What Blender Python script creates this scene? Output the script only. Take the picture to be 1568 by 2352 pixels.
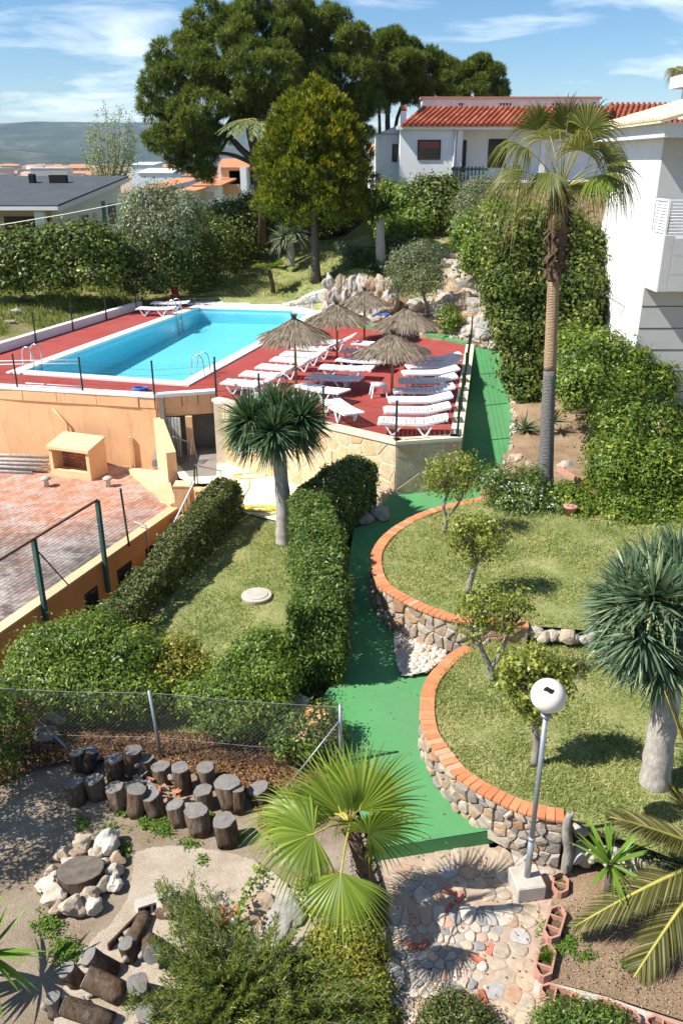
import bpy, bmesh, math, random
import numpy as np
from mathutils import Vector, Matrix, noise

for _o in list(bpy.data.objects):
    bpy.data.objects.remove(_o)
sc = bpy.context.scene
COL = sc.collection
R = math.radians
random.seed(7)
rng = np.random.default_rng(11)

# ------------------------------------------------------------------ camera, sky, sun, exposure
PITCH, EYE, FPX = R(22.9), 10.0, 1898.0
cam_d = bpy.data.cameras.new('camera')
cam = bpy.data.objects.new('camera', cam_d)
COL.objects.link(cam)
cam.location = (0, 0, EYE)
cam.rotation_euler = (math.pi/2 - PITCH, 0, 0)
cam_d.sensor_fit = 'VERTICAL'
cam_d.sensor_height = 36.0
cam_d.sensor_width = 24.0
cam_d.lens = 36.0*FPX/2352
cam_d.clip_start = 0.1
cam_d.clip_end = 40000
sc.camera = cam

SUN_EL = R(49)
SUN_DIR = Vector((-0.966, -0.26, 0)).normalized()*math.cos(SUN_EL) + Vector((0, 0, math.sin(SUN_EL)))
sun_d = bpy.data.lights.new('sun', 'SUN')
sun_d.energy = 5.0
sun_d.angle = R(0.5)
sun_d.color = (1.0, 0.955, 0.88)
sun = bpy.data.objects.new('sun', sun_d)
COL.objects.link(sun)
sun.rotation_euler = (-SUN_DIR).to_track_quat('-Z', 'Y').to_euler()
sun.location = (-30, -12, 40)

world = bpy.data.worlds.new('World')
sc.world = world
world.use_nodes = True
wt = world.node_tree
wt.nodes.clear()
w_out = wt.nodes.new('ShaderNodeOutputWorld')
w_bg = wt.nodes.new('ShaderNodeBackground')
w_sky = wt.nodes.new('ShaderNodeTexSky')
w_sky.sky_type = 'NISHITA'
w_sky.sun_disc = False
w_sky.sun_elevation = SUN_EL
w_sky.sun_rotation = math.atan2(SUN_DIR.x, SUN_DIR.y) % (2*math.pi)
w_sky.altitude = 100
w_sky.air_density = 1.0
w_sky.dust_density = 0.15
w_sky.ozone_density = 5.0
w_bg.inputs['Strength'].default_value = 0.055
# thin broken clouds, laid out by direction on the whole sky
w_tc = wt.nodes.new('ShaderNodeTexCoord')
w_sep = wt.nodes.new('ShaderNodeSeparateXYZ')
wt.links.new(w_tc.outputs['Generated'], w_sep.inputs[0])
w_add = wt.nodes.new('ShaderNodeMath'); w_add.operation = 'ADD'; w_add.inputs[1].default_value = 0.16
wt.links.new(w_sep.outputs['Z'], w_add.inputs[0])
w_max = wt.nodes.new('ShaderNodeMath'); w_max.operation = 'MAXIMUM'; w_max.inputs[1].default_value = 0.08
wt.links.new(w_add.outputs[0], w_max.inputs[0])
w_div = wt.nodes.new('ShaderNodeVectorMath'); w_div.operation = 'DIVIDE'
w_cmb = wt.nodes.new('ShaderNodeCombineXYZ')
for k in range(3):
    wt.links.new(w_max.outputs[0], w_cmb.inputs[k])
wt.links.new(w_tc.outputs['Generated'], w_div.inputs[0])
wt.links.new(w_cmb.outputs[0], w_div.inputs[1])
w_map = wt.nodes.new('ShaderNodeMapping')
w_map.inputs['Location'].default_value = (0.55, 0.9, 0)
w_map.inputs['Scale'].default_value = (0.9, 1.25, 1.0)
w_map.inputs['Rotation'].default_value = (0, 0, R(-14))
wt.links.new(w_div.outputs[0], w_map.inputs['Vector'])
w_n = wt.nodes.new('ShaderNodeTexNoise')
w_n.inputs['Scale'].default_value = 1.6
w_n.inputs['Detail'].default_value = 9
w_n.inputs['Roughness'].default_value = 0.55
w_n.inputs['Distortion'].default_value = 0.35
wt.links.new(w_map.outputs[0], w_n.inputs['Vector'])
w_r = wt.nodes.new('ShaderNodeValToRGB')
w_r.color_ramp.elements[0].position = 0.50
w_r.color_ramp.elements[0].color = (0, 0, 0, 1)
w_r.color_ramp.elements[1].position = 0.74
w_r.color_ramp.elements[1].color = (0.8, 0.8, 0.8, 1)
wt.links.new(w_n.outputs['Fac'], w_r.inputs[0])
w_mix = wt.nodes.new('ShaderNodeMixRGB')
w_mix.inputs['Color2'].default_value = (16.5, 16.9, 17.4, 1)
wt.links.new(w_r.outputs['Color'], w_mix.inputs['Fac'])
w_hs = wt.nodes.new('ShaderNodeHueSaturation'); w_hs.inputs['Saturation'].default_value = 1.18; w_hs.inputs['Value'].default_value = 1.38
wt.links.new(w_sky.outputs[0], w_hs.inputs['Color'])
wt.links.new(w_hs.outputs[0], w_mix.inputs['Color1'])
wt.links.new(w_mix.outputs[0], w_bg.inputs['Color'])
wt.links.new(w_bg.outputs[0], w_out.inputs['Surface'])

sc.view_settings.view_transform = 'Standard'
sc.view_settings.look = 'None'
sc.view_settings.exposure = 0.85
sc.view_settings.gamma = 1
sc.view_settings.use_curve_mapping = False
sc.render.engine = 'CYCLES'
sc.cycles.max_bounces = 6
sc.cycles.diffuse_bounces = 3
sc.cycles.glossy_bounces = 2
sc.cycles.transmission_bounces = 3
sc.cycles.transparent_max_bounces = 8
sc.cycles.use_denoising = True

# ------------------------------------------------------------------ survey helpers (measured on the photo, in metres)
CP, SP = math.cos(PITCH), math.sin(PITCH)
def ray(u, v):
    x = (u-784)/FPX; y = (1176-v)/FPX
    return x, CP+y*SP, -SP+y*CP
def P(u, v, z=0.0):
    x, dy, dz = ray(u, v); t = (z-EYE)/dz
    return Vector((x*t, dy*t, z))
def Q(u, v, Y):
    x, dy, dz = ray(u, v); t = Y/dy
    return Vector((x*t, Y, EYE+dz*t))
def PG(u, v, fz, z0=1.0):
    z = z0
    for _ in range(14):
        p = P(u, v, z); z = 0.5*z+0.5*fz(p.x, p.y)
    return P(u, v, z)
def interp(x, xs, ys):
    return float(np.interp(x, xs, ys))
PATH_Y = [6, 9.7, 13.5, 18.5, 21.2, 23.7, 35, 45]
PATH_Z = [0.0, 0.25, 0.40, 0.70, 1.05, 1.50, 2.79, 2.9]
def zpath(Y): return interp(Y, PATH_Y, PATH_Z)
def zlawn(Y): return interp(Y, [12, 14, 22, 24], [0.02, 0.1, 0.62, 0.66])
DECK = 2.8

# ------------------------------------------------------------------ object helpers
def tag(o, label=None, cat=None, group=None, kind=None):
    if label: o['label'] = label
    if cat: o['category'] = cat
    if group: o['group'] = group
    if kind: o['kind'] = kind
    return o
def thing(name, label, cat, loc=(0, 0, 0), rz=0.0, group=None):
    o = bpy.data.objects.new(name, None)
    o.empty_display_size = 0.2
    COL.objects.link(o)
    o.location = loc; o.rotation_euler = (0, 0, rz)
    return tag(o, label, cat, group)
def mobj(name, me, parent=None, loc=None, rot=None, scale=None):
    o = bpy.data.objects.new(name, me)
    COL.objects.link(o)
    if parent: o.parent = parent
    if loc is not None: o.location = loc
    if rot is not None: o.rotation_euler = rot
    if scale is not None: o.scale = scale
    return o
def dup(root, loc, rz=0.0, label=None, group=None, scale=None):
    kids = {}
    for o in list(root.children): kids[o] = list(o.children)
    r = root.copy(); COL.objects.link(r); r.location = loc; r.rotation_euler = (0, 0, rz)
    if label: r['label'] = label
    if group: r['group'] = group
    if scale: r.scale = scale
    for ch, subs in kids.items():
        c = ch.copy(); COL.objects.link(c); c.parent = r
        for g in subs:
            d = g.copy(); COL.objects.link(d); d.parent = c
    return r
def npmesh(name, verts, faces, mat=None, smooth=False):
    """verts (N,3) array, faces (M,k) int array with constant k"""
    verts = np.asarray(verts, np.float32); faces = np.asarray(faces, np.int32)
    me = bpy.data.meshes.new(name)
    n, k = faces.shape
    me.vertices.add(len(verts)); me.vertices.foreach_set('co', verts.ravel())
    me.loops.add(n*k); me.loops.foreach_set('vertex_index', faces.ravel())
    me.polygons.add(n)
    me.polygons.foreach_set('loop_start', np.arange(0, n*k, k, dtype=np.int32))
    me.polygons.foreach_set('loop_total', np.full(n, k, dtype=np.int32))
    if smooth: me.polygons.foreach_set('use_smooth', np.ones(n, dtype=bool))
    me.update(calc_edges=True)
    if mat: me.materials.append(mat)
    return me
class MB:
    def __init__(s): s.v = []; s.f = []
    def add(s, vs, fs):
        b = len(s.v); s.v += [tuple(x) for x in vs]; s.f += [tuple(i+b for i in f) for f in fs]
    def box(s, c, size, rz=0.0, M=None):
        hx, hy, hz = size[0]/2, size[1]/2, size[2]/2
        pts = [Vector((x, y, z)) for z in (-hz, hz) for y in (-hy, hy) for x in (-hx, hx)]
        m = M if M is not None else Matrix.Rotation(rz, 3, 'Z')
        s.add([m @ p + Vector(c) for p in pts],
              [(0, 2, 3, 1), (4, 5, 7, 6), (0, 1, 5, 4), (2, 6, 7, 3), (0, 4, 6, 2), (1, 3, 7, 5)])
    def bar(s, a, b, w, h=None, up=(0, 0, 1)):
        a = Vector(a); b = Vector(b); d = b-a; L = d.length; d.normalize(); up = Vector(up)
        if abs(d.dot(up)) > 0.98: up = Vector((0, 1, 0))
        x = d; y = up.cross(x).normalized(); z = x.cross(y)
        s.box((a+b)/2, (L, w, h or w), M=Matrix((x, y, z)).transposed())
    def tube(s, pts, r, n=6, cap=True):
        pts = [Vector(p) for p in pts]; m = len(pts)
        rs = r if isinstance(r, (list, tuple)) else [r]*m
        vs = []; prev = None
        for i, p in enumerate(pts):
            d = (pts[min(i+1, m-1)]-pts[max(i-1, 0)])
            if d.length < 1e-9: d = Vector((0, 0, 1))
            d.normalize()
            if prev is None:
                ref = Vector((0, 0, 1)) if abs(d.z) < 0.9 else Vector((1, 0, 0))
                x = ref.cross(d).normalized()
            else:
                x = (prev - d*prev.dot(d)).normalized()
            prev = x; y = d.cross(x)
            for k in range(n):
                a = 2*math.pi*k/n
                vs.append(p + (x*math.cos(a)+y*math.sin(a))*rs[i])
        fs = []
        for i in range(m-1):
            for k in range(n):
                fs.append((i*n+k, i*n+(k+1) % n, (i+1)*n+(k+1) % n, (i+1)*n+k))
        if cap:
            fs.append(tuple(range(n-1, -1, -1))); fs.append(tuple((m-1)*n+k for k in range(n)))
        s.add(vs, fs)
    def prism(s, poly, z0, z1):
        n = len(poly)
        f0 = z0 if callable(z0) else (lambda x, y: z0)
        f1 = z1 if callable(z1) else (lambda x, y: z1)
        area = sum(poly[i][0]*poly[(i+1) % n][1]-poly[(i+1) % n][0]*poly[i][1] for i in range(n))
        if area < 0: poly = list(reversed(poly))
        vs = [(x, y, f0(x, y)) for x, y in [q[:2] for q in poly]] + [(x, y, f1(x, y)) for x, y in [q[:2] for q in poly]]
        fs = [tuple(range(n-1, -1, -1)), tuple(range(n, 2*n))]
        fs += [(i, (i+1) % n, n+(i+1) % n, n+i) for i in range(n)]
        s.add(vs, fs)
    def lathe(s, prof, n=16, c=(0, 0, 0)):
        vs = []; m = len(prof)
        for r, z in prof:
            for k in range(n):
                a = 2*math.pi*k/n
                vs.append((c[0]+r*math.cos(a), c[1]+r*math.sin(a), c[2]+z))
        fs = [(i*n+k, i*n+(k+1) % n, (i+1)*n+(k+1) % n, (i+1)*n+k) for i in range(m-1) for k in range(n)]
        fs.append(tuple(range(n-1, -1, -1))); fs.append(tuple((m-1)*n+k for k in range(n)))
        s.add(vs, fs)
    def quad(s, a, b, c, d): s.add([a, b, c, d], [(0, 1, 2, 3)])
    def mesh(s, name, mat, smooth=False, off=None, bevel=0.0):
        me = bpy.data.meshes.new(name)
        vs = s.v if off is None else [(x-off[0], y-off[1], z-off[2]) for x, y, z in s.v]
        me.from_pydata(vs, [], s.f)
        if smooth: me.polygons.foreach_set('use_smooth', [True]*len(me.polygons))
        if mat: me.materials.append(mat)
        if bevel > 0:
            bm = bmesh.new(); bm.from_mesh(me)
            bmesh.ops.bevel(bm, geom=list(bm.edges), offset=bevel, segments=1, affect='EDGES')
            bm.to_mesh(me); bm.free()
        me.update()
        return me
    def build(s, name, mat, parent=None, smooth=False, off=None, bevel=0.0):
        if off is True: off = parent.location
        return mobj(name, s.mesh(name, mat, smooth, off, bevel), parent)

def sheet(name, poly, fz, mat, step=0.35, jitter=0.0, thick=0.0, kind='structure'):
    """flat-ish ground piece: polygon in plan, triangulated on a grid, heights from fz(x,y)"""
    bm = bmesh.new()
    vs = [bm.verts.new((p[0], p[1], 0)) for p in poly]
    f = bm.faces.new(vs)
    xs = [p[0] for p in poly]; ys = [p[1] for p in poly]
    def cut(lo, hi, no, st):
        n = int((hi-lo)/st)
        for i in range(1, n+1):
            c = lo + i*(hi-lo)/(n+1)
            bmesh.ops.bisect_plane(bm, geom=list(bm.verts)+list(bm.edges)+list(bm.faces),
                                   plane_co=(c, 0, 0) if no == 0 else (0, c, 0), plane_no=(1, 0, 0) if no == 0 else (0, 1, 0))
    cut(min(xs), max(xs), 0, step); cut(min(ys), max(ys), 1, step)
    bmesh.ops.triangulate(bm, faces=list(bm.faces))
    for v in bm.verts:
        v.co.z = fz(v.co.x, v.co.y) + (noise.noise(Vector((v.co.x*0.9, v.co.y*0.9, 3)))*jitter if jitter else 0)
    bmesh.ops.recalc_face_normals(bm, faces=list(bm.faces))
    if sum(f.normal.z for f in bm.faces) < 0:
        bmesh.ops.reverse_faces(bm, faces=list(bm.faces))
    me = bpy.data.meshes.new(name); bm.to_mesh(me); bm.free()
    me.materials.append(mat)
    for p in me.polygons: p.use_smooth = True
    return tag(mobj(name, me), kind=kind)

def inside(poly, x, y):
    """vectorised point in polygon"""
    x = np.asarray(x); y = np.asarray(y); r = np.zeros(x.shape, bool); n = len(poly)
    for i in range(n):
        x0, y0 = poly[i][0], poly[i][1]; x1, y1 = poly[(i+1) % n][0], poly[(i+1) % n][1]
        if y0 == y1: continue
        c = ((y0 > y) != (y1 > y)) & (x < (x1-x0)*(y-y0)/(y1-y0)+x0)
        r ^= c
    return r
def smooth_poly(pts, n=4, closed=False):
    """Catmull-Rom through plan points"""
    out = []; m = len(pts)
    rngi = range(m) if closed else range(m-1)
    for i in rngi:
        p0 = pts[(i-1) % m] if closed else pts[max(i-1, 0)]
        p1 = pts[i]; p2 = pts[(i+1) % m]
        p3 = pts[(i+2) % m] if closed else pts[min(i+2, m-1)]
        for k in range(n):
            t = k/n
            out.append(tuple(0.5*((2*p1[j])+(-p0[j]+p2[j])*t+(2*p0[j]-5*p1[j]+4*p2[j]-p3[j])*t*t+(-p0[j]+3*p1[j]-3*p2[j]+p3[j])*t**3) for j in range(len(p1))))
    if not closed: out.append(tuple(pts[-1]))
    return out
class Curve:
    """arc-length parametrised polyline in plan"""
    def __init__(s, pts):
        s.p = [Vector((q[0], q[1], 0)) for q in pts]
        s.s = [0.0]
        for a, b in zip(s.p, s.p[1:]): s.s.append(s.s[-1]+(b-a).length)
        s.L = s.s[-1]
    def at(s, d):
        d = min(max(d, 0), s.L-1e-6)
        i = int(np.searchsorted(s.s, d, side='right'))-1
        i = min(max(i, 0), len(s.p)-2)
        t = (d-s.s[i])/(s.s[i+1]-s.s[i]+1e-12)
        return s.p[i].lerp(s.p[i+1], t)
    def tan(s, d):
        return (s.at(d+0.06)-s.at(d-0.06)).normalized()
def clip(poly, a, b, c):
    """keep a*x+b*y<=c"""
    out = []; n = len(poly)
    for i in range(n):
        p, q = poly[i], poly[(i+1) % n]
        dp = a*p[0]+b*p[1]-c; dq = a*q[0]+b*q[1]-c
        if dp <= 0: out.append(p)
        if (dp < 0 < dq) or (dq < 0 < dp):
            t = dp/(dp-dq); out.append((p[0]+(q[0]-p[0])*t, p[1]+(q[1]-p[1])*t))
    return out
def voronoi(seeds, bounds, k=18):
    S = np.array(seeds); cells = []
    for i, (x, y) in enumerate(seeds):
        d = np.hypot(S[:, 0]-x, S[:, 1]-y); near = np.argsort(d)[1:k+1]
        poly = list(bounds)
        for j in near:
            xj, yj = S[j]
            a, b = xj-x, yj-y; c = (xj*xj+yj*yj-x*x-y*y)/2
            poly = clip(poly, a, b, c)
            if len(poly) < 3: break
        cells.append(poly if len(poly) >= 3 else None)
    return cells
def jgrid(x0, x1, y0, y1, sx, sy, j=0.35, seed=1):
    rd = random.Random(seed); out = []; row = 0; y = y0+sy/2
    while y < y1:
        x = x0+sx/2+(sx/2 if row % 2 else 0)
        while x < x1+sx/2:
            out.append((x+rd.uniform(-j, j)*sx, y+rd.uniform(-j, j)*sy)); x += sx
        y += sy; row += 1
    return out
def shrink(poly, g):
    n = len(poly); cx = sum(p[0] for p in poly)/n; cy = sum(p[1] for p in poly)/n
    out = []
    for x, y in poly:
        d = math.hypot(x-cx, y-cy); k = max(0.3, (d-g)/d) if d > 1e-6 else 1
        out.append((cx+(x-cx)*k, cy+(y-cy)*k))
    return out, (cx, cy)
def chop(poly, f=0.22):
    """round the corners of a polygon by cutting them"""
    n = len(poly); out = []
    for i in range(n):
        p, q = poly[i], poly[(i+1) % n]
        out.append((p[0]+(q[0]-p[0])*f, p[1]+(q[1]-p[1])*f)); out.append((p[0]+(q[0]-p[0])*(1-f), p[1]+(q[1]-p[1])*(1-f)))
    return out
def slab_piece(name, poly, frame, h, mat, parent, gap=0.012, dome=0.35, inset=0.86, round_=True, seed=0):
    """one stone: polygon in (a,b) wall or floor coordinates, frame(a,b,h)->world"""
    rd = random.Random(seed)
    q, c = shrink(poly, gap)
    if round_ and len(q) < 9: q = chop(q)
    n = len(q); h = h*rd.uniform(0.35, 1.75)
    vs = [frame(a, b, -0.03) for a, b in q] + [frame(a, b, h*0.55) for a, b in q]
    vs += [frame(c[0]+(a-c[0])*inset*rd.uniform(0.93, 1.05), c[1]+(b-c[1])*inset*rd.uniform(0.93, 1.05), h*rd.uniform(0.9, 1.1)) for a, b in q]
    vs.append(frame(c[0], c[1], h*(1+dome*rd.uniform(0.3, 1.2))))
    fs = []
    for i in range(n):
        j = (i+1) % n
        fs += [(i, j, n+j, n+i), (n+i, n+j, 2*n+j, 2*n+i), (2*n+i, 2*n+j, 3*n)]
    o0 = Vector(vs[-1])
    me = bpy.data.meshes.new(name); off = parent.location if parent else Vector((0, 0, 0))
    me.from_pydata([Vector(v)-o0 for v in vs], [], fs); me.materials.append(mat); me.update()
    bm = bmesh.new(); bm.from_mesh(me); bmesh.ops.recalc_face_normals(bm, faces=list(bm.faces)); bm.to_mesh(me); bm.free()
    return mobj(name, me, parent, loc=o0-off)
# ------------------------------------------------------------------ materials
MATS = {}
def new_mat(name):
    m = bpy.data.materials.new(name); m.use_nodes = True
    nt = m.node_tree; nt.nodes.clear()
    out = nt.nodes.new('ShaderNodeOutputMaterial')
    MATS[name] = m
    return m, nt, out
def N(nt, t, **kw):
    n = nt.nodes.new(t)
    for k, v in kw.items():
        if k in n.inputs: n.inputs[k].default_value = v
        else: setattr(n, k, v)
    return n
def ramp(nt, fac, stops, interp_='LINEAR'):
    r = nt.nodes.new('ShaderNodeValToRGB'); e = r.color_ramp.elements
    r.color_ramp.interpolation = interp_
    while len(e) < len(stops): e.new(0.5)
    for i, (p, c) in enumerate(stops):
        e[i].position = p; e[i].color = (c[0], c[1], c[2], 1) if not isinstance(c, (int, float)) else (c, c, c, 1)
    nt.links.new(fac, r.inputs[0])
    return r.outputs['Color']
def pos(nt, scale=(1, 1, 1), obj=False, rot=(0, 0, 0)):
    if obj:
        g = nt.nodes.new('ShaderNodeTexCoord'); o = g.outputs['Object']
    else:
        g = nt.nodes.new('ShaderNodeNewGeometry'); o = g.outputs['Position']
    if tuple(scale) == (1, 1, 1) and tuple(rot) == (0, 0, 0): return o
    m = nt.nodes.new('ShaderNodeMapping'); m.inputs['Scale'].default_value = scale; m.inputs['Rotation'].default_value = rot
    nt.links.new(o, m.inputs['Vector'])
    return m.outputs[0]
def nz(nt, vec, scale, detail=4, rough=0.6, dist=0.0):
    n = nt.nodes.new('ShaderNodeTexNoise'); n.inputs['Scale'].default_value = scale
    n.inputs['Detail'].default_value = detail; n.inputs['Roughness'].default_value = rough; n.inputs['Distortion'].default_value = dist
    nt.links.new(vec, n.inputs['Vector'])
    return n.outputs['Fac']
def mixc(nt, fac, a, b, mode='MIX'):
    n = nt.nodes.new('ShaderNodeMixRGB'); n.blend_type = mode
    for s, v in ((n.inputs['Fac'], fac), (n.inputs['Color1'], a), (n.inputs['Color2'], b)):
        if hasattr(v, 'is_output') or hasattr(v, 'links'): nt.links.new(v, s)
        elif isinstance(v, (int, float)): s.default_value = v
        else: s.default_value = (v[0], v[1], v[2], 1)
    return n.outputs[0]
def finish(nt, out, col, rough=0.7, bump=None, bstr=0.3, bdist=0.02, metal=0.0, spec=0.4):
    b = nt.nodes.new('ShaderNodeBsdfPrincipled')
    if hasattr(col, 'links'): nt.links.new(col, b.inputs['Base Color'])
    else: b.inputs['Base Color'].default_value = (col[0], col[1], col[2], 1)
    b.inputs['Roughness'].default_value = rough; b.inputs['Metallic'].default_value = metal
    b.inputs['Specular IOR Level'].default_value = spec
    if bump is not None:
        bp = nt.nodes.new('ShaderNodeBump'); bp.inputs['Strength'].default_value = bstr; bp.inputs['Distance'].default_value = bdist
        nt.links.new(bump, bp.inputs['Height']); nt.links.new(bp.outputs[0], b.inputs['Normal'])
    nt.links.new(b.outputs[0], out.inputs['Surface'])
    return b
def sc3(c, k): return tuple(min(0.95, x*k) for x in c)
def plain(name, col, rough=0.6, var=0.15, scale=3.0, metal=0.0, bump=0.0, bscale=60, spec=0.4, dirt=None, dscale=1.2, dlo=0.55, dhi=0.75):
    """paint or stone with a soft tone drift, fine grain and optional stains"""
    m, nt, out = new_mat(name); p = pos(nt)
    c = ramp(nt, nz(nt, p, scale, 6), [(0.3, sc3(col, 1-var)), (0.7, sc3(col, 1+var))])
    if dirt:
        f = ramp(nt, nz(nt, p, dscale, 8, 0.7, 0.4), [(dlo, 0.0), (dhi, 1.0)])
        c = mixc(nt, f, c, dirt)
    finish(nt, out, c, rough, nz(nt, p, bscale, 3) if bump else None, bump, 0.01, metal, spec)
    return m
def perobj(name, stops, rough=0.8, bump=0.5, bscale=30, var=0.35, vscale=9, metal=0.0, spec=0.3):
    """each copy gets its own tone, with mottling on top"""
    m, nt, out = new_mat(name)
    oi = nt.nodes.new('ShaderNodeObjectInfo')
    c = ramp(nt, oi.outputs['Random'], stops)
    p = pos(nt)
    k = ramp(nt, nz(nt, p, vscale, 6, 0.65), [(0.25, (1-var,)*3), (0.75, (1+var*0.6,)*3)])
    c = mixc(nt, 1.0, c, k, 'MULTIPLY')
    finish(nt, out, c, rough, nz(nt, p, bscale, 5), bump, 0.015, metal, spec)
    return m
def leafy(name, stops, trans=0.35, gloss=0.12, rough=0.45, drift=0.35, dscale=1.1):
    """leaf tones: one per leaf, drifting from clump to clump"""
    m, nt, out = new_mat(name)
    g = nt.nodes.new('ShaderNodeNewGeometry')
    a = nt.nodes.new('ShaderNodeMath'); a.operation = 'MULTIPLY_ADD'
    nt.links.new(nz(nt, g.outputs['Position'], dscale, 3), a.inputs[0]); a.inputs[1].default_value = drift*2; a.inputs[2].default_value = -drift
    b = nt.nodes.new('ShaderNodeMath'); b.operation = 'ADD'; b.use_clamp = True
    nt.links.new(g.outputs['Random Per Island'], b.inputs[0]); nt.links.new(a.outputs[0], b.inputs[1])
    c = ramp(nt, b.outputs[0], stops)
    d = nt.nodes.new('ShaderNodeBsdfDiffuse'); nt.links.new(c, d.inputs['Color'])
    t = nt.nodes.new('ShaderNodeBsdfTranslucent')
    nt.links.new(mixc(nt, 1.0, c, (1.25, 1.25, 0.6), 'MULTIPLY'), t.inputs['Color'])
    gl = nt.nodes.new('ShaderNodeBsdfGlossy'); gl.inputs['Roughness'].default_value = rough; gl.inputs['Color'].default_value = (0.9, 0.95, 1, 1)
    m1 = nt.nodes.new('ShaderNodeMixShader'); m1.inputs[0].default_value = trans
    nt.links.new(d.outputs[0], m1.inputs[1]); nt.links.new(t.outputs[0], m1.inputs[2])
    fr = nt.nodes.new('ShaderNodeLayerWeight'); fr.inputs['Blend'].default_value = 0.25
    k = nt.nodes.new('ShaderNodeMath'); k.operation = 'MULTIPLY'; k.inputs[1].default_value = gloss*0.5
    nt.links.new(fr.outputs['Fresnel'], k.inputs[0])
    k2 = nt.nodes.new('ShaderNodeMath'); k2.operation = 'ADD'; k2.inputs[1].default_value = gloss*0.12; k2.use_clamp = True
    nt.links.new(k.outputs[0], k2.inputs[0])
    m2 = nt.nodes.new('ShaderNodeMixShader'); nt.links.new(k2.outputs[0], m2.inputs[0])
    nt.links.new(m1.outputs[0], m2.inputs[1]); nt.links.new(gl.outputs[0], m2.inputs[2])
    nt.links.new(m2.outputs[0], out.inputs['Surface'])
    return m
def bark(name, a, b, zs=3.0, rings=0.0):
    m, nt, out = new_mat(name)
    p = pos(nt, (1, 1, 1/zs)); f = nz(nt, p, 16, 8, 0.7)
    c = ramp(nt, f, [(0.3, a), (0.7, b)])
    h = f
    if rings:
        w = nt.nodes.new('ShaderNodeTexWave'); w.bands_direction = 'Z'; w.inputs['Scale'].default_value = rings
        w.inputs['Distortion'].default_value = 5.0; w.inputs['Detail'].default_value = 4
        nt.links.new(pos(nt), w.inputs['Vector'])
        c = mixc(nt, 0.22, c, w.outputs['Color'], 'MULTIPLY'); h = w.outputs['Fac']
    finish(nt, out, c, 0.9, h, 0.7, 0.03, 0, 0.2)
    return m

M = {}
M['white_paint'] = plain('white_paint', (0.80, 0.80, 0.79), 0.6, 0.04, 0.8, bump=0.12, dirt=(0.66, 0.645, 0.61), dscale=0.9, dlo=0.56, dhi=0.85)
M['white_worn'] = plain('white_worn', (0.78, 0.78, 0.76), 0.6, 0.05, 4, bump=0.15, dirt=(0.50, 0.48, 0.44), dscale=2.2, dlo=0.6, dhi=0.85)
M['plastic'] = plain('white_plastic', (0.82, 0.83, 0.84), 0.35, 0.02, 3)
M['red_plastic'] = plain('red_plastic', (0.42, 0.02, 0.05), 0.35, 0.05)
M['blue_cloth'] = plain('blue_cloth', (0.05, 0.14, 0.5), 0.7, 0.2)
M['globe'] = plain('globe_plastic', (0.78, 0.72, 0.64), 0.3, 0.06, 5, dirt=(0.55, 0.48, 0.40), dscale=3, dlo=0.6, dhi=0.9)
M['hole'] = plain('globe_inside', (0.20, 0.18, 0.15), 0.8, 0.1)
M['steel'] = plain('steel', (0.62, 0.64, 0.66), 0.25, 0.05, metal=1.0)
M['galv'] = plain('galvanised_steel', (0.33, 0.36, 0.39), 0.5, 0.12, 12, metal=0.6)
M['wire'] = plain('wire', (0.17, 0.175, 0.18), 0.5, 0.1, metal=0.3)
M['green_post'] = plain('dark_green_paint', (0.012, 0.035, 0.025), 0.45, 0.3, 8)
M['teal_post'] = plain('teal_paint', (0.02, 0.085, 0.075), 0.45, 0.35, 7, dirt=(0.03, 0.025, 0.02), dscale=4)
M['green_wire'] = plain('green_wire', (0.015, 0.06, 0.035), 0.5, 0.1)
M['dark'] = plain('dark_void', (0.012, 0.011, 0.010), 0.9, 0.1)
M['dark_wood'] = plain('dark_wood', (0.045, 0.018, 0.010), 0.5, 0.3, 8)
M['rust'] = plain('rusty_steel', (0.14, 0.06, 0.03), 0.8, 0.3, 14, bump=0.3)
M['glass'] = plain('window_glass', (0.02, 0.022, 0.025), 0.08, 0.1, spec=0.4)
M['blind'] = plain('window_blind', (0.30, 0.07, 0.04), 0.6, 0.15, 6)
M['grey_wall'] = plain('grey_render', (0.50, 0.49, 0.475), 0.8, 0.05, 1.5, bump=0.1)
M['fascia'] = plain('fascia_white', (0.70, 0.69, 0.68), 0.7, 0.04, 2)
M['slate'] = plain('roof_felt', (0.055, 0.062, 0.07), 0.75, 0.18, 0.8, bump=0.2)
M['cream_tile'] = perobj('cream_tile', [(0, (0.58, 0.50, 0.33)), (1, (0.66, 0.58, 0.40))], 0.7, 0.2)
M['roof_tile'] = perobj('red_roof_tile', [(0, (0.26, 0.06, 0.028)), (0.5, (0.36, 0.095, 0.045)), (1, (0.44, 0.15, 0.08))], 0.75, 0.3)
M['far_roof'] = perobj('far_roof', [(0, (0.50, 0.19, 0.08)), (1, (0.58, 0.28, 0.14))], 0.8, 0.2)
M['town_wall'] = perobj('town_wall', [(0, (0.62, 0.55, 0.46)), (0.5, (0.55, 0.40, 0.30)), (1, (0.72, 0.70, 0.66))], 0.8, 0.1)
M['carpet'] = None
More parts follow.
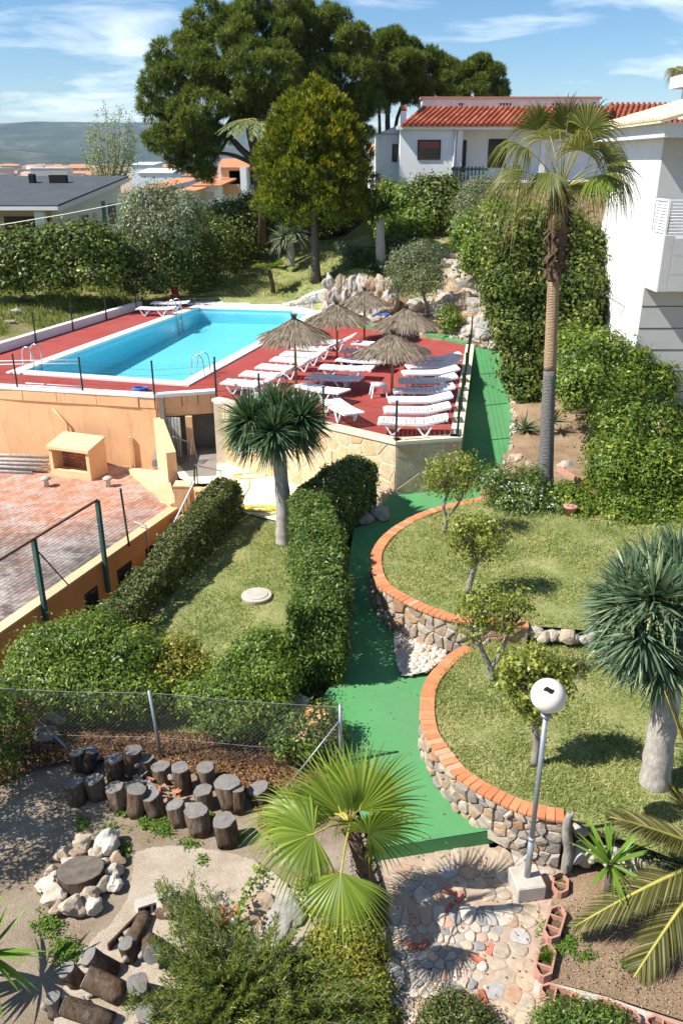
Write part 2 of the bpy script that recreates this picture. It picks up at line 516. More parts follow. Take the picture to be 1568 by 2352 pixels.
def carpet(name, col, col2):
    m, nt, out = new_mat(name); p = pos(nt)
    a = nz(nt, p, 1.3, 8, 0.7); c = ramp(nt, a, [(0.25, col2), (0.55, col), (0.8, sc3(col, 1.18))]); c = mixc(nt, ramp(nt, nz(nt, p, 0.45, 7, 0.7, 0.6), [(0.42, 0.0), (0.72, 0.55)]), c, tuple(0.5*x+0.09 for x in col))
    g = nz(nt, p, 120, 2); c = mixc(nt, 0.35, c, ramp(nt, g, [(0.3, (0.45,)*3), (0.7, (1.0,)*3)]), 'MULTIPLY')
    s = ramp(nt, nz(nt, p, 7, 6, 0.75, 0.5), [(0.66, 0.0), (0.8, 0.5)])
    c = mixc(nt, s, c, sc3(col, 1.6))
    finish(nt, out, c, 0.9, g, 0.5, 0.006, 0, 0.15)
    return m
M['carpet'] = carpet('green_carpet', (0.088, 0.290, 0.105), (0.072, 0.245, 0.088))
M['red_deck'] = carpet('red_deck', (0.36, 0.058, 0.047), (0.30, 0.047, 0.038))
# orange render with stains that run down
def render_wall(name, col, patch, run, amt=0.5):
    m, nt, out = new_mat(name); p = pos(nt)
    c = ramp(nt, nz(nt, p, 1.1, 7, 0.65), [(0.3, sc3(col, 0.9)), (0.7, sc3(col, 1.08))])
    f = ramp(nt, nz(nt, pos(nt, (3.0, 3.0, 0.5)), 1.6, 7, 0.7, 0.3), [(0.54, 0.0), (0.78, amt)])
    c = mixc(nt, f, c, run)
    f2 = ramp(nt, nz(nt, p, 2.3, 6, 0.6), [(0.66, 0.0), (0.70, amt)])
    c = mixc(nt, f2, c, patch)
    finish(nt, out, c, 0.85, nz(nt, p, 25, 5), 0.35, 0.015, 0, 0.2)
    return m
M['orange_wall'] = render_wall('orange_render', (0.72, 0.42, 0.225), (0.62, 0.46, 0.33), (0.36, 0.21, 0.13), 0.85)
M['orange_clean'] = render_wall('orange_render_clean', (0.70, 0.33, 0.115), (0.72, 0.38, 0.16), (0.56, 0.26, 0.095), 0.35)
M['orange_pale'] = render_wall('orange_render_pale', (0.76, 0.50, 0.275), (0.74, 0.53, 0.33), (0.52, 0.32, 0.18), 0.45)
M['brick_red'] = perobj('red_brick', [(0, (0.30, 0.10, 0.05)), (1, (0.42, 0.17, 0.09))], 0.85, 0.4)
M['cap_brick'] = perobj('cap_brick', [(0, (0.50, 0.175, 0.075)), (0.5, (0.56, 0.205, 0.09)), (0.9, (0.60, 0.245, 0.12)), (1, (0.58, 0.33, 0.21))], 0.85, 0.35, 40, 0.2, 7)
M['mortar'] = plain('mortar', (0.40, 0.35, 0.28), 0.95, 0.25, 6, bump=0.6, bscale=40)
M['mortar_pale'] = plain('mortar_pale', (0.64, 0.54, 0.40), 0.95, 0.12, 6, bump=0.4, bscale=50)
M['wall_stone'] = perobj('wall_stone', [(0, (0.24, 0.215, 0.19)), (0.3, (0.35, 0.30, 0.245)), (0.55, (0.46, 0.40, 0.32)), (0.72, (0.41, 0.28, 0.17)), (0.84, (0.33, 0.19, 0.12)), (1, (0.42, 0.35, 0.28))], 0.9, 0.8, 22, 0.45, 8)
M['deck_stone'] = perobj('deck_stone', [(0, (0.55, 0.37, 0.19)), (0.5, (0.64, 0.47, 0.27)), (1, (0.60, 0.50, 0.34))], 0.85, 0.5, 30, 0.28, 7)
M['rock'] = perobj('pale_rock', [(0, (0.27, 0.255, 0.23)), (0.4, (0.42, 0.39, 0.345)), (0.8, (0.38, 0.30, 0.215)), (1, (0.36, 0.22, 0.12))], 0.9, 1.0, 6, 0.5, 3)
M['ring_stone'] = perobj('ring_stone', [(0, (0.50, 0.46, 0.40)), (0.5, (0.44, 0.37, 0.29)), (0.8, (0.36, 0.25, 0.165)), (1, (0.56, 0.52, 0.47))], 0.95, 1.0, 7, 0.6, 4)
M['cobble'] = perobj('cobble', [(0, (0.21, 0.205, 0.20)), (0.25, (0.34, 0.325, 0.30)), (0.5, (0.44, 0.35, 0.25)), (0.75, (0.50, 0.455, 0.39)), (1, (0.42, 0.25, 0.165))], 0.75, 0.3, 30, 0.2, 10)
M['flag'] = perobj('flagstone', [(0, (0.36, 0.30, 0.23)), (0.4, (0.45, 0.35, 0.25)), (0.72, (0.41, 0.255, 0.165)), (0.85, (0.36, 0.345, 0.33)), (1, (0.52, 0.455, 0.37))], 0.85, 0.6, 14, 0.4, 6)
M['pebble'] = perobj('white_pebble', [(0, (0.40, 0.37, 0.32)), (0.7, (0.54, 0.50, 0.44)), (1, (0.42, 0.29, 0.18))], 0.8, 0.4, 30, 0.2, 9)
M['patio_mortar'] = plain('patio_mortar', (0.36, 0.27, 0.20), 0.95, 0.22, 5, bump=0.5, bscale=45)
M['brick_strip'] = perobj('brick_strip', [(0, (0.36, 0.10, 0.06)), (1, (0.50, 0.18, 0.11))], 0.85, 0.4)
M['planter'] = perobj('terracotta', [(0, (0.40, 0.20, 0.145)), (1, (0.46, 0.24, 0.18))], 0.9, 0.3, 40, 0.25, 9)
M['soil'] = plain('soil', (0.10, 0.06, 0.038), 0.95, 0.5, 14, bump=0.8, bscale=50)
M['concrete'] = plain('concrete', (0.42, 0.38, 0.325), 0.9, 0.15, 5, bump=0.35, bscale=50, dirt=(0.32, 0.28, 0.23), dscale=2)
M['pave_cream'] = plain('cream_paving', (0.74, 0.66, 0.46), 0.85, 0.08, 2, bump=0.2, dirt=(0.52, 0.46, 0.34), dscale=2.2, dlo=0.6, dhi=0.85)
M['grey_slab'] = plain('grey_slab', (0.22, 0.19, 0.165), 0.85, 0.15, 3, bump=0.3)
M['hose'] = plain('yellow_hose', (0.62, 0.50, 0.05), 0.5, 0.1)
M['pipe'] = plain('grey_pipe', (0.50, 0.49, 0.45), 0.8, 0.25, 8, bump=0.3, dirt=(0.2, 0.17, 0.13), dscale=4)
M['wood_pole'] = bark('wood_pole', (0.26, 0.15, 0.055), (0.40, 0.25, 0.10), 8)
M['terrace_tile'] = None
def terrace_mat():
    m, nt, out = new_mat('terrace_tile')
    oi = nt.nodes.new('ShaderNodeObjectInfo'); p = pos(nt)
    isl = nt.nodes.new('ShaderNodeNewGeometry')
    a = nt.nodes.new('ShaderNodeMath'); a.operation = 'ADD'
    nt.links.new(oi.outputs['Random'], a.inputs[0]); nt.links.new(isl.outputs['Random Per Island'], a.inputs[1])
    fr = nt.nodes.new('ShaderNodeMath'); fr.operation = 'FRACT'; nt.links.new(a.outputs[0], fr.inputs[0])
    clay = ramp(nt, fr.outputs[0], [(0, (0.40, 0.175, 0.105)), (0.5, (0.47, 0.225, 0.14)), (1, (0.52, 0.28, 0.19))])
    dark = ramp(nt, fr.outputs[0], [(0, (0.085, 0.072, 0.066)), (1, (0.20, 0.165, 0.148))])
    # old weathering: dark worn tiles towards the street side, lime bloom between
    sep = nt.nodes.new('ShaderNodeSeparateXYZ'); nt.links.new(p, sep.inputs[0])
    k = nt.nodes.new('ShaderNodeMapRange'); k.inputs['From Min'].default_value = 23.6; k.inputs['From Max'].default_value = 20.2
    nt.links.new(sep.outputs['Y'], k.inputs['Value'])
    nb = nt.nodes.new('ShaderNodeMath'); nb.operation = 'MULTIPLY_ADD'
    nt.links.new(nz(nt, p, 0.55, 6, 0.6), nb.inputs[0]); nb.inputs[1].default_value = 1.2; nb.inputs[2].default_value = -0.6
    ad = nt.nodes.new('ShaderNodeMath'); ad.operation = 'ADD'; ad.use_clamp = True
    nt.links.new(k.outputs[0], ad.inputs[0]); nt.links.new(nb.outputs[0], ad.inputs[1])
    c = mixc(nt, ad.outputs[0], clay, dark)
    bloom = ramp(nt, nz(nt, pos(nt, (0.8, 1.1, 1)), 1.2, 10, 0.75, 0.4), [(0.47, 0.0), (0.63, 0.75)])
    c = mixc(nt, bloom, c, (0.46, 0.415, 0.385))
    finish(nt, out, c, 0.8, nz(nt, p, 40, 4), 0.3, 0.01, 0, 0.3)
    return m
M['terrace_tile'] = terrace_mat()
# ground covers
def ground_mat(name, stops, scale=0.7, grain=45, gstr=0.5, fine=(0.55, 1.15), patch=None, pscale=0.4, plo=0.5, phi=0.62):
    m, nt, out = new_mat(name); p = pos(nt)
    c = ramp(nt, nz(nt, p, scale, 10, 0.7), stops)
    if patch: c = mixc(nt, ramp(nt, nz(nt, p, pscale, 6, 0.65, 0.4), [(plo, 0.0), (phi, 1.0)]), c, patch)
    g = nz(nt, p, grain, 5, 0.7)
    c = mixc(nt, 1.0, c, ramp(nt, g, [(0.32, (fine[0],)*3), (0.68, (fine[1],)*3)]), 'MULTIPLY')
    finish(nt, out, c, 0.95, g, gstr, 0.03, 0, 0.1)
    return m
M['lawn'] = ground_mat('dry_lawn', [(0.3, (0.13, 0.18, 0.045)), (0.5, (0.26, 0.275, 0.105)), (0.72, (0.40, 0.365, 0.18))], 1.6, 30)
M['meadow'] = ground_mat('meadow', [(0.3, (0.11, 0.14, 0.03)), (0.5, (0.18, 0.18, 0.055)), (0.75, (0.30, 0.25, 0.12))], 0.6, 14, 0.9, (0.45, 1.2), (0.30, 0.24, 0.15), 0.5, 0.56, 0.66)
M['yard'] = ground_mat('gravel_yard', [(0.3, (0.22, 0.16, 0.105)), (0.5, (0.335, 0.265, 0.19)), (0.7, (0.44, 0.36, 0.275))], 0.8, 55, 0.9, (0.5, 1.25))
M['chips'] = ground_mat('bark_chips', [(0.3, (0.13, 0.065, 0.03)), (0.55, (0.24, 0.125, 0.06)), (0.75, (0.34, 0.20, 0.10))], 2.0, 40, 1.0, (0.4, 1.3))
M['bed'] = ground_mat('brown_bed', [(0.3, (0.22, 0.14, 0.08)), (0.55, (0.34, 0.235, 0.15)), (0.75, (0.44, 0.335, 0.23))], 1.2, 45, 0.9, (0.5, 1.25))
M['garden_path'] = ground_mat('gravel_path', [(0.3, (0.40, 0.32, 0.235)), (0.5, (0.52, 0.435, 0.335)), (0.72, (0.62, 0.535, 0.43))], 1.5, 60, 0.9, (0.6, 1.2))
M['unused'] = plain('gravel_concrete', (0.50, 0.415, 0.315), 0.95, 0.2, 9, bump=1.0, bscale=55, dirt=(0.34, 0.265, 0.19), dscale=2.5, dlo=0.45, dhi=0.75)
M['valley'] = ground_mat('valley_ground', [(0.3, (0.05, 0.07, 0.035)), (0.5, (0.10, 0.11, 0.06)), (0.7, (0.22, 0.19, 0.13))], 0.012, 0.06, 0.0)
M['hill'] = ground_mat('hill_scrub', [(0.35, (0.016, 0.030, 0.018)), (0.5, (0.040, 0.056, 0.032)), (0.66, (0.13, 0.12, 0.09))], 0.0030, 0.016, 0.0, (0.7, 1.2))
# pool
def water():
    m, nt, out = new_mat('pool_water'); p = pos(nt)
    t = nt.nodes.new('ShaderNodeBsdfTransparent'); t.inputs['Color'].default_value = (0.90, 0.99, 0.995, 1)
    g = nt.nodes.new('ShaderNodeBsdfGlossy'); g.inputs['Roughness'].default_value = 0.04
    bp = nt.nodes.new('ShaderNodeBump'); bp.inputs['Strength'].default_value = 0.3; bp.inputs['Distance'].default_value = 0.06
    nt.links.new(nz(nt, p, 3.2, 4, 0.6, 0.6), bp.inputs['Height']); nt.links.new(bp.outputs[0], g.inputs['Normal'])
    f = nt.nodes.new('ShaderNodeFresnel'); f.inputs['IOR'].default_value = 1.33; nt.links.new(bp.outputs[0], f.inputs['Normal'])
    k = nt.nodes.new('ShaderNodeMixShader'); nt.links.new(f.outputs[0], k.inputs[0])
    nt.links.new(t.outputs[0], k.inputs[1]); nt.links.new(g.outputs[0], k.inputs[2]); nt.links.new(k.outputs[0], out.inputs['Surface'])
    return m
M['water'] = water()
M['pool_tile'] = plain('pool_tile', (0.19, 0.65, 0.80), 0.4, 0.05, 2.5, bump=0.1)
# plants
G = {}
G['pine'] = leafy('pine_needles', [(0, (0.045, 0.078, 0.020)), (0.5, (0.115, 0.165, 0.036)), (0.85, (0.22, 0.26, 0.055)), (1, (0.32, 0.33, 0.09))], 0.25, 0.05, 0.5, 0.45, 0.5)
G['gold'] = leafy('golden_cypress', [(0, (0.085, 0.12, 0.014)), (0.4, (0.165, 0.195, 0.018)), (0.68, (0.30, 0.285, 0.022)), (1, (0.56, 0.43, 0.035))], 0.25, 0.04, 0.5, 0.4, 0.9)
G['cypress'] = leafy('cypress_leaf', [(0, (0.042, 0.074, 0.012)), (0.5, (0.105, 0.150, 0.018)), (1, (0.20, 0.23, 0.026))], 0.25, 0.04, 0.5, 0.3, 0.9)
G['hedge'] = leafy('hedge_leaf', [(0, (0.038, 0.073, 0.012)), (0.5, (0.087, 0.153, 0.023)), (0.9, (0.173, 0.241, 0.037)), (1, (0.276, 0.307, 0.069))], 0.3, 0.12, 0.4, 0.3, 1.5)
G['hedge_dry'] = leafy('low_hedge_leaf', [(0, (0.042, 0.063, 0.014)), (0.5, (0.083, 0.120, 0.025)), (0.85, (0.142, 0.168, 0.039)), (1, (0.250, 0.197, 0.077))], 0.3, 0.12, 0.4, 0.3, 1.2)
G['laurel'] = leafy('laurel_leaf', [(0, (0.035, 0.062, 0.012)), (0.5, (0.083, 0.129, 0.019)), (0.9, (0.191, 0.226, 0.035)), (1, (0.346, 0.336, 0.069))], 0.3, 0.07, 0.55, 0.4, 1.1)
G['bush'] = leafy('bush_leaf', [(0, (0.050, 0.092, 0.011)), (0.5, (0.125, 0.204, 0.022)), (0.9, (0.225, 0.295, 0.031)), (1, (0.383, 0.379, 0.049))], 0.35, 0.12, 0.4, 0.35, 1.0)
G['olive'] = leafy('olive_leaf', [(0, (0.072, 0.096, 0.036)), (0.5, (0.138, 0.168, 0.074)), (1, (0.252, 0.288, 0.156))], 0.25, 0.12, 0.45, 0.3, 1.2)
G['grey'] = leafy('grey_leaf', [(0, (0.066, 0.090, 0.048)), (0.5, (0.120, 0.156, 0.090)), (1, (0.264, 0.300, 0.204))], 0.2, 0.15, 0.45, 0.3, 1.2)
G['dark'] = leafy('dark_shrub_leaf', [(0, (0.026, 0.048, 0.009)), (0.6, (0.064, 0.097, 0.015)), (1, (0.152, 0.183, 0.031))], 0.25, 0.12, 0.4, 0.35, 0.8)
G['lime'] = leafy('plumeria_leaf', [(0, (0.11, 0.155, 0.022)), (0.5, (0.24, 0.275, 0.040)), (1, (0.42, 0.42, 0.09))], 0.4, 0.12, 0.35, 0.25, 2.0)
G['yellowish'] = leafy('ivy_leaf', [(0, (0.081, 0.115, 0.016)), (0.5, (0.184, 0.207, 0.025)), (0.85, (0.345, 0.322, 0.034)), (1, (0.483, 0.345, 0.057))], 0.35, 0.12, 0.4, 0.35, 1.5)
G['willow'] = leafy('narrow_leaf', [(0, (0.046, 0.076, 0.014)), (0.5, (0.109, 0.157, 0.025)), (0.9, (0.205, 0.238, 0.047)), (1, (0.346, 0.313, 0.093))], 0.3, 0.08, 0.35, 0.35, 1.6)
G['dragon'] = leafy('dragon_leaf', [(0, (0.030, 0.068, 0.030)), (0.5, (0.065, 0.121, 0.054)), (0.9, (0.128, 0.196, 0.095)), (1, (0.324, 0.324, 0.176))], 0.2, 0.12, 0.35, 0.2, 1.5)
G['dragon_blue'] = leafy('dragon_blue_leaf', [(0, (0.050, 0.095, 0.048)), (0.5, (0.105, 0.165, 0.090)), (0.9, (0.20, 0.265, 0.15)), (1, (0.36, 0.36, 0.18))], 0.2, 0.12, 0.35, 0.25, 1.5)
G['yucca'] = leafy('yucca_leaf', [(0, (0.072, 0.150, 0.021)), (0.6, (0.156, 0.273, 0.036)), (1, (0.299, 0.390, 0.078))], 0.35, 0.08, 0.35, 0.2, 2.0)
G['palm'] = leafy('fan_palm_leaf', [(0, (0.10, 0.165, 0.020)), (0.5, (0.18, 0.255, 0.032)), (1, (0.32, 0.36, 0.07))], 0.4, 0.05, 0.35, 0.15, 1.0)
G['palm_dull'] = leafy('tall_palm_leaf', [(0, (0.063, 0.086, 0.020)), (0.5, (0.132, 0.155, 0.035)), (0.9, (0.264, 0.230, 0.063)), (1, (0.413, 0.287, 0.092))], 0.35, 0.05, 0.35, 0.35, 1.3)
G['palm_dry'] = leafy('dry_frond', [(0, (0.26, 0.17, 0.07)), (1, (0.46, 0.34, 0.17))], 0.3, 0.1, 0.5, 0.2)
G['date'] = leafy('date_palm_leaf', [(0, (0.035, 0.040, 0.012)), (0.5, (0.095, 0.098, 0.028)), (0.85, (0.19, 0.17, 0.065)), (1, (0.38, 0.33, 0.16))], 0.25, 0.04, 0.35, 0.2)
G['poplar'] = leafy('poplar_leaf', [(0, (0.110, 0.154, 0.066)), (0.6, (0.242, 0.297, 0.154)), (1, (0.462, 0.495, 0.352))], 0.4, 0.1, 0.4, 0.2)
G['grass'] = leafy('grass_blade', [(0, (0.066, 0.148, 0.018)), (0.33, (0.155, 0.22, 0.040)), (0.6, (0.31, 0.32, 0.095)), (1, (0.52, 0.46, 0.22))], 0.25, 0.04, 0.5, 0.75, 0.9)
G['wild'] = leafy('wild_grass', [(0, (0.09, 0.15, 0.025)), (0.5, (0.19, 0.24, 0.05)), (1, (0.46, 0.42, 0.19))], 0.3, 0.05, 0.5, 0.5, 0.6)
G['weed'] = leafy('weed_leaf', [(0, (0.08, 0.16, 0.016)), (1, (0.17, 0.27, 0.035))], 0.4, 0.08)
G['white_petal'] = leafy('white_petal', [(0, (0.70, 0.68, 0.70)), (1, (0.82, 0.80, 0.82))], 0.3, 0.02)
G['orange_petal'] = leafy('orange_petal', [(0, (0.55, 0.22, 0.06)), (0.6, (0.68, 0.36, 0.14)), (1, (0.75, 0.55, 0.35))], 0.3, 0.02)
G['thatch'] = leafy('thatch', [(0, (0.10, 0.078, 0.055)), (0.5, (0.20, 0.16, 0.115)), (1, (0.34, 0.28, 0.21))], 0.1, 0.06, 0.5, 0.15, 3.0)
M['bark'] = bark('bark', (0.06, 0.045, 0.035), (0.16, 0.13, 0.105))
M['bark_grey'] = bark('grey_bark', (0.16, 0.14, 0.12), (0.36, 0.33, 0.29))
M['bark_pale'] = bark('pale_trunk', (0.26, 0.23, 0.195), (0.50, 0.46, 0.41), 2.0)
M['bark_palm'] = bark('palm_trunk', (0.13, 0.125, 0.12), (0.27, 0.26, 0.25), 0.5, 8)
M['bark_palm_tan'] = bark('palm_trunk_tan', (0.34, 0.22, 0.13), (0.54, 0.385, 0.25), 0.5, 8)
M['boots'] = bark('palm_boots', (0.05, 0.032, 0.022), (0.19, 0.12, 0.075), 1.0)
M['petiole'] = plain('petiole', (0.30, 0.27, 0.05), 0.5, 0.2, 5)
def log_mats():
    m, nt, out = new_mat('log_end'); tc = nt.nodes.new('ShaderNodeTexCoord')
    mp = nt.nodes.new('ShaderNodeMapping'); nt.links.new(tc.outputs['Object'], mp.inputs['Vector']); mp.inputs['Scale'].default_value = (1, 1, 0.05)
    w = nt.nodes.new('ShaderNodeTexWave'); w.wave_type = 'RINGS'; w.rings_direction = 'Z'; w.inputs['Scale'].default_value = 14
    w.inputs['Distortion'].default_value = 2.0; w.inputs['Detail'].default_value = 3; w.inputs['Detail Scale'].default_value = 2.0
    nt.links.new(mp.outputs[0], w.inputs['Vector'])
    c = ramp(nt, w.outputs['Fac'], [(0, (0.13, 0.12, 0.11)), (1, (0.27, 0.25, 0.23))])
    k = ramp(nt, nz(nt, pos(nt), 9, 5), [(0.3, (0.65,)*3), (0.7, (1.1,)*3)])
    finish(nt, out, mixc(nt, 1.0, c, k, 'MULTIPLY'), 0.9, w.outputs['Fac'], 0.3, 0.01, 0, 0.2)
    return m
M['log_end'] = log_mats()
M['slab_end'] = plain('slab_end', (0.13, 0.105, 0.085), 0.95, 0.35, 7, bump=0.6, bscale=22, dirt=(0.06, 0.05, 0.04), dscale=5)
def log_side():
    m, nt, out = new_mat('log_side'); oi = nt.nodes.new('ShaderNodeObjectInfo')
    f = nz(nt, pos(nt, (1, 1, 0.25)), 12, 8, 0.75)
    tone = ramp(nt, oi.outputs['Random'], [(0, (0.7, 0.66, 0.64)), (0.5, (1.1, 0.96, 0.84)), (1, (1.5, 1.45, 1.42))])
    c = ramp(nt, f, [(0.3, (0.04, 0.030, 0.024)), (0.47, (0.13, 0.088, 0.056)), (0.58, (0.16, 0.135, 0.115)), (0.75, (0.34, 0.31, 0.28))])
    c = mixc(nt, 1.0, c, tone, 'MULTIPLY')
    finish(nt, out, c, 0.95, f, 1.0, 0.06, 0, 0.15)
    return m
M['log_side'] = log_side()
# ------------------------------------------------------------------ lines of the plan
A0 = Vector((-15.6, 29.05, DECK)); B0 = P(355, 909, DECK); C0 = P(497, 899, DECK)
S0 = P(490, 918, DECK); S1 = P(909, 1016, DECK); S2 = P(1057, 1006, DECK); S3 = P(1086, 792, DECK)
K0 = P(0, 815, DECK); K1 = P(322, 708, DECK)
GK0 = P(814, 749, DECK); GK1 = P(1022, 781, DECK)
POOL = [P(58, 858, 2.72), P(420, 884, 2.72), P(726, 718, 2.72), P(457, 711, 2.72)]   # NL NR FR FL
DECK_POLY = [A0, B0, C0, S0, S1, S2, S3, GK1, GK0, P(745, 744, DECK), P(745, 716, DECK), P(653, 706, DECK), P(430, 696, DECK), K1]
path_left = [PG(u, v, lambda x, y: zpath(y)) for u, v in [(857, 1949), (838, 1900), (800, 1800), (775, 1700), (725, 1625), (765, 1565), (790, 1500), (797, 1400), (800, 1300), (812, 1215), (850, 1192)]]
cap1_out = [(1296, 1886), (1229, 1874), (1170, 1853), (1107, 1823), (1053, 1788), (1026, 1760), (1000, 1725), (978, 1690), (968, 1648), (968, 1606), (976, 1571), (999, 1538), (1034, 1503), (1069, 1483)]
cap2_out = [(1214, 1440), (1144, 1435), (1044, 1426), (984, 1408), (934, 1386), (894, 1363), (866, 1338), (854, 1303), (856, 1268), (879, 1233), (919, 1203), (974, 1176), (1044, 1156), (1106, 1144)]
Z1, Z2 = 0.97, 1.42
C1 = Curve(smooth_poly([P(u, v, Z1) for u, v in cap1_out], 5))
C2 = Curve(smooth_poly([P(u, v, Z2) for u, v in cap2_out], 5))
path_right_up = [PG(u, v, lambda x, y: zpath(y)) for u, v in [(1112, 1140), (1138, 1085), (1166, 1040), (1173, 960), (1163, 880), (1145, 797)]]

# ------------------------------------------------------------------ natural ground
CTRL = np.array([(-14.3, 33.9, 2.5), (-12.9, 39, 2.55), (-11.3, 45.4, 2.6), (-15.2, 34, 2.6), (-18, 34, 2.9), (-20, 40, 3.1), (-17, 44, 3.3), (-24, 45, 3.2), (-14, 48, 3.4), (-22, 52, 3.6), (-30, 55, 3.6),
 (-40, 60, 3.4), (-25, 62, 3.8), (-14, 56, 3.6), (-9, 48.6, 2.9), (-5, 48, 2.95), (-2.5, 46.3, 3.0), (-6, 51, 3.4), (-4.1, 49.4, 3.4), (-1.45, 48, 4.0), (.4, 53.3, 4.9), (-1, 57, 5.2), (-6, 57, 4.3),
 (-10, 54, 3.6), (0, 44.3, 4.5), (2, 43.6, 4.65), (.2, 42.7, 2.8), (-1, 43.4, 2.75), (2, 42.0, 2.8), (3.1, 41.2, 2.9), (-1.6, 44.9, 3.0), (1, 46, 4.75), (1.2, 40.8, 2.85), (2.8, 39.7, 2.85), (4.5, 38.2, 2.85), (5.2, 35.8, 2.75), (6.2, 34, 2.75), (4.1, 39.7, 3.4), (5.5, 40, 4.0), (6.2, 46, 5.2),
 (7, 42, 4.8), (7.2, 37, 3.6), (4, 46, 5.0), (5, 53, 6), (3, 58, 6.5), (8, 58, 7.8), (14, 58, 8), (20, 55, 7.5), (9, 50, 6.5), (12, 45, 6), (14, 38, 5), (4.3, 22.3, 1.5), (5.2, 25, 1.9), (6.1, 28, 2.15),
 (6.7, 31, 2.5), (10, 22, 1.6), (12, 26, 2.5), (14, 21, 1.6), (9.6, 30, 3.0), (20, 25, 3), (0, 75, 4), (-20, 80, 2), (-40, 90, 0), (20, 75, 7), (40, 80, 6), (-60, 70, 2), (60, 60, 5), (0, 100, 1), (-30, 110, -1),
 (30, 110, 2), (6, 20.4, 1.38), (12, 20.0, 1.4), (25, 20, 1.6)], float)
CUT = [(-80, 0), (80, 0), (80, 20.2), (4.6, 20.2), (3.4, 21.2)] + [(p.x, p.y) for p in path_right_up[1:]] + [(S3.x, S3.y-0.5), (GK1.x-0.2, GK1.y-0.4), (GK0.x, GK0.y-0.4), (2.0, 41.6), (0.0, 42.6), (-1.3, 43.6), (-2.4, 45.3), (-7.3, 46.6), (-10.4, 45.6), (K0.x+0.5, K0.y), (A0.x+0.5, A0.y+0.3), (-80, 34)]
def gz(x, y):
    x = np.atleast_1d(np.asarray(x, float)); y = np.atleast_1d(np.asarray(y, float))
    d2 = (x[:, None]-CTRL[None, :, 0])**2+(y[:, None]-CTRL[None, :, 1])**2+0.6
    w = d2**-1.8
    z = (w*CTRL[None, :, 2]).sum(1)/w.sum(1)
    return z
def gz1(x, y): return float(gz(x, y)[0])
def make_ground():
    xs = np.concatenate([np.arange(-80, -30, 2.0), np.arange(-30, 30, 0.5), np.arange(30, 81, 2.0)])
    ys = np.concatenate([np.arange(2, 18, 2.0), np.arange(18, 64, 0.5), np.arange(64, 131, 3.0)])
    X, Y = np.meshgrid(xs, ys); x = X.ravel(); y = Y.ravel()
    z = np.concatenate([gz(x[i:i+4000], y[i:i+4000]) for i in range(0, len(x), 4000)])
    z += np.array([0.10*noise.noise(Vector((a*0.5, b*0.5, 1)))+0.04*noise.noise(Vector((a*1.7, b*1.7, 5))) for a, b in zip(x, y)])
    cut = inside(CUT, x, y)
    z = np.where(cut, -1.35, z)
    nx, ny = len(xs), len(ys)
    idx = np.arange(nx*ny).reshape(ny, nx)
    F = np.stack([idx[:-1, :-1], idx[:-1, 1:], idx[1:, 1:], idx[1:, :-1]], -1).reshape(-1, 4)
    me = npmesh('ground', np.stack([x, y, z], 1), F, M['bed'], True)
    me.materials.append(M['meadow']); me.materials.append(M['lawn'])
    cx = x[F].mean(1); cy = y[F].mean(1)
    mi = np.zeros(len(F), np.int32)
    mi[(cx < -9) & (cy > 29)] = 1
    mi[(cy > 43) & (cx >= -9) & (cx < 6)] = 2
    mi[(cy > 56)] = 1
    me.polygons.foreach_set('material_index', mi)
    tag(mobj('ground', me), kind='structure')
make_ground()
def make_valley():
    ys = np.array([112, 130, 160, 200, 260, 340, 450, 700, 1100, 1700, 2500, 3500, 5000, 7500, 12000.])
    xs = np.concatenate([-np.geomspace(9000, 40, 24), [0], np.geomspace(40, 9000, 24)])
    X, Y = np.meshgrid(xs, ys); x = X.ravel(); y = Y.ravel()
    z = np.interp(y, [112, 200, 420, 12000], [-1.6, -9, -15, -15])
    nx, ny = len(xs), len(ys); idx = np.arange(nx*ny).reshape(ny, nx)
    F = np.stack([idx[:-1, :-1], idx[:-1, 1:], idx[1:, 1:], idx[1:, :-1]], -1).reshape(-1, 4)
    tag(mobj('valley_ground', npmesh('valley_ground', np.stack([x, y, z], 1), F, M['valley'], True)), kind='structure')
    # two ranges of hills closing the valley
    def ridge(name, y0, depth, prof, amp, seed):
        nx, ny = 220, 26
        xs = np.linspace(prof[0][0], prof[-1][0], nx); vs = []
        top = np.interp(xs, [p[0] for p in prof], [p[1] for p in prof])
        for j in range(ny):
            t = j/(ny-1); s = math.sin(min(t*1.25, 1)*math.pi/2)**1.1
            for i in range(nx):
                n = noise.fractal(Vector((xs[i]/900, t*3, seed)), 1, 2, 5)
                vs.append((xs[i]+90*n, y0+depth*t, -16+(top[i]+16)*s*(1+amp*n*(0.4 if t > .75 else 1.0))))
        idx = np.arange(nx*ny).reshape(ny, nx)
        F = np.stack([idx[:-1, :-1], idx[:-1, 1:], idx[1:, 1:], idx[1:, :-1]], -1).reshape(-1, 4)
        tag(mobj(name, npmesh(name, vs, F, M['hill'], True)), kind='structure')
    ridge('hills', 5200, 1800, [(-7000, 235), (-3500, 262), (-2300, 272), (-1600, 268), (-900, 262), (-200, 240), (600, 190), (2000, 140), (7000, 120)], 0.10, 1.3)
    ridge('hills', 3600, 900, [(-5000, 150), (-2200, 96), (-1700, 82), (-1450, 62), (-1150, 20), (-900, -14), (-600, -16)], 0.16, 7.7)
make_valley()

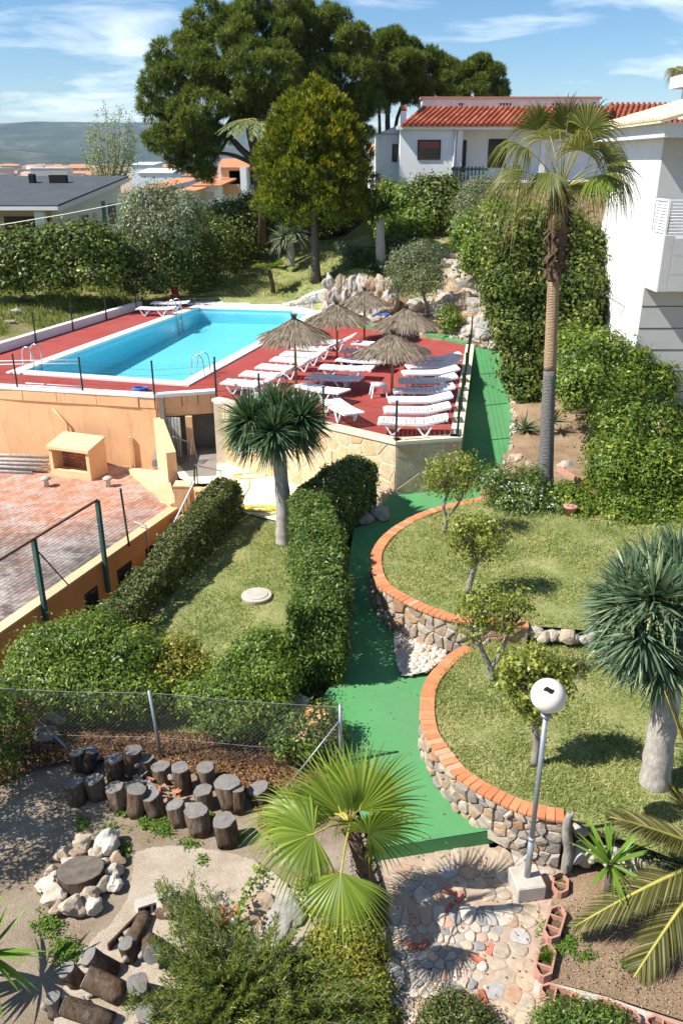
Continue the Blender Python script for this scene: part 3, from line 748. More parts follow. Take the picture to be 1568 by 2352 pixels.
# ------------------------------------------------------------------ path, lawns, patio, beds
def cvpts(c, off, n=40):
    out = []
    for i in range(n+1):
        d = c.L*i/n; p = c.at(d); t = c.tan(d); nrm = Vector((t.y, -t.x, 0))
        out.append(p+nrm*off)
    return out
c1_in = cvpts(C1, 0.16); c2_in = cvpts(C2, 0.16)
path_poly = [(p.x, p.y) for p in path_left] + [(S1.x-0.1, S1.y+0.05), (S2.x-0.05, S2.y), (S3.x-0.05, S3.y)] + [(p.x+0.05, p.y) for p in reversed(path_right_up)] + [(p.x, p.y) for p in reversed(c2_in)][:-8] + [(p.x, p.y) for p in reversed(c1_in) ][1:-9]
fr = P(1099, 1907, 0.25)
path_poly.append((fr.x+0.25, fr.y))
sheet('path', path_poly, lambda x, y: zpath(y), M['carpet'], 0.5)
step = MB(); a = path_left[0]; b = Vector((fr.x+0.25, fr.y, 0.25))
step.quad((a.x, a.y, 0.25), (a.x, a.y-0.02, -0.05), (b.x, b.y-0.02, -0.05), (b.x, b.y, 0.25))
tag(step.build('path_riser', M['carpet']), kind='structure')

low_poly = [(p.x, p.y) for p in c1_in] + [(P(1214, 1445, 1.05).x, P(1214, 1445, 1.05).y), (P(1400, 1458, 1.05).x, P(1400, 1458, 1.05).y), (12.5, 15.4), (12.5, 8.9), (5.2, 8.6), (P(1330, 1895, .95).x, P(1330, 1895, .95).y)]
def zlow(x, y): return 0.93+0.012*(y-9)+0.02*(x-3)*0.4
sheet('lawn', low_poly, zlow, M['lawn'], 0.4, 0.05)
up_front = [P(1214, 1432, 1.40), P(1400, 1450, 1.40)]
up_poly = [(p.x, p.y) for p in c2_in][1:] + [(4.9, 21.6), (7, 21.2), (16, 21), (16, 15.6)] + [(p.x, p.y) for p in reversed(up_front)]
def zup(x, y): return 1.37+0.008*(y-14)
sheet('lawn', up_poly, zup, M['lawn'], 0.4, 0.05)
# the little stone step between the two lawns
edge = thing('stone_edging', 'low rough stone step dividing the upper lawn from the lower lawn', 'edging', (up_front[0].x, up_front[0].y, 1.05))
def rock_mesh(name, seed, mat, sub=2, amp=0.35, flat=1.0):
    bm = bmesh.new(); bmesh.ops.create_icosphere(bm, subdivisions=sub, radius=0.5)
    for v in bm.verts:
        n = noise.noise(v.co*2.2+Vector((seed*3.1, seed, 0)))*amp + noise.noise(v.co*5+Vector((0, seed*2.7, 1)))*amp*0.3
        v.co *= 1+n
        v.co.z *= flat
        # knock flat faces on
        for k in range(3):
            h = Vector((math.sin(seed*7+k*2.1), math.cos(seed*3+k*1.7), math.sin(seed+k*2.9))).normalized(); e = v.co.dot(h)-0.36
            if e > 0: v.co -= h*e*0.85
    me = bpy.data.meshes.new(name); bm.to_mesh(me); bm.free(); me.materials.append(mat); me.update()
    return me
ROCKS = [rock_mesh('stone', k+0.37, M['rock']) for k in range(8)]
RINGS = [rock_mesh('stone', k+5.71, M['ring_stone'], 3, 0.55) for k in range(6)]
BOULD = [rock_mesh('boulder', k+9.13, M['rock'], 3, 0.5) for k in range(6)]
rd = random.Random(5)
for k in range(30):
    t = k/29; p = up_front[0].lerp(Vector((12.4, 15.5, 1.4)), t) if t > .35 else up_front[0].lerp(up_front[1], t/.35)
    s = rd.uniform(0.22, 0.36)
    mobj('stone', rd.choice(ROCKS), edge, (p.x-edge.location.x, p.y-edge.location.y+rd.uniform(-.05, .05), 0.15+rd.uniform(-.05, .03)), (rd.uniform(0, 6), rd.uniform(0, 6), rd.uniform(0, 6)), (s*1.2, s, s))

mid_right = [(p.x, p.y) for p in path_left][1:]
mid_poly = [(-6.6, 12.2), (-0.05, 12.0)] + mid_right[2:] + [(S1.x-0.3, S1.y-0.05), (-1.2, 22.6), (-2.9, 22.6), (-3.7, 21.2), (-4.6, 19.0), (-5.6, 16.2), (-6.6, 14)]
def zmid(x, y): return zlawn(y)
sheet('lawn', mid_poly, zmid, M['lawn'], 0.4, 0.06)
# cream paving under the pool terrace, and the strip by the store room
pv = [P(u, v, 0.67) for u, v in [(540, 1172), (650, 1200), (760, 1215), (800, 1180)]]
W0 = Vector((S0.x, S0.y, 0)); W1 = Vector((S1.x, S1.y, 0))
pav_poly = [(p.x, p.y) for p in pv] + [(W0.lerp(W1, .72).x, W0.lerp(W1, .72).y+.05), (W0.x, W0.y+.05), (-4.25, 29.8), (-5.6, 29.8), (-5.75, 26.7), (-5.2, 24.9), (-4.7, 24.4), (-3.4, 24.3), (-2.95, 22.9)]
sheet('pavement', pav_poly, lambda x, y: 0.67, M['pave_cream'], 1.0)
grey_poly = [(-5.6, 29.7), (-4.25, 29.7), (W0.x, W0.y+.05), (-4.05, 25.1), (-4.9, 25.0), (-5.7, 26.7)]
sheet('pavement', grey_poly, lambda x, y: 0.675, M['grey_slab'], 1.0)

# log yard and beds in front
patio_left = [P(u, v, 0) for u, v in [(857, 1975), (878, 2075), (888, 2200), (872, 2290), (862, 2360), (855, 2450), (850, 2560)]]
yard_poly = [(-10, 12.6), (-0.02, 12.35), (0.0, 11.9)] + [(p.x, p.y) for p in path_left[:4]][::-1] + [(p.x, p.y) for p in patio_left] + [(-10, 5.8)]
def zyard(x, y): return 0.02+0.07*max(0, (x+0.6)/1.2 if x < 0.6 else 1)
sheet('ground', yard_poly, zyard, M['yard'], 0.3, 0.07)
chip_poly = [(-7.5, 12.9), (-3, 12.75), (0.0, 12.3), (-0.1, 11.3), (-0.8, 10.4), (-1.3, 10.3), (-1.5, 11.0), (-2.4, 11.5), (-3.4, 11.9), (-5.0, 11.9), (-6.2, 11.3), (-7.5, 11.2)]
sheet('bark_chippings', [(x+random.gauss(0, .02), y+random.gauss(0, .02)) for x, y in smooth_poly(chip_poly, 6, True)], lambda x, y: zyard(x, y)+0.075, M['chips'], 0.3, 0.06)
gp = [P(u, v, 0.05) for u, v in [(300, 2352), (290, 2255), (250, 2240), (180, 2215), (140, 2230), (220, 2130), (290, 2080), (300, 1985), (345, 1955), (430, 1945), (520, 1960), (610, 1985), (660, 2040), (700, 2120), (660, 2200), (640, 2352)]]
gp = [P(u, v, 0.05) for u, v in [(150, 2260), (205, 2170), (265, 2110), (300, 2040), (310, 1970), (350, 1952), (440, 1948), (540, 1965), (600, 1990), (665, 2040), (720, 2130), (735, 2230), (690, 2352), (480, 2420), (150, 2420)]]
sheet('garden_path', [(x+random.gauss(0, .012), y+random.gauss(0, .012)) for x, y in smooth_poly([(p.x, p.y) for p in gp], 8, True)], lambda x, y: zyard(x, y)+0.05, M['garden_path'], 0.3, 0.07)

wall_foot = P(1296, 1990, 0)
pl_l = [P(u, v, 0) for u, v in [(1305, 1985), (1275, 2050), (1240, 2185), (1232, 2245), (1400, 2290), (1570, 2345), (1750, 2400)]]
patio_poly = [(p.x, p.y) for p in patio_left] + [(5.5, 5.4), (5.5, P(1750, 2400, 0).y)] + [(p.x, p.y) for p in reversed(pl_l)] + [(wall_foot.x, wall_foot.y), (P(1130, 1925, .05).x, P(1130, 1925, .05).y), (fr.x+.3, fr.y+.05)]
sheet('patio', patio_poly, lambda x, y: 0.0, M['patio_mortar'], 0.5)
bed_poly = [(p.x-0.05, p.y-0.05) for p in pl_l] + [(12.5, 6.2), (12.5, 9.0), (5.2, 8.85), (wall_foot.x+.1, wall_foot.y+.25)]
def zbed(x, y): return 0.06+0.02*(x-3)
sheet('ground', bed_poly, zbed, M['bed'], 0.3, 0.06)

# ------------------------------------------------------------------ cobbled patio pieces
patio = thing('patio_paving', 'cobble and flagstone paving with zigzag brick bands below the green path', 'paving', (1.5, 8.2, 0))
def fr_patio(a_, b_, h): return Vector((a_, b_, h))
bnd = [P(u, v, 0) for u, v in [(1160, 1940), (1166, 2103), (1138, 2173), (1124, 2229), (1105, 2300), (1090, 2380)]]
bx = sorted([(p.y, p.x) for p in bnd])
split_x = lambda y: float(np.interp(y, [q[0] for q in bx], [q[1] for q in bx]))
yflag = P(900, 2060, 0).y
seeds = []; kinds = []
rd = random.Random(12)
zig = []          # brick zigzag bands
zpts = [P(u, v, 0) for u, v in [(1012, 2042), (1060, 2058), (1030, 2092), (1085, 2100)]]
zpts2 = [P(u, v, 0) for u, v in [(925, 2160), (960, 2182), (985, 2160)]]; zpts4 = [P(u, v, 0) for u, v in [(1085, 2188), (1098, 2206), (1122, 2190), (1130, 2165)]]
zpts3 = [P(u, v, 0) for u, v in [(1100, 2270), (1115, 2310), (1132, 2352), (1150, 2400)]]
brick_me = MB(); brick_me.box((0, 0, 0), (0.19, 0.085, 0.05)); brick_me = brick_me.mesh('brick', M['brick_strip'], bevel=0.006)
band_pts = []
for zp in (zpts, zpts2, zpts3, zpts4):
    cz = Curve(zp); nb = int(cz.L/0.205)
    for k in range(nb):
        d = (k+.5)*cz.L/nb; p = cz.at(d); t = cz.tan(d)
        mobj('brick', brick_me, patio, (p.x-1.5, p.y-8.2, 0.004+rd.uniform(0, .006)), (0, 0, math.atan2(t.y, t.x)))
        band_pts.append((p.x, p.y))
ppoly = patio_poly
def fill_patio(x0, x1, y0, y1, sx, sy, test, mat, name, h, gap, seed, rnd):
    sd = jgrid(x0, x1, y0, y1, sx, sy, 0.33, seed)
    cells = voronoi(sd, [(x0-.2, y0-.2), (x1+.2, y0-.2), (x1+.2, y1+.2), (x0-.2, y1+.2)])
    for i, c in enumerate(cells):
        if not c: continue
        cx, cy = sd[i]
        if not test(cx, cy) or not inside(ppoly, [cx], [cy])[0]: continue
        if any(abs(cx-q[0]) < 0.075 and abs(cy-q[1]) < 0.075 for q in band_pts): continue
        if not all(inside(ppoly, [p[0]*.7+cx*.3], [p[1]*.7+cy*.3])[0] for p in c): continue
        if rnd < 1:   # loose round cobble sitting in mortar
            c = [(cx+(p[0]-cx)*rnd, cy+(p[1]-cy)*rnd) for p in c]
        slab_piece(name, c, fr_patio, h, mat, patio, gap, 0.3, 0.84, True, i)
fill_patio(0.4, 2.3, 6.3, 8.7, 0.150, 0.14, lambda x, y: x < split_x(y)-.03 and y < yflag+.1, M['cobble'], 'cobble', 0.020, 0.004, 3, 0.96)
fill_patio(0.3, 3.2, 6.3, 9.8, 0.25, 0.22, lambda x, y: x > split_x(y)+.02 or y > yflag+.05, M['flag'], 'flagstone', 0.014, 0.010, 4, 1)

# ------------------------------------------------------------------ curved stone retaining walls with brick caps
cap_me = MB(); cap_me.box((0, 0, 0), (0.128, 0.262, 0.055)); cap_me = cap_me.mesh('brick', M['cap_brick'], bevel=0.006)
def retaining(label, cv, zt, zbase, d0, d1, ss, sd):
    o = cv.at(cv.L*0.5)
    t = thing('retaining_wall', label, 'wall', (o.x, o.y, 0))
    off = Vector((o.x, o.y, 0))
    def frame(a_, b_, h):
        p = cv.at(a_); tn = cv.tan(a_); nr = Vector((-tn.y, tn.x, 0))
        return Vector((p.x, p.y, b_))+nr*(h-0.05)
    # mortar core
    m = MB(); n = 48
    for i in range(n):
        a_, b_ = cv.L*i/n, cv.L*(i+1)/n
        za, zb = zbase(cv.at(a_))-.15, zbase(cv.at(b_))-.15
        m.quad(frame(a_, za, 0), frame(b_, zb, 0), frame(b_, zt, 0), frame(a_, zt, 0))
        m.quad(frame(a_, zt, 0), frame(b_, zt, 0), frame(b_, zt, -.2), frame(a_, zt, -.2))
    m.build('mortar', M['mortar'], t, off=off)
    rd = random.Random(sd)
    seeds = [q for q in jgrid(0, cv.L, -0.2, zt, ss*.86, ss*0.62, 0.48, sd) if rd.random() > .22]
    cells = voronoi(seeds, [(0, -.4), (cv.L, -.4), (cv.L, zt-.005), (0, zt-.005)])
    for i, c in enumerate(cells):
        if not c: continue
        s_, z_ = seeds[i]
        if s_ < d0 or s_ > d1 or z_ < zbase(cv.at(s_))-.05: continue
        slab_piece('stone', c, frame, 0.048, M['wall_stone'], t, 0.010, 0.25, 0.88, i % 3 == 0, i)
    nb = int(cv.L/0.137)
    for k in range(nb):
        d = (k+.5)*cv.L/nb; p = cv.at(d); tn = cv.tan(d); nr = Vector((-tn.y, tn.x, 0))
        q = p - nr*(0.105+rd.uniform(-.006, .006))
        mobj('brick', cap_me, t, (q.x-o.x, q.y-o.y, zt+0.028+rd.uniform(-.004, .004)), (rd.uniform(-.01, .01), rd.uniform(-.015, .015), math.atan2(tn.y, tn.x)+rd.uniform(-.02, .02)))
    return t
retaining('curved stone retaining wall with brick cap around the lower lawn, nearest the lamp post', C1, Z1-.03, lambda p: (0.0 if p.y < 9.75 else zpath(p.y)), 0, C1.L, 0.21, 21)
retaining('curved stone retaining wall with brick cap around the upper lawn, opposite the clipped hedge', C2, Z2-.03, lambda p: zpath(p.y), 0, C2.L, 0.25, 22)
# white pebble apron where the two walls meet
ap = [P(u, v, 0.5) for u, v in [(905, 1440), (960, 1452), (1066, 1486), (1036, 1502), (1000, 1536), (984, 1548), (930, 1552), (912, 1530), (903, 1480)]]
def zap(x, y): return zpath(y)+0.03+0.14*max(0, x-1.0)
sheet('pebble_bed', [(p.x, p.y) for p in ap], zap, M['mortar_pale'], 0.3)
apron = thing('pebble_paving', 'white pebbles set in cement between the two curved walls', 'paving', (1.6, 14.6, 0))
sd = jgrid(0.8, 2.7, 13.8, 16, 0.14, 0.13, 0.34, 8)
for i, c in enumerate(voronoi(sd, [(0, 13), (3, 13), (3, 17), (0, 17)])):
    if c and inside([(p.x, p.y) for p in ap], [sd[i][0]], [sd[i][1]])[0]:
        slab_piece('pebble', c, lambda a_, b_, h: Vector((a_, b_, zap(a_, b_)+h)), 0.03, M['pebble'], apron, 0.012, 0.6, 0.72, True, i)
def Z_(u, v, Y): return Q(u, v, Y).z
# ------------------------------------------------------------------ pool and its deck
from mathutils.geometry import tessellate_polygon
def holed(name, outer, hole, z, mat):
    o = [Vector((p[0], p[1], 0)) for p in outer]; h = [Vector((p[0], p[1], 0)) for p in hole]
    tris = tessellate_polygon([o, h]); pts = o+h
    me = bpy.data.meshes.new(name); me.from_pydata([(p.x, p.y, z) for p in pts], [], [tuple(t) for t in tris])
    me.materials.append(mat); me.update()
    bm = bmesh.new(); bm.from_mesh(me)
    for f in bm.faces:
        if f.normal.z < 0: f.normal_flip()
    bm.to_mesh(me); bm.free()
    return mobj(name, me)
pc = sum((Vector((p.x, p.y, 0)) for p in POOL), Vector())/4
def grow(poly, d):
    out = []; n = len(poly)
    for i in range(n):
        p0, p1, p2 = [Vector((q[0], q[1])) for q in (poly[i-1], poly[i], poly[(i+1) % n])]
        e1 = (p1-p0).normalized(); e2 = (p2-p1).normalized()
        n1 = Vector((e1.y, -e1.x)); n2 = Vector((e2.y, -e2.x)); b = (n1+n2).normalized()
        k = d/max(0.3, b.dot(n1)); out.append((p1.x+b.x*k, p1.y+b.y*k))
    return out
pool2 = [(p.x, p.y) for p in POOL]
ar = sum(pool2[i][0]*pool2[(i+1) % 4][1]-pool2[(i+1) % 4][0]*pool2[i][1] for i in range(4))
out45 = grow(pool2, 0.46); out30 = grow(pool2, 0.3)
tag(holed('pool_deck', DECK_POLY, out30, DECK, M['red_deck']), kind='structure')
pool = thing('swimming_pool', 'rectangular blue swimming pool with white coping in the red deck', 'swimming pool', (pc.x, pc.y, DECK))
m = MB(); bz = [1.42, 1.52, 2.05, 2.0]; top = 2.86
for i in range(4):
    j = (i+1) % 4; a, b = pool2[i], pool2[j]
    m.quad((a[0], a[1], top-.03), (b[0], b[1], top-.03), (b[0], b[1], bz[j]), (a[0], a[1], bz[i]))
m.add([(pool2[i][0], pool2[i][1], bz[i]) for i in range(4)], [(0, 1, 2, 3)])
m.build('basin', M['pool_tile'], pool, off=True)
m = MB(); inn = grow(pool2, -0.02)
for i in range(4):
    j = (i+1) % 4; a, b, c, d = out45[i], out45[j], inn[j], inn[i]
    m.quad((*a, top), (*b, top), (*c, top), (*d, top)); m.quad((*a, DECK-.02), (*b, DECK-.02), (*b, top), (*a, top)); m.quad((*d, top), (*c, top), (*c, top-.1), (*d, top-.1))
m.build('coping', M['white_worn'], pool, off=True)
m = MB(); w = grow(pool2, 0.01); m.add([(*p, 2.70) for p in w], [(0, 1, 2, 3)]); m.build('water', M['water'], pool, off=True)

# long white kerb on the far-left side of the deck, with its own posts in the grass
kerb = thing('white_kerb', 'long low white kerb wall between red deck and wild grass', 'kerb', (K0.x, K0.y, DECK))
m = MB(); ka = Vector((A0.x, A0.y, DECK)); kb = Vector((K1.x, K1.y, DECK))
m.bar(ka+Vector((0, 0, .12)), kb+Vector((0, 0, .12)), 0.30, 0.50); m.build('wall', M['white_worn'], kerb, off=True)
# white band behind the pool and the white topped wall curving up to the rock wall
bp = [P(u, v, DECK) for u, v in [(431, 700), (540, 704), (655, 711), (745, 722), (745, 714), (690, 692), (652, 688), (577, 686), (472, 690), (416, 693)]]
m = MB(); m.prism([(p.x, p.y) for p in bp], DECK-.1, DECK+.09)
tag(m.build('paved_strip', M['white_paint']), 'broad white paved strip along the far end of the pool', 'paving')
cw = thing('curved_wall', 'low stone wall with white rounded top curving up behind the pool', 'wall', tuple(P(655, 705, DECK)))
wl = smooth_poly([(*Q(655, 700, 45.6).xy, 2.95), (*Q(690, 690, 45.2).xy, 3.2), (*Q(715, 676, 44.8).xy, 3.58), (*Q(738, 668, 44.5).xy, 3.8), (*Q(766, 664, 44.2).xy, 3.92)], 5)
m = MB(); mt = MB()
for a, b in zip(wl, wl[1:]):
    m.prism([(a[0], a[1]-.05), (b[0], b[1]-.05), (b[0], b[1]+.3), (a[0], a[1]+.3)], 2.6, (a[2]+b[2])/2-.05)
    mt.bar((a[0], a[1]+.05, a[2]), (b[0], b[1]+.05, b[2]), 0.55, 0.14)
m.build('wall_body', M['mortar_pale'], cw, off=True); mt.build('white_top', M['white_paint'], cw, off=True)
rd = random.Random(31)
cvw = Curve(wl)
for k in range(26):
    d = cvw.L*(k+.5)/26; p = cvw.at(d); zt = interp(d, [0, cvw.L], [2.95, 3.9])
    for r_ in range(2):
        h = (zt-2.8)/2
        if h < .08: continue
        mobj('stone', rd.choice(ROCKS), cw, (p.x-cw.location.x, p.y-.16-cw.location.y, 2.8+h*(r_+.5)-cw.location.z), (rd.uniform(-.3, .3), rd.uniform(-.3, .3), rd.uniform(0, 6)), (0.42, 0.36, h*1.5))

# ---- perimeter fence of green posts and welded mesh
def welded(name, a, b, h, parent, mat, step_=0.06, rows=(0.02, 0.35, 0.7, 1.0), r=0.0032, off=None):
    m = MB(); a = Vector(a); b = Vector(b); L = (b-a).length; n = int(L/step_); d = (b-a)/n
    for i in range(n+1):
        p = a+d*i; m.tube([p+Vector((0, 0, .03)), p+Vector((0, 0, h))], r, 3, False)
    for rr in np.arange(0.03, h+.01, 0.2): m.tube([a+Vector((0, 0, rr)), b+Vector((0, 0, rr))], r*1.2, 3, False)
    return tag(m.build(name, mat, parent, off=off if off is not None else True), kind='stuff')
def fence_run(label, pts, h, post_h, name='fence', wire=True, mat='green_post', r=0.032, wmat='green_wire', skip=0):
    t = thing(name, label, 'fence', tuple(pts[0]))
    for p in pts[skip:]:
        m = MB(); m.tube([p-Vector((0, 0, .05)), p+Vector((0, 0, post_h))], r, 8); m.lathe([(r*1.25, 0), (r*1.25, .03), (0.004, .045)], 8, p+Vector((0, 0, post_h-.01)))
        m.build('post', M[mat], t, off=True)
    if wire:
        for a, b in zip(pts, pts[1:]): welded('wire_mesh', a, b, h, t, M[wmat])
    return t
up = Vector((0, 0, .04))
def online(a, b, u):   # point of the line a-b seen in the column u
    k = (u-784)/FPX
    f = lambda t: (a.lerp(b, t).x) - k*(a.lerp(b, t).y*CP - (a.lerp(b, t).z-EYE)*SP)
    lo, hi = -1.5, 2.5
    for _ in range(60):
        mid = (lo+hi)/2
        if (f(lo) < 0) != (f(mid) < 0): hi = mid
        else: lo = mid
    return a.lerp(b, lo)
fp = [online(A0, B0, u)+up for u in (-130, 41, 191)]+[B0+up]+[C0+up]
fence_run('green post and wire fence on the orange wall in front of the pool', fp, 1.02, 1.12)
fp2 = [S0+Vector((0.05, 0.35, .04)), online(S0, S1, 597)+up, online(S0, S1, 743)+up, S1+Vector((0, .06, .04))]
fence_run('green post and wire fence on the stone wall behind the dragon tree', fp2, 1.02, 1.12)
fp3 = [S1+Vector((0.25, .1, .04)), S2+Vector((-.08, .08, .04))]
fp4 = [S2+Vector((-.1, .1, .04))]+[S2.lerp(S3, t)+Vector((-.1, 0, .04)) for t in (.22, .45, .7, 1.0)]
fence_run('green post and wire fence panel facing the small green tree', fp3, 1.02, 1.12, skip=1)
fence_run('green post and wire fence beside the row of loungers above the green path', fp4, 1.02, 1.12, skip=1)
gp_ = []
for i, (u, v) in enumerate([(83, 778), (168, 751), (245, 728), (313, 706)]):
    b = P(u, v, 2.95)
    m = MB(); m.tube([b-Vector((0, 0, .2)), b+Vector((0, 0, 1.15))], 0.035, 8)
    tag(m.build('fence_post', M['green_post']), ['leftmost', 'second from left', 'third from left', 'rightmost'][i]+' of the green posts standing in the grass beside the white kerb', 'post', 'green posts along the white kerb')

# ---- walls carrying the deck
pw = thing('pool_wall', 'tall stained orange rendered wall under the front of the pool deck', 'wall', (B0.x, B0.y, 0))
nrm = Vector((B0.y-A0.y, -(B0.x-A0.x), 0)).normalized()
if nrm.y > 0: nrm = -nrm
m = MB(); a0 = Vector((A0.x-6, A0.y+6*.228, 0))
a, b = a0, Vector((B0.x, B0.y, 0))
def wallbox(m, a, b, th, z0, z1, n):
    m.prism([(a.x, a.y), (b.x, b.y), (b.x-n.x*th, b.y-n.y*th), (a.x-n.x*th, a.y-n.y*th)], z0, z1)
wallbox(m, a, b, .35, -.2, 2.36, nrm); m.build('wall_face', M['orange_wall'], pw, off=True)
rd = random.Random(3)
L = (b-a).length; x = 0
while x < L:
    w_ = min(rd.uniform(0.95, 1.7), L-x)
    if w_ > .15:
        p, q = a.lerp(b, x/L)+nrm*rd.uniform(.02, .05), a.lerp(b, (x+w_-.014)/L)+nrm*rd.uniform(.02, .05)
        mm = MB(); wallbox(mm, p, q, .38, 2.363, 2.735, nrm); mm.build('slab', M['orange_wall'], pw, off=True, bevel=.008)
    x += w_
m = MB(); wallbox(m, a+nrm*.06, b+nrm*.06, .34, 2.738, 2.84, nrm); m.build('white_edge', M['white_paint'], pw, off=True)
# patches where the render came off, and a slanting pipe
def wall_px(u, d=0.012):
    p = online(Vector((A0.x, A0.y, 1.5)), Vector((B0.x, B0.y, 1.5)), u); return p+nrm*d
for (u, z0, z1, w_) in ((150, .35, 1.15, .28), (378, .2, .85, .28), (430, .25, .55, .35)):
    p = wall_px(min(u, 352) if u > 352 else u); mm = MB()
    tn = Vector((-nrm.y, nrm.x, 0))
    mm.add([p+tn*(w_*k[0])+Vector((0, 0, z0+(z1-z0)*k[1]-1.5)) for k in ((-.5, .05), (.1, 0), (.5, .15), (.42, .5), (.2, .8), (-.1, 1), (-.4, .75))], [tuple(range(7))])
    mm.build('bare_patch', M['concrete'], pw, off=True)
m = MB(); p = wall_px(128, .04); q = wall_px(157, .06); r_ = wall_px(162, .06)
m.tube([Vector((p.x, p.y, 2.15)), Vector((q.x, q.y, 1.65)), Vector((r_.x, r_.y, .75))], .035, 6); m.build('drain_pipe', M['orange_wall'], pw, True, off=True)
m = MB(); p = wall_px(300, .08); m.box((p.x, p.y, .75), (.09, .09, 1.15)); m.build('stub_post', M['orange_pale'], pw, off=True)
# beam over the store room and the room behind it
bm_ = thing('store_room', 'open store room under the deck with orange beam and dark interior', 'store room', (B0.x+1, B0.y+.5, .67))
n2 = Vector((C0.y-B0.y, -(C0.x-B0.x), 0)).normalized()
if n2.y > 0: n2 = -n2
b2, c2 = Vector((B0.x+.02, B0.y, 0)), Vector((C0.x, C0.y, 0))
m = MB(); wallbox(m, b2, c2, .3, 2.05, 2.36, n2); m.build('beam', M['orange_wall'], bm_, off=True)
for t0, t1 in ((0, .42), (.43, .68), (.69, .99)):
    m = MB(); wallbox(m, b2.lerp(c2, t0)+n2*.03, b2.lerp(c2, t1)+n2*.03, .3, 2.363, 2.735, n2); m.build('slab', M['orange_wall'], bm_, off=True, bevel=.008)
m = MB(); wallbox(m, b2+n2*.06, c2+n2*.06, .34, 2.738, 2.84, n2); m.build('white_edge', M['white_paint'], bm_, off=True)
m = MB(); m.box((-5.0, 28.25, 1.7), (3.4, .12, 2.1)); m.box((-6.05, 27.6, 1.7), (.15, 1.2, 2.1)); m.box((-4.15, 27.6, 1.7), (.15, 1.2, 2.1)); m.build('inner_wall', M['grey_slab'], bm_, off=True)
m = MB()
for k in range(5): m.box((-5.95+k*.11, 27.1-k*.02, 1.35), (.085, .05, 1.4))
m.build('corrugated_panel', M['pipe'], bm_, off=True)
m = MB(); m.box((-5.2, 27.2, 1.35), (.22, .14, 1.4)); m.build('post', M['orange_wall'], bm_, off=True)
# buttress and sloping kerb at the right end of the orange wall
bt = thing('buttress', 'pale orange buttress with sloping top beside the store room', 'wall', (-6.0, 26.6, .2))
m = MB(); u0 = Vector((B0.x+.06, B0.y-.02, 0)); u1 = P(399, 1112, .25); u1 = Vector((u1.x, u1.y, 0))
n3 = (u1-u0).normalized(); s3 = Vector((n3.y, -n3.x, 0))*.16
for (pa, pb, za, zb) in ((0, 1, 2.05, 1.35),):
    A_, B_ = u0, u1
    vs = [A_-s3, A_+s3, B_+s3, B_-s3]
    m.add([Vector((v.x, v.y, .1)) for v in vs]+[Vector((vs[0].x, vs[0].y, za)), Vector((vs[1].x, vs[1].y, za)), Vector((vs[2].x, vs[2].y, zb)), Vector((vs[3].x, vs[3].y, zb))],
          [(3, 2, 1, 0), (4, 5, 6, 7), (0, 1, 5, 4), (1, 2, 6, 5), (2, 3, 7, 6), (3, 0, 4, 7)])
m.build('wall_body', M['orange_pale'], bt, off=True)
ak = [P(u, v, .22) for u, v in [(290, 1080), (385, 1090), (405, 1160), (392, 1166)]]
m = MB(); m.prism([(p.x, p.y) for p in ak], .1, lambda x, y: .33); m.build('sloping_kerb', M['orange_pale'], bt, off=True)

# ---- crazy-paved stone wall
def crazy(label, a, b, zbase, zt, sd, ss):
    t = thing('stone_wall', label, 'wall', (a.x, a.y, 0)); L = (Vector((b.x, b.y, 0))-Vector((a.x, a.y, 0))).length
    d = Vector((b.x-a.x, b.y-a.y, 0))/L; n = Vector((d.y, -d.x, 0))
    fr_ = lambda s_, z_, h: Vector((a.x, a.y, z_))+d*s_+n*(h+.0)
    m = MB(); m.prism([fr_(0, 0, 0)[:2], fr_(L, 0, 0)[:2], fr_(L, 0, -.4)[:2], fr_(0, 0, -.4)[:2]], 0.2, zt-.06); m.build('mortar', M['mortar_pale'], t, off=True)
    rdc = random.Random(sd); seeds = [q for q in jgrid(0, L, 0.3, zt-.1, ss*.88, ss*.66, .48, sd) if rdc.random() > .2]
    cells = voronoi(seeds, [(0, .2), (L, .2), (L, zt-.11), (0, zt-.11)])
    for i, c in enumerate(cells):
        if c and seeds[i][1] > zbase(a.lerp(b, min(1, max(0, seeds[i][0]/L))))-.3: slab_piece('stone', c, fr_, .012, M['deck_stone'], t, .034, .25, .94, False, i)
    m = MB(); m.prism([fr_(-.02, 0, .05)[:2], fr_(L+.02, 0, .05)[:2], fr_(L+.02, 0, -.3)[:2], fr_(-.02, 0, -.3)[:2]], zt-.058, zt+.035)
    m.build('ledge', M['pave_cream'], t, off=True)
    return t
sw = crazy('sunlit crazy-paved stone wall under the loungers, behind the dragon tree', S0, S1, lambda p: .6, DECK, 41, .52)
crazy('short shaded crazy-paved stone wall beside the green path, facing the camera', S1+Vector((.003, .003, 0)), S2, lambda p: 1.0, DECK, 42, .52)
crazy('long crazy-paved stone wall along the left side of the green path', S2+Vector((0, .003, 0)), S3, lambda p: zpath(p.y), DECK, 43, .7)
m = MB(); m.box((S0.x+.22, S0.y-.12, 1.7), (.34, .3, 2.1)); m.build('pilaster', M['mortar_pale'], sw, off=True)
# green kerb at the back of the deck
m = MB(); m.bar(GK0+Vector((0, 0, .07)), GK1+Vector((0, 0, .07)), .34, .2); m.bar(GK1+Vector((0, 0, .05)), GK1+Vector((0.9, -1.0, .05)), .3, .12)
tag(m.build('green_kerb', M['carpet'], bevel=.01), 'low green carpeted kerb between red deck and rockery', 'kerb')

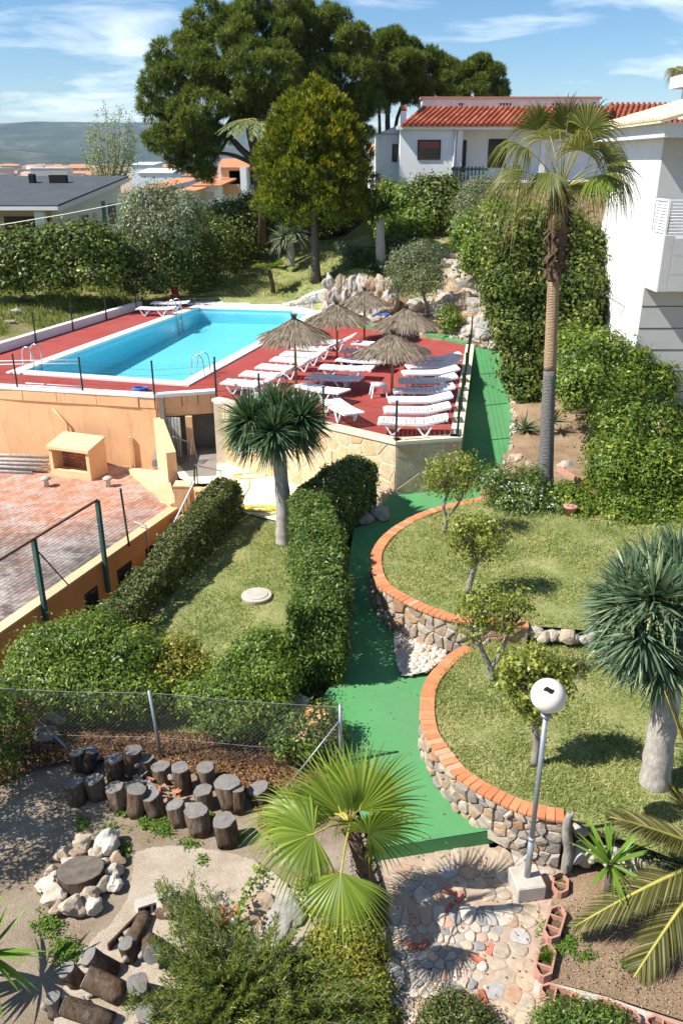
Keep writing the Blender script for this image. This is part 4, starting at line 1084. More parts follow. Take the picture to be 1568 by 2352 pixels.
# ------------------------------------------------------------------ orange building with the tiled roof terrace
T0 = P(407, 1166, .3); T1 = P(0, 1451, .3); td = (T1-T0).normalized(); T2 = T1+td*5.5
tn = Vector((td.y, -td.x, 0))
if tn.x < 0: tn = -tn
ob = thing('orange_building', 'low orange rendered building with a tiled roof terrace and dark windows', 'building', (T1.x, T1.y, -1.3))
m = MB(); wallbox(m, T0, T2, .22, -1.4, .245, tn); m.build('wall', M['orange_clean'], ob, off=True)
m = MB(); wallbox(m, T0+tn*.03, T2+tn*.03, .30, .248, .305, tn); m.build('parapet_cap', M['orange_pale'], ob, off=True)
for (u, du) in ((288, 38), (345, 22), (212, 30), (395, 12)):
    p = online(Vector((T0.x, T0.y, -.6)), Vector((T2.x, T2.y, -.6)), u); L_ = du*22/FPX*1.6
    f = MB(); q0, q1 = p-td*L_/2+tn*.012, p+td*L_/2+tn*.012; wallbox(f, q0, q1, .03, -1.15, -.28, tn); w = f.build('window', M['dark_wood'], ob, off=True)
    g = MB(); wallbox(g, p-td*(L_/2-.06)+tn*.018, p+td*(L_/2-.06)+tn*.018, .02, -1.08, -.35, tn); g.build('pane', M['glass'], w, off=ob.location)
# terrace floor tiles: those nearest the street singly, the others joined
tp = [T0-tn*.2, T2-tn*.2, Vector((-20, 10, 0)), Vector((-26, 31.5, 0)), Vector((B0.x-.05, B0.y-.01, 0)), ak[0]+Vector((.2, 0, 0)), ak[3]]
tpoly = [(p.x, p.y) for p in tp]
m = MB(); m.prism(tpoly, 0.02, 0.165); m.build('roof_slab', M['mortar_pale'], ob, off=True)
tile_me = MB(); tile_me.box((0, 0, 0), (.266, .126, .02)); tile_me = tile_me.mesh('tile', M['terrace_tile'])
ang = math.atan2(td.y, td.x); ca, sa = math.cos(ang), math.sin(ang); cand = []
for i in range(-95, 70):
    for j in range(0, 120):
        lx = (i+(.5 if j % 2 else 0))*.283; ly = j*.142+.09
        x = T0.x+lx*ca-tn.x*(ly+.2); y = T0.y+lx*sa-tn.y*(ly+.2)
        if inside(tpoly, [x], [y])[0]:
            X_, dy_, dz_ = x, y, 0; tt = y*CP+(EYE-.2)*SP; u_ = 784+FPX*x/tt
            if u_ > -60: cand.append((tt, x, y))
cand.sort()
rd = random.Random(9); rest = MB()
for k, (tt, x, y) in enumerate(cand):
    z = .176+rd.uniform(-.003, .003); tr = rd.uniform(-.012, .012)
    if k < 300: mobj('tile', tile_me, ob, (x-ob.location.x, y-ob.location.y, z-ob.location.z), (rd.uniform(-.012, .012), rd.uniform(-.012, .012), ang+tr))
    else: rest.box((x, y, z), (.266, .126, .02), ang+tr)
tag(rest.build('tile_field', M['terrace_tile'], ob, off=True), kind='stuff')
# posts bolted to the outer face, with the top rail and chain link
def chain(name, a, b, h, parent, mat, cell=.07, r=.0028, z0=.03, off=None):
    m = MB(); a = Vector(a); b = Vector(b); L = (b-a).length; d = (b-a)/L; n = int((L+h)/cell)
    for i in range(n+1):
        c = -h+i*cell
        lo, hi = max(0, c), min(L, c+h)
        if hi-lo < .02: continue
        for up_ in (True, False):
            za, zb = ((lo-c), (hi-c)) if up_ else (h-(lo-c), h-(hi-c))
            m.tube([a+d*lo+Vector((0, 0, z0+za)), a+d*hi+Vector((0, 0, z0+zb))], r, 3, False)
    return tag(m.build(name, mat, parent, off=True), kind='stuff')
tf = thing('terrace_fence', 'tall fence of teal posts and top rail bolted outside the terrace parapet', 'fence', tuple(T1))
px_posts = [(85, 1240, 112, 1450), (232, 1150, 247, 1360)]
tops = []
for (u0, v0, u1, v1) in px_posts:
    b = online(T0+tn*.09, T2+tn*.09, (u0*.4+u1*.6)); zt = b.z+1.55
    zt = Q(u0, v0, b.y).z; zb = Q(u1, v1, b.y).z
    m = MB(); m.box((b.x, b.y, (zt+zb)/2), (.10, .10, zt-zb), ang); m.build('post', M['teal_post'], tf, off=True)
    tops.append(Vector((b.x, b.y, zt)))
m = MB(); dd = (tops[0]-tops[1]); m.tube([tops[1]+Vector((0, 0, .02)), tops[0]+dd*1.6+Vector((0, 0, .02))], .035, 8); m.build('top_rail', M['rust'], tf, off=True)
m = MB(); m.tube([tops[0]+Vector((-.02, .02, -.2)), tops[0].lerp(tops[1], .38)-Vector((0, 0, tops[0].z-.33))*1.0], .018, 6); m.build('brace', M['green_post'], tf, off=True)
b3 = online(T0+tn*.05, T2+tn*.05, 296); zt3 = Q(286, 1122, b3.y).z
m = MB(); m.tube([Vector((b3.x, b3.y, .2)), Vector((b3.x-.06, b3.y, zt3))], .03, 8); m.build('post', M['green_post'], tf, off=True)
chain('chain_link', Vector((T0.x, T0.y, .3)), Vector((b3.x, b3.y, .3)), 1.0, tf, M['wire'], .09)
chain('chain_link', Vector((b3.x, b3.y, .3)), Vector((tops[1].x, tops[1].y, .3)), 1.0, tf, M['wire'], .09)
chain('chain_link', Vector((tops[1].x, tops[1].y, .3)), Vector((tops[0].x, tops[0].y, .3)), 1.25, tf, M['wire'], .09)
# tap pipe on the wall
b4 = online(T0, T2, 335)+tn*.02; m = MB(); m.tube([b4+Vector((0, 0, -.75)), b4+Vector((0, 0, .12)), b4+Vector((-.35, .12, .2))], .022, 6)
tag(m.build('vent_pipe', M['pipe'], None, True), 'thin bent pipe standing against the orange parapet wall', 'pipe')

# ------------------------------------------------------------------ things on the terrace
bb = P(165, 1098, .19); bl = P(113, 1088, .19); br = P(203, 1101, .19)
bq = thing('barbecue', 'orange masonry barbecue hutch with brick back on the roof terrace', 'barbecue', (bb.x, bb.y, .185), math.atan2(br.y-bl.y, br.x-bl.x))
W_, D_, H_ = (br-bl).length, .95, 1.02
m = MB(); m.box((0, D_/2, .09), (W_, D_, .18)); m.box((0, .05, .215), (W_, .10, .068)); m.build('base', M['orange_pale'], bq)
for s in (-1, 1): m = MB(); m.box((s*(W_/2-.06), D_/2, .18+.41), (.12, D_-.002, .82)); m.build('side_wall', M['orange_pale'], bq)
m = MB(); m.box((0, D_*.62, .6), (W_-.245, .09, .8)); m.build('back_wall', M['mortar'], bq)
bk = MB(); bk.box((0, 0, 0), (.2, .03, .085)); bk = bk.mesh('brick', M['brick_red'], bevel=.004)
for r_ in range(8):
    for c_ in range(6):
        x = -W_/2+.22+c_*.212+(.1 if r_ % 2 else 0)
        if x < W_/2-.2: mobj('brick', bk, bq, (x, D_*.62-.06, .235+r_*.098))
m = MB(); m.add([(-W_/2-.04, -.06, H_-.05), (W_/2+.04, -.06, H_-.05), (W_/2+.04, D_, H_+.17), (-W_/2-.04, D_, H_+.17), (-W_/2-.04, -.06, H_+.05), (W_/2+.04, -.06, H_+.05), (W_/2+.04, D_, H_+.27), (-W_/2-.04, D_, H_+.27)],
                [(3, 2, 1, 0), (4, 5, 6, 7), (0, 1, 5, 4), (1, 2, 6, 5), (2, 3, 7, 6), (3, 0, 4, 7)]); m.build('roof', M['orange_pale'], bq)
for s in (-1, 1): m = MB(); m.add([(s*(W_/2-.06)-.05, 0, .99), (s*(W_/2-.06)+.05, 0, .99), (s*(W_/2-.06)+.05, D_, .99), (s*(W_/2-.06)-.05, D_, .99), (s*(W_/2-.06)-.05, D_, 1.17), (s*(W_/2-.06)+.05, D_, 1.17)], [(0, 1, 2, 3), (0, 4, 5, 1), (3, 2, 5, 4), (0, 3, 4), (1, 5, 2)]); m.build('side_wall', M['orange_pale'], bq)
pb = P(238, 1082, .19); m = MB(); m.box((pb.x, pb.y, .28), (.24, .2, .2)); m.box((pb.x+.02, pb.y, .44), (.2, .16, .11), .2)
tag(m.build('brick_block', M['brick_red'], bevel=.01), 'small block of red bricks in the shadow beside the barbecue', 'bricks')
def vent(u, v, label):
    p = P(u, v, .19); t = thing('roof_vent', label, 'vent', tuple(p), 0, 'mushroom vents on the terrace')
    m = MB(); m.lathe([(.085, 0), (.075, .22), (.09, .24)], 14); m.build('pipe', M['pipe'], t, True)
    m = MB(); m.lathe([(.05, .24), (.16, .25), (.17, .29), (.10, .34), (.01, .36)], 14); m.build('cap', M['concrete'], t, True)
vent(108, 1117, 'short grey mushroom vent in front of the pile of pipes'); vent(250, 1117, 'short grey mushroom vent right of the barbecue')
for k, (v0, u1, v1, rr) in enumerate(((1046, 113, 1050, .065), (1056, 112, 1060, .06), (1066, 110, 1068, .06), (1072, 98, 1077, .055), (1082, 75, 1086, .05), (1078, 110, 1081, .05))):
    z = .19+rr+(.30, .2, .12, .1, 0, 0)[k]
    a, b = P(-60, v0-3, z), P(u1, v1, z); m = MB()
    n_ = 10; d = (b-a).normalized(); s = d.cross(Vector((0, 0, 1))); vs = []
    for q, p_, rad in ((0, a, rr), (1, b, rr), (2, b, rr*.72), (3, b-d*.25, rr*.72)):
        for kk in range(n_): an = 2*math.pi*kk/n_; vs.append(p_+(s*math.cos(an)+Vector((0, 0, 1))*math.sin(an))*rad)
    m.add(vs, [(i*n_+q, i*n_+(q+1) % n_, (i+1)*n_+(q+1) % n_, (i+1)*n_+q) for i in range(3) for q in range(n_)]+[tuple(3*n_+q for q in range(n_))])
    tag(m.build('old_pipe', M['pipe'], None, True), ['topmost grey pipe of the pile on the terrace', 'second grey pipe from the top of the terrace pile', 'third grey pipe from the top of the terrace pile', 'grey pipe in the middle of the terrace pile, with a shorter end', 'shortest grey pipe lying in front of the terrace pile', 'lowest long grey pipe against the foot of the terrace pile'][k], 'pipe', 'old pipes piled on the terrace')

# ------------------------------------------------------------------ stairs corner: pillar, rails, gates
def pillar(u, v, w, z0, zt, label, mat='orange_wall'):
    p = P(u, v, z0); t = thing('pillar', label, 'pillar', tuple(p))
    m = MB(); m.box((0, 0, (zt-z0)/2), (w, w*.9, zt-z0)); m.build('shaft', M[mat], t, bevel=.01)
    m = MB(); m.box((0, 0, zt-z0+.03), (w+.03, w*.9+.03, .055)); m.build('cap', M['orange_pale'], t, bevel=.01)
    return p
pillar(425, 1172, .50, .1, Z_(425, 1092, 24.4), 'square orange brick pillar beside the stairs and the metal gate')
pl2 = P(500, 1142, .67); m = MB(); m.box((pl2.x, pl2.y, .87), (.3, 1.0, .5), -.5); tag(m.build('low_wall', M['orange_pale'], bevel=.01), 'short low orange wall at the head of the stairs by the hedge', 'wall')
gt = thing('metal_gate', 'open grey metal gate frame leaning over the paving by the pillar', 'gate', tuple(P(447, 1155, .5)))
g0, g1, g2, g3 = Q(447, 1068, 24.3), Q(508, 1082, 24.8), Q(508, 1104, 24.8), Q(455, 1160, 24.3)
m = MB(); m.tube([Q(446, 1160, 24.3), g0], .03, 6); m.tube([Q(456, 1150, 24.4), Q(452, 1073, 24.4)], .02, 6); m.build('post', M['green_post'], gt, off=True)
m = MB(); m.tube([g0, g1], .022, 6); m.tube([g1, g2], .022, 6); m.build('frame', M['galv'], gt, off=True)
g2_ = thing('metal_gate', 'narrow dark barred gate against the buttress of the store room', 'gate', tuple(P(400, 1110, .25)))
y0, y1 = 26.0, 26.5
m = MB(); m.tube([Q(398, 1003, y0), Q(433, 1015, y1)], .02, 6); m.build('top_rail', M['galv'], g2_, off=True)
for k in range(7):
    t = k/6; a = Q(399, 1004, y0).lerp(Q(433, 1015, y1), t); m = MB(); m.tube([a, a-Vector((0, 0, 1.25))], .013, 5); m.build('bar', M['green_post'], g2_, off=True)
m = MB(); m.tube([Q(443, 1005, 26.6), Q(455, 1065, 26.6)], .012, 5); m.tube([Q(441, 1010, 26.5), Q(432, 1112, 26.2)], .012, 5)
tag(m.build('leaning_bars', M['galv']), 'thin grey bars leaning in the mouth of the store room', 'bars')
hr = thing('handrail', 'slanting white handrail with bars down the stairs beside the orange building', 'handrail', tuple(P(445, 1150, .2)))
h0, h1 = Q(446, 1106, 23.6), Q(385, 1232, 21.2)
m = MB(); m.tube([h0, h1], .026, 6); m.build('rail', M['white_paint'], hr, off=True)
for k in range(8):
    a = h0.lerp(h1, (k+.4)/8); m = MB(); m.tube([a, a-Vector((0, 0, .85))], .012, 5); m.build('bar', M['rust'], hr, off=True)
st = thing('stair_flight', 'narrow orange stair flight going down between pillar and hedge', 'stairs', (-4.6, 22.6, -.5))
for k in range(7):
    p = P(456, 1122, .6).lerp(Vector((-5.1, 20.6, 0)), k/6); z = .6-k*.24
    m = MB(); m.box((p.x-.05, p.y, z-.4), (.7, .36, .8), -.35); m.build('step', M['orange_wall'], st, off=True)
# hose
hs = thing('garden_hose', 'yellow garden hose loosely coiled on the cream paving', 'hose', tuple(P(575, 1150, .67)))
m = MB(); pts = []
for k in range(60):
    a_ = k*.42; rr = .42+.10*math.sin(k*.9); c = P(575, 1093, .68); pts.append(Vector((c.x+rr*math.cos(a_)*1.1, c.y+rr*math.sin(a_)*.7, .685+.004*(k % 5))))
m.tube(pts[:28], .014, 5)
pts2 = [P(u, v, .685) for u, v in [(574, 1100), (572, 1118), (566, 1130), (560, 1140), (556, 1155), (548, 1160), (570, 1165), (600, 1160), (620, 1170), (590, 1176), (565, 1168), (600, 1172), (632, 1178), (610, 1185), (580, 1180), (560, 1190), (545, 1200)]]
m.tube(smooth_poly([tuple(p) for p in pts2], 5), .014, 5); pts3 = []
for k in range(70):
    a_ = k*.5; c = P(598, 1168, .69); rr = .3+.14*math.sin(k*1.7); pts3.append(Vector((c.x+rr*math.cos(a_)*1.6, c.y+rr*math.sin(a_)*.6, .69+.006*(k % 4))))
m.tube(pts3, .014, 5); m.build('hose_coil', M['hose'], hs, True, off=True)
# ------------------------------------------------------------------ white house with red tiled roof
YH = 58.0
def X_(u, v, Y): return Q(u, v, Y).x
def Z_(u, v, Y): return Q(u, v, Y).z
hx0, hx1 = X_(918, 350, YH), X_(1046, 350, YH); hxr = X_(1245, 350, YH)
ze = Z_(918, 289, YH)
zg = 7.0
wh = thing('white_house', 'white house with red tiled roof and brown window behind the palm', 'house', (hx0, YH, zg))
def box2(m, x0, x1, y0, y1, z0, z1): m.box(((x0+x1)/2, (y0+y1)/2, (z0+z1)/2), (x1-x0, y1-y0, z1-z0))
m = MB(); box2(m, hx0, hx1, YH, YH+8, zg, ze); m.build('wall', M['white_paint'], wh, off=True)
m = MB(); box2(m, hx1, 21, YH+1.9, YH+8, zg, ze-.002); m.build('wall', M['white_paint'], wh, off=True)
wx0 = X_(866, 350, YH+2.5)
m = MB(); box2(m, wx0, hx0-.003, YH+2.5, YH+7.5, zg-1, Z_(866, 307, YH+2.5)); m.add([(wx0-.1, YH+2.4, Z_(866, 308, YH+2.5)), (hx0-.01, YH+2.4, Z_(917, 288, YH+2.5)), (hx0-.01, YH+7.5, Z_(917, 288, YH+2.5)), (wx0-.1, YH+7.5, Z_(866, 308, YH+2.5))], [(0, 1, 2, 3)])
m.add([(wx0, YH+2.5, Z_(866, 308, YH+2.5)-.02), (hx0-.01, YH+2.5, Z_(866, 308, YH+2.5)-.02), (hx0-.01, YH+2.5, Z_(917, 288, YH+2.5))], [(0, 1, 2)])
m.build('side_wing', M['white_paint'], wh, off=True)
def win(parent, x0, x1, z0, z1, Y, fr=.09, frame='dark_wood', pane='glass', blind=False, name='window'):
    f = MB()
    box2(f, x0, x1, Y-.05, Y+.02, z1-fr, z1); box2(f, x0, x1, Y-.05, Y+.02, z0, z0+fr)
    box2(f, x0, x0+fr, Y-.05, Y+.02, z0+fr, z1-fr); box2(f, x1-fr, x1, Y-.05, Y+.02, z0+fr, z1-fr)
    w = f.build(name, M[frame], parent, off=True)
    g = MB(); box2(g, x0+fr, x1-fr, Y-.02, Y-.005, z0+fr, z1-fr); g.build('pane', M[pane], w, off=parent.location)
    if blind:
        g = MB(); h = (z1-z0)*.33; box2(g, x0+fr, x1-fr, Y-.04, Y-.022, z1-fr-h, z1-fr); g.build('blind', M['blind'], w, off=parent.location)
    return w
win(wh, X_(958, 350, YH), X_(1011, 350, YH), Z_(985, 367, YH), Z_(985, 321, YH), YH-.01, .1, 'dark_wood', 'glass', True)
win(wh, X_(900, 350, YH+2.5), X_(917, 350, YH+2.5), Z_(908, 372, YH+2.5), Z_(908, 331, YH+2.5), YH+2.49)
win(wh, X_(1120, 350, YH+1.9), X_(1162, 350, YH+1.9), Z_(1140, 385, YH+1.9), Z_(1140, 319, YH+1.9), YH+1.89)
win(wh, X_(1062, 350, YH+1.9), X_(1070, 350, YH+1.9), Z_(1066, 395, YH+1.9), Z_(1066, 322, YH+1.9), YH+1.89)
for u in (1054, 1247):
    m = MB(); x = X_(u, 350, YH); box2(m, x-.17, x+.17, YH+.02, YH+.36, zg, ze-.24); m.build('column', M['white_paint'], wh, off=True)
m = MB(); box2(m, hx0-.25, hxr+4, YH-.35, YH+.25, ze-.22, ze); m.build('eave', M['white_paint'], wh, off=True)
m = MB(); box2(m, hx1+.01, hxr+4, YH+.26, YH+1.895, ze-.2, ze-.05); m.build('porch_ceiling', M['white_paint'], wh, off=True)
m = MB(); box2(m, hx1+.01, hxr+4, YH+.1, YH+1.89, zg, Z_(1100, 415, YH)); m.build('porch_floor', M['white_paint'], wh, off=True)
for k in range(9):
    x = hx1-.12+k*.24
    m = MB(); m.lathe([(.05, 0), (.07, .2), (.035, .5), (.06, .85)], 6, (x, YH-.15, Z_(1060, 415, YH))); m.build('baluster', M['green_post'], wh, off=True)
m = MB(); z = Z_(1060, 391, YH); box2(m, hx1-.25, hx1+2.1, YH-.24, YH-.06, z, z+.12); m.build('balustrade_rail', M['green_post'], wh, off=True)
m = MB(); m.tube([(hx1-.12, YH-.06, ze-.2), (hx1-.12, YH-.06, zg)], .05, 6); m.build('downpipe', M['fascia'], wh, True, off=True)
# roof of barrel tiles laid up the slope
yr0, yr1 = YH-.45, YH+2.9; zr0, zr1 = ze+.02, Z_(1000, 247, YH+2.9)
rx0, rx1 = X_(919, 285, yr0), X_(1384, 285, yr0); sh = X_(968, 247, yr1)-rx0
m = MB(); m.add([(rx0, yr0, zr0), (rx1, yr0, zr0), (rx1+sh, yr1, zr1), (rx0+sh, yr1, zr1), (rx0, yr0, zr0-.08), (rx1, yr0, zr0-.08), (rx1+sh, yr1, zr1-.08), (rx0+sh, yr1, zr1-.08)], [(0, 1, 2, 3), (7, 6, 5, 4), (0, 4, 5, 1), (1, 5, 6, 2), (2, 6, 7, 3), (3, 7, 4, 0)])
m.build('roof', M['roof_tile'], wh, off=True)
bar_me = MB(); n_ = 6
vs = []
for s_, rr in ((0, .13), (1, .105)):
    for k in range(n_+1): a_ = math.pi*k/n_; vs.append((s_, rr*math.cos(a_), rr*math.sin(a_)*.8))
bar_me.add(vs, [(k, k+1, n_+2+k, n_+1+k) for k in range(n_)]+[tuple(range(n_, -1, -1))]); bar_me = bar_me.mesh('roof_tile', M['roof_tile'])
sd_ = Vector((sh, yr1-yr0, zr1-zr0)); SL = sd_.length; sd_.normalize()
def roof_tiles(parent, o, sdir, SL, ncol, pitch, nrow, limit, xdir=Vector((1, 0, 0))):
    nrm_ = xdir.cross(sdir).normalized(); y_ = nrm_.cross(sdir); Mx = Matrix((sdir, y_, nrm_)).transposed().to_euler(); tl = SL/nrow; rest = MB(); cnt = 0
    R3 = Matrix((sdir, y_, nrm_)).transposed()
    for c in range(ncol):
        for r_ in range(nrow):
            p = o+xdir*(c+.5)*pitch+sdir*r_*tl+nrm_*(.02+.012)
            if cnt < limit:
                ob_ = mobj('roof_tile', bar_me, parent, p-parent.location, Mx, (tl*1.12, 1, 1)); cnt += 1
            else: rest.add([R3 @ Vector((v[0]*tl*1.12, v[1], v[2]))+p for v in vs], [(k, k+1, n_+2+k, n_+1+k) for k in range(n_)])
    if rest.v: tag(rest.build('roof_tile_rows', M['roof_tile'], parent, off=True), kind='stuff')
roof_tiles(wh, Vector((rx0, yr0, zr0)), sd_, SL, int((rx1-rx0)/.345), .345, 7, 290)
m = MB(); x0, x1 = X_(969, 235, yr1), X_(1376, 235, yr1); zt = Z_(1000, 222, yr1); box2(m, x0, x1, yr1, yr1+3, zr1-.5, zt-.14); m.build('attic_wall', M['white_worn'], wh, off=True)
m = MB(); box2(m, x0-.1, x1+.1, yr1-.12, yr1+3, zt-.138, zt); m.build('coping', M['planter'], wh, off=True)
for uu in (1055, 1061, 1149, 1156, 1163, 1171, 1269, 1277):
    xx = X_(uu, 241, yr1); zz = Z_(uu, 241, yr1); m = MB(); m.add([(xx-.09, yr1-.012, zz+.1), (xx+.09, yr1-.012, zz+.1), (xx, yr1-.012, zz-.1)], [(0, 2, 1)]); m.build('vent_hole', M['dark'], wh, off=True)
# lower roof on the right
y2 = YH+1.5; rr0 = Vector((X_(1376, 290, y2), y2, Z_(1376, 290, y2))); rsh = Vector((1.2, 2.6, Z_(1400, 239, y2+2.6)-rr0.z)); L2 = rsh.length
m = MB(); e = Vector((8.2, 0, 0)); m.add([rr0, rr0+e, rr0+e+rsh, rr0+rsh], [(0, 1, 2, 3)]); m.build('roof', M['roof_tile'], wh, off=True)
roof_tiles(wh, rr0, rsh.normalized(), L2, 22, .36, 5, 0)
m = MB(); box2(m, rr0.x, rr0.x+8, y2+.5, y2+5, zg, rr0.z-.02); m.build('wall', M['white_paint'], wh, off=True)
ch = thing('chimney', 'small chimney with orange tiles at the left end of the red roof', 'chimney', (X_(926, 270, YH+1), YH+1, Z_(926, 285, YH+1)))
m = MB(); m.box((0, 0, .35), (.36, .36, .7)); m.build('shaft', M['white_paint'], ch)
for k in (-1, 0, 1): mobj('roof_tile', bar_me, ch, (k*.13, -.25, .72), (0, -.9, 1.57), (.45, .6, 1))
# stone retaining wall and small fence in front of the house
sx0, sx1 = X_(1120, 440, 50), X_(1352, 440, 50)
rw = thing('garden_wall', 'tan block retaining wall with white coping in front of the white house', 'wall', (sx0, 50, 5.5))
zt = Z_(1200, 420, 50)
m = MB(); box2(m, sx0, sx1+3, 50.03, 50.5, 5.2, zt); m.build('mortar', M['mortar_pale'], rw, off=True)
bl_me = MB(); bl_me.box((0, 0, 0), (.50, .08, .25)); bl_me = bl_me.mesh('block', M['deck_stone'], bevel=.015)
for r_ in range(8):
    for c_ in range(16):
        mobj('block', bl_me, rw, (c_*.52+(.26 if r_ % 2 else 0)+.2, .02, zt-.14-r_*.265-5.5))
m = MB(); box2(m, sx0-.1, sx1+3.1, 49.9, 50.6, zt+.002, zt+.12); m.build('coping', M['white_paint'], rw, off=True)
gf = thing('fence', 'short run of dark green posts and mesh in front of the tan block wall', 'fence', tuple(Q(1184, 500, 44)))
gps = [Q(1160, 505, 44.5), Q(1184, 512, 44), Q(1214, 520, 43.5)]
for p, v in zip(gps, (446, 451, 457)):
    m = MB(); m.tube([p-Vector((0, 0, .6)), Vector((p.x, p.y, Z_(1184, v, p.y)))], .045, 6); m.build('post', M['green_post'], gf, off=True)
for a, b in zip(gps, gps[1:]): welded('wire_mesh', a, b, 1.2, gf, M['green_wire'], .12, r=.006)

# ------------------------------------------------------------------ modern white building on the right
BX = 9.62
wb = thing('modern_building', 'modern white and grey apartment building with louvred balcony on the right', 'building', (BX, 27, 1.5))
zb0, zb1, zr_, zf0, zf1 = 6.36, 8.02, 8.96, 10.68, 11.05
m = MB(); box2(m, BX, 24, 27.05, 32.3, .5, zb1); m.build('wall', M['white_paint'], wb, off=True)
m = MB(); box2(m, BX+.012, 24, 27.02, 27.048, 1, zb0); m.build('front_panel', M['grey_wall'], wb, off=True)
for k, z in enumerate((5.75, 5.05, 4.35, 3.65, 2.95)):
    m = MB(); box2(m, BX+.012, 24, 27.008, 27.018, z, z+.022); m.build('panel_joint', M['dark'], wb, off=True)
m = MB(); box2(m, BX+.0, 24, 25.95, 27.0, zb0, zb1); m.build('balcony_slab', M['white_paint'], wb, off=True)
for x0 in (BX+.33, BX+2.2, BX+4.1):
    for z0, z1 in ((zb0+.02, zb0+.5), (zb0+.515, zb0+1.05), (zb0+1.065, zb1-.1)):
        m = MB(); box2(m, x0, x0+1.85, 25.925, 25.948, z0, z1); m.build('panel', M['grey_wall'], wb, off=True)
m = MB(); box2(m, BX+.03, BX+.30, 25.93, 25.948, zb0+.01, zb1-.02); m.build('panel', M['grey_wall'], wb, off=True)
rl = MB(); rl.box((BX+.04, 25.99, (zb1+zr_)/2), (.07, .07, zr_-zb1)); rl.box((BX+.04, 26.98, (zb1+zr_)/2), (.05, .05, zr_-zb1)); box2(rl, BX, BX+8, 25.96, 26.02, zr_, zr_+.05); box2(rl, BX, BX+.06, 26.02, 27.0, zr_, zr_+.05)
rl.build('railing_frame', M['white_paint'], wb, off=True)
sl = MB(); sl.box((0, 0, 0), (7.4, .05, .055), M=Matrix.Rotation(.5, 3, 'X')); sl = sl.mesh('slat', M['plastic'])
s2 = MB(); s2.box((0, 0, 0), (.05, .9, .055), M=Matrix.Rotation(.5, 3, 'Y')); s2 = s2.mesh('slat', M['plastic'])
for k in range(10):
    z = zb1+.06+k*.088; mobj('slat', sl, wb, (.12+3.7, 25.99-27, z-1.5)); mobj('slat', s2, wb, (.04, 26.5-27, z-1.5))
m = MB(); box2(m, BX+.003, 24, 27.1, 32.2, zb1+.002, zf0); m.build('upper_wall', M['white_paint'], wb, off=True)
m = MB(); box2(m, BX+.01, 24, 27.06, 27.095, zb1+.01, zf0-.01); m.build('front_panel', M['grey_wall'], wb, off=True)
m = MB(); box2(m, BX-.5, 24, 25.7, 32.9, zf0, zf1); m.build('fascia', M['fascia'], wb, off=True)
# cream tiled roof sloping up from the left eave
ro = Vector((BX-.72, 25.45, zf1+.03)); rdir = Vector((4.5, 0, 1.25)); RL = rdir.length; rdir.normalize()
m = MB(); m.add([ro, ro+Vector((0, 7.8, 0)), ro+Vector((0, 7.8, 0))+rdir*RL, ro+rdir*RL, ro+Vector((0, 0, -.05)), ro+Vector((0, 7.8, -.05)), ro+Vector((0, 7.8, -.05))+rdir*RL, ro+rdir*RL-Vector((0, 0, .05))], [(3, 2, 1, 0), (0, 1, 5, 4), (3, 0, 4, 7), (4, 5, 6, 7), (1, 2, 6, 5)]); m.build('roof', M['cream_tile'], wb, off=True)
cm = bar_me.copy(); cm.materials.clear(); cm.materials.append(M['cream_tile'])
nr_ = rdir.cross(Vector((0, 1, 0))).normalized()
if nr_.z < 0: nr_ = -nr_
Re = Matrix((rdir, nr_.cross(rdir), nr_)).transposed().to_euler()
for c in range(30):
    for r_ in range(6): mobj('roof_tile', cm, wb, ro+Vector((0, .13+c*.262, 0))+rdir*r_*RL/6+nr_*.02-wb.location, Re, (RL/6*1.1, .95, .9))
u0 = Vector((12.5, 31, Q(1531, 200, 33).z)); m = MB(); box2(m, u0.x, 26, 31, 34, u0.z-1.0, u0.z+.03); m.build('upper_block', M['white_paint'], wb, off=True)
m = MB(); box2(m, u0.x-.35, 26, 30.6, 34.4, u0.z+.03, u0.z+.42); m.build('upper_fascia', M['fascia'], wb, off=True)
m = MB(); m.add([(u0.x-.5, 30.4, u0.z+.44), (26, 30.4, u0.z+.44), (26, 33, u0.z+1.3), (u0.x-.5, 33, u0.z+1.3)], [(0, 1, 2, 3)]); m.build('roof', M['cream_tile'], wb, off=True)
for c in range(14): 
    e_ = Vector((0, 2.6, .86)); L_ = e_.length; e_.normalize(); n3_ = Vector((1, 0, 0)).cross(e_); mobj('roof_tile', cm, wb, Vector((u0.x-.4+c*.27, 30.4, u0.z+.46))-wb.location, Matrix((e_, n3_.cross(e_), n3_)).transposed().to_euler(), (L_, .95, .9))
m = MB(); m.tube([(BX-.01, 28.6, 5.5), (BX-.62, 28.8, 5.85)], .022, 6); m.build('wall_bracket', M['galv'], wb, off=True)
m = MB(); box2(m, BX-.03, BX-.002, 30.9, 32.28, 1, 6.9); m.build('corner_strip', M['white_worn'], wb, off=True)

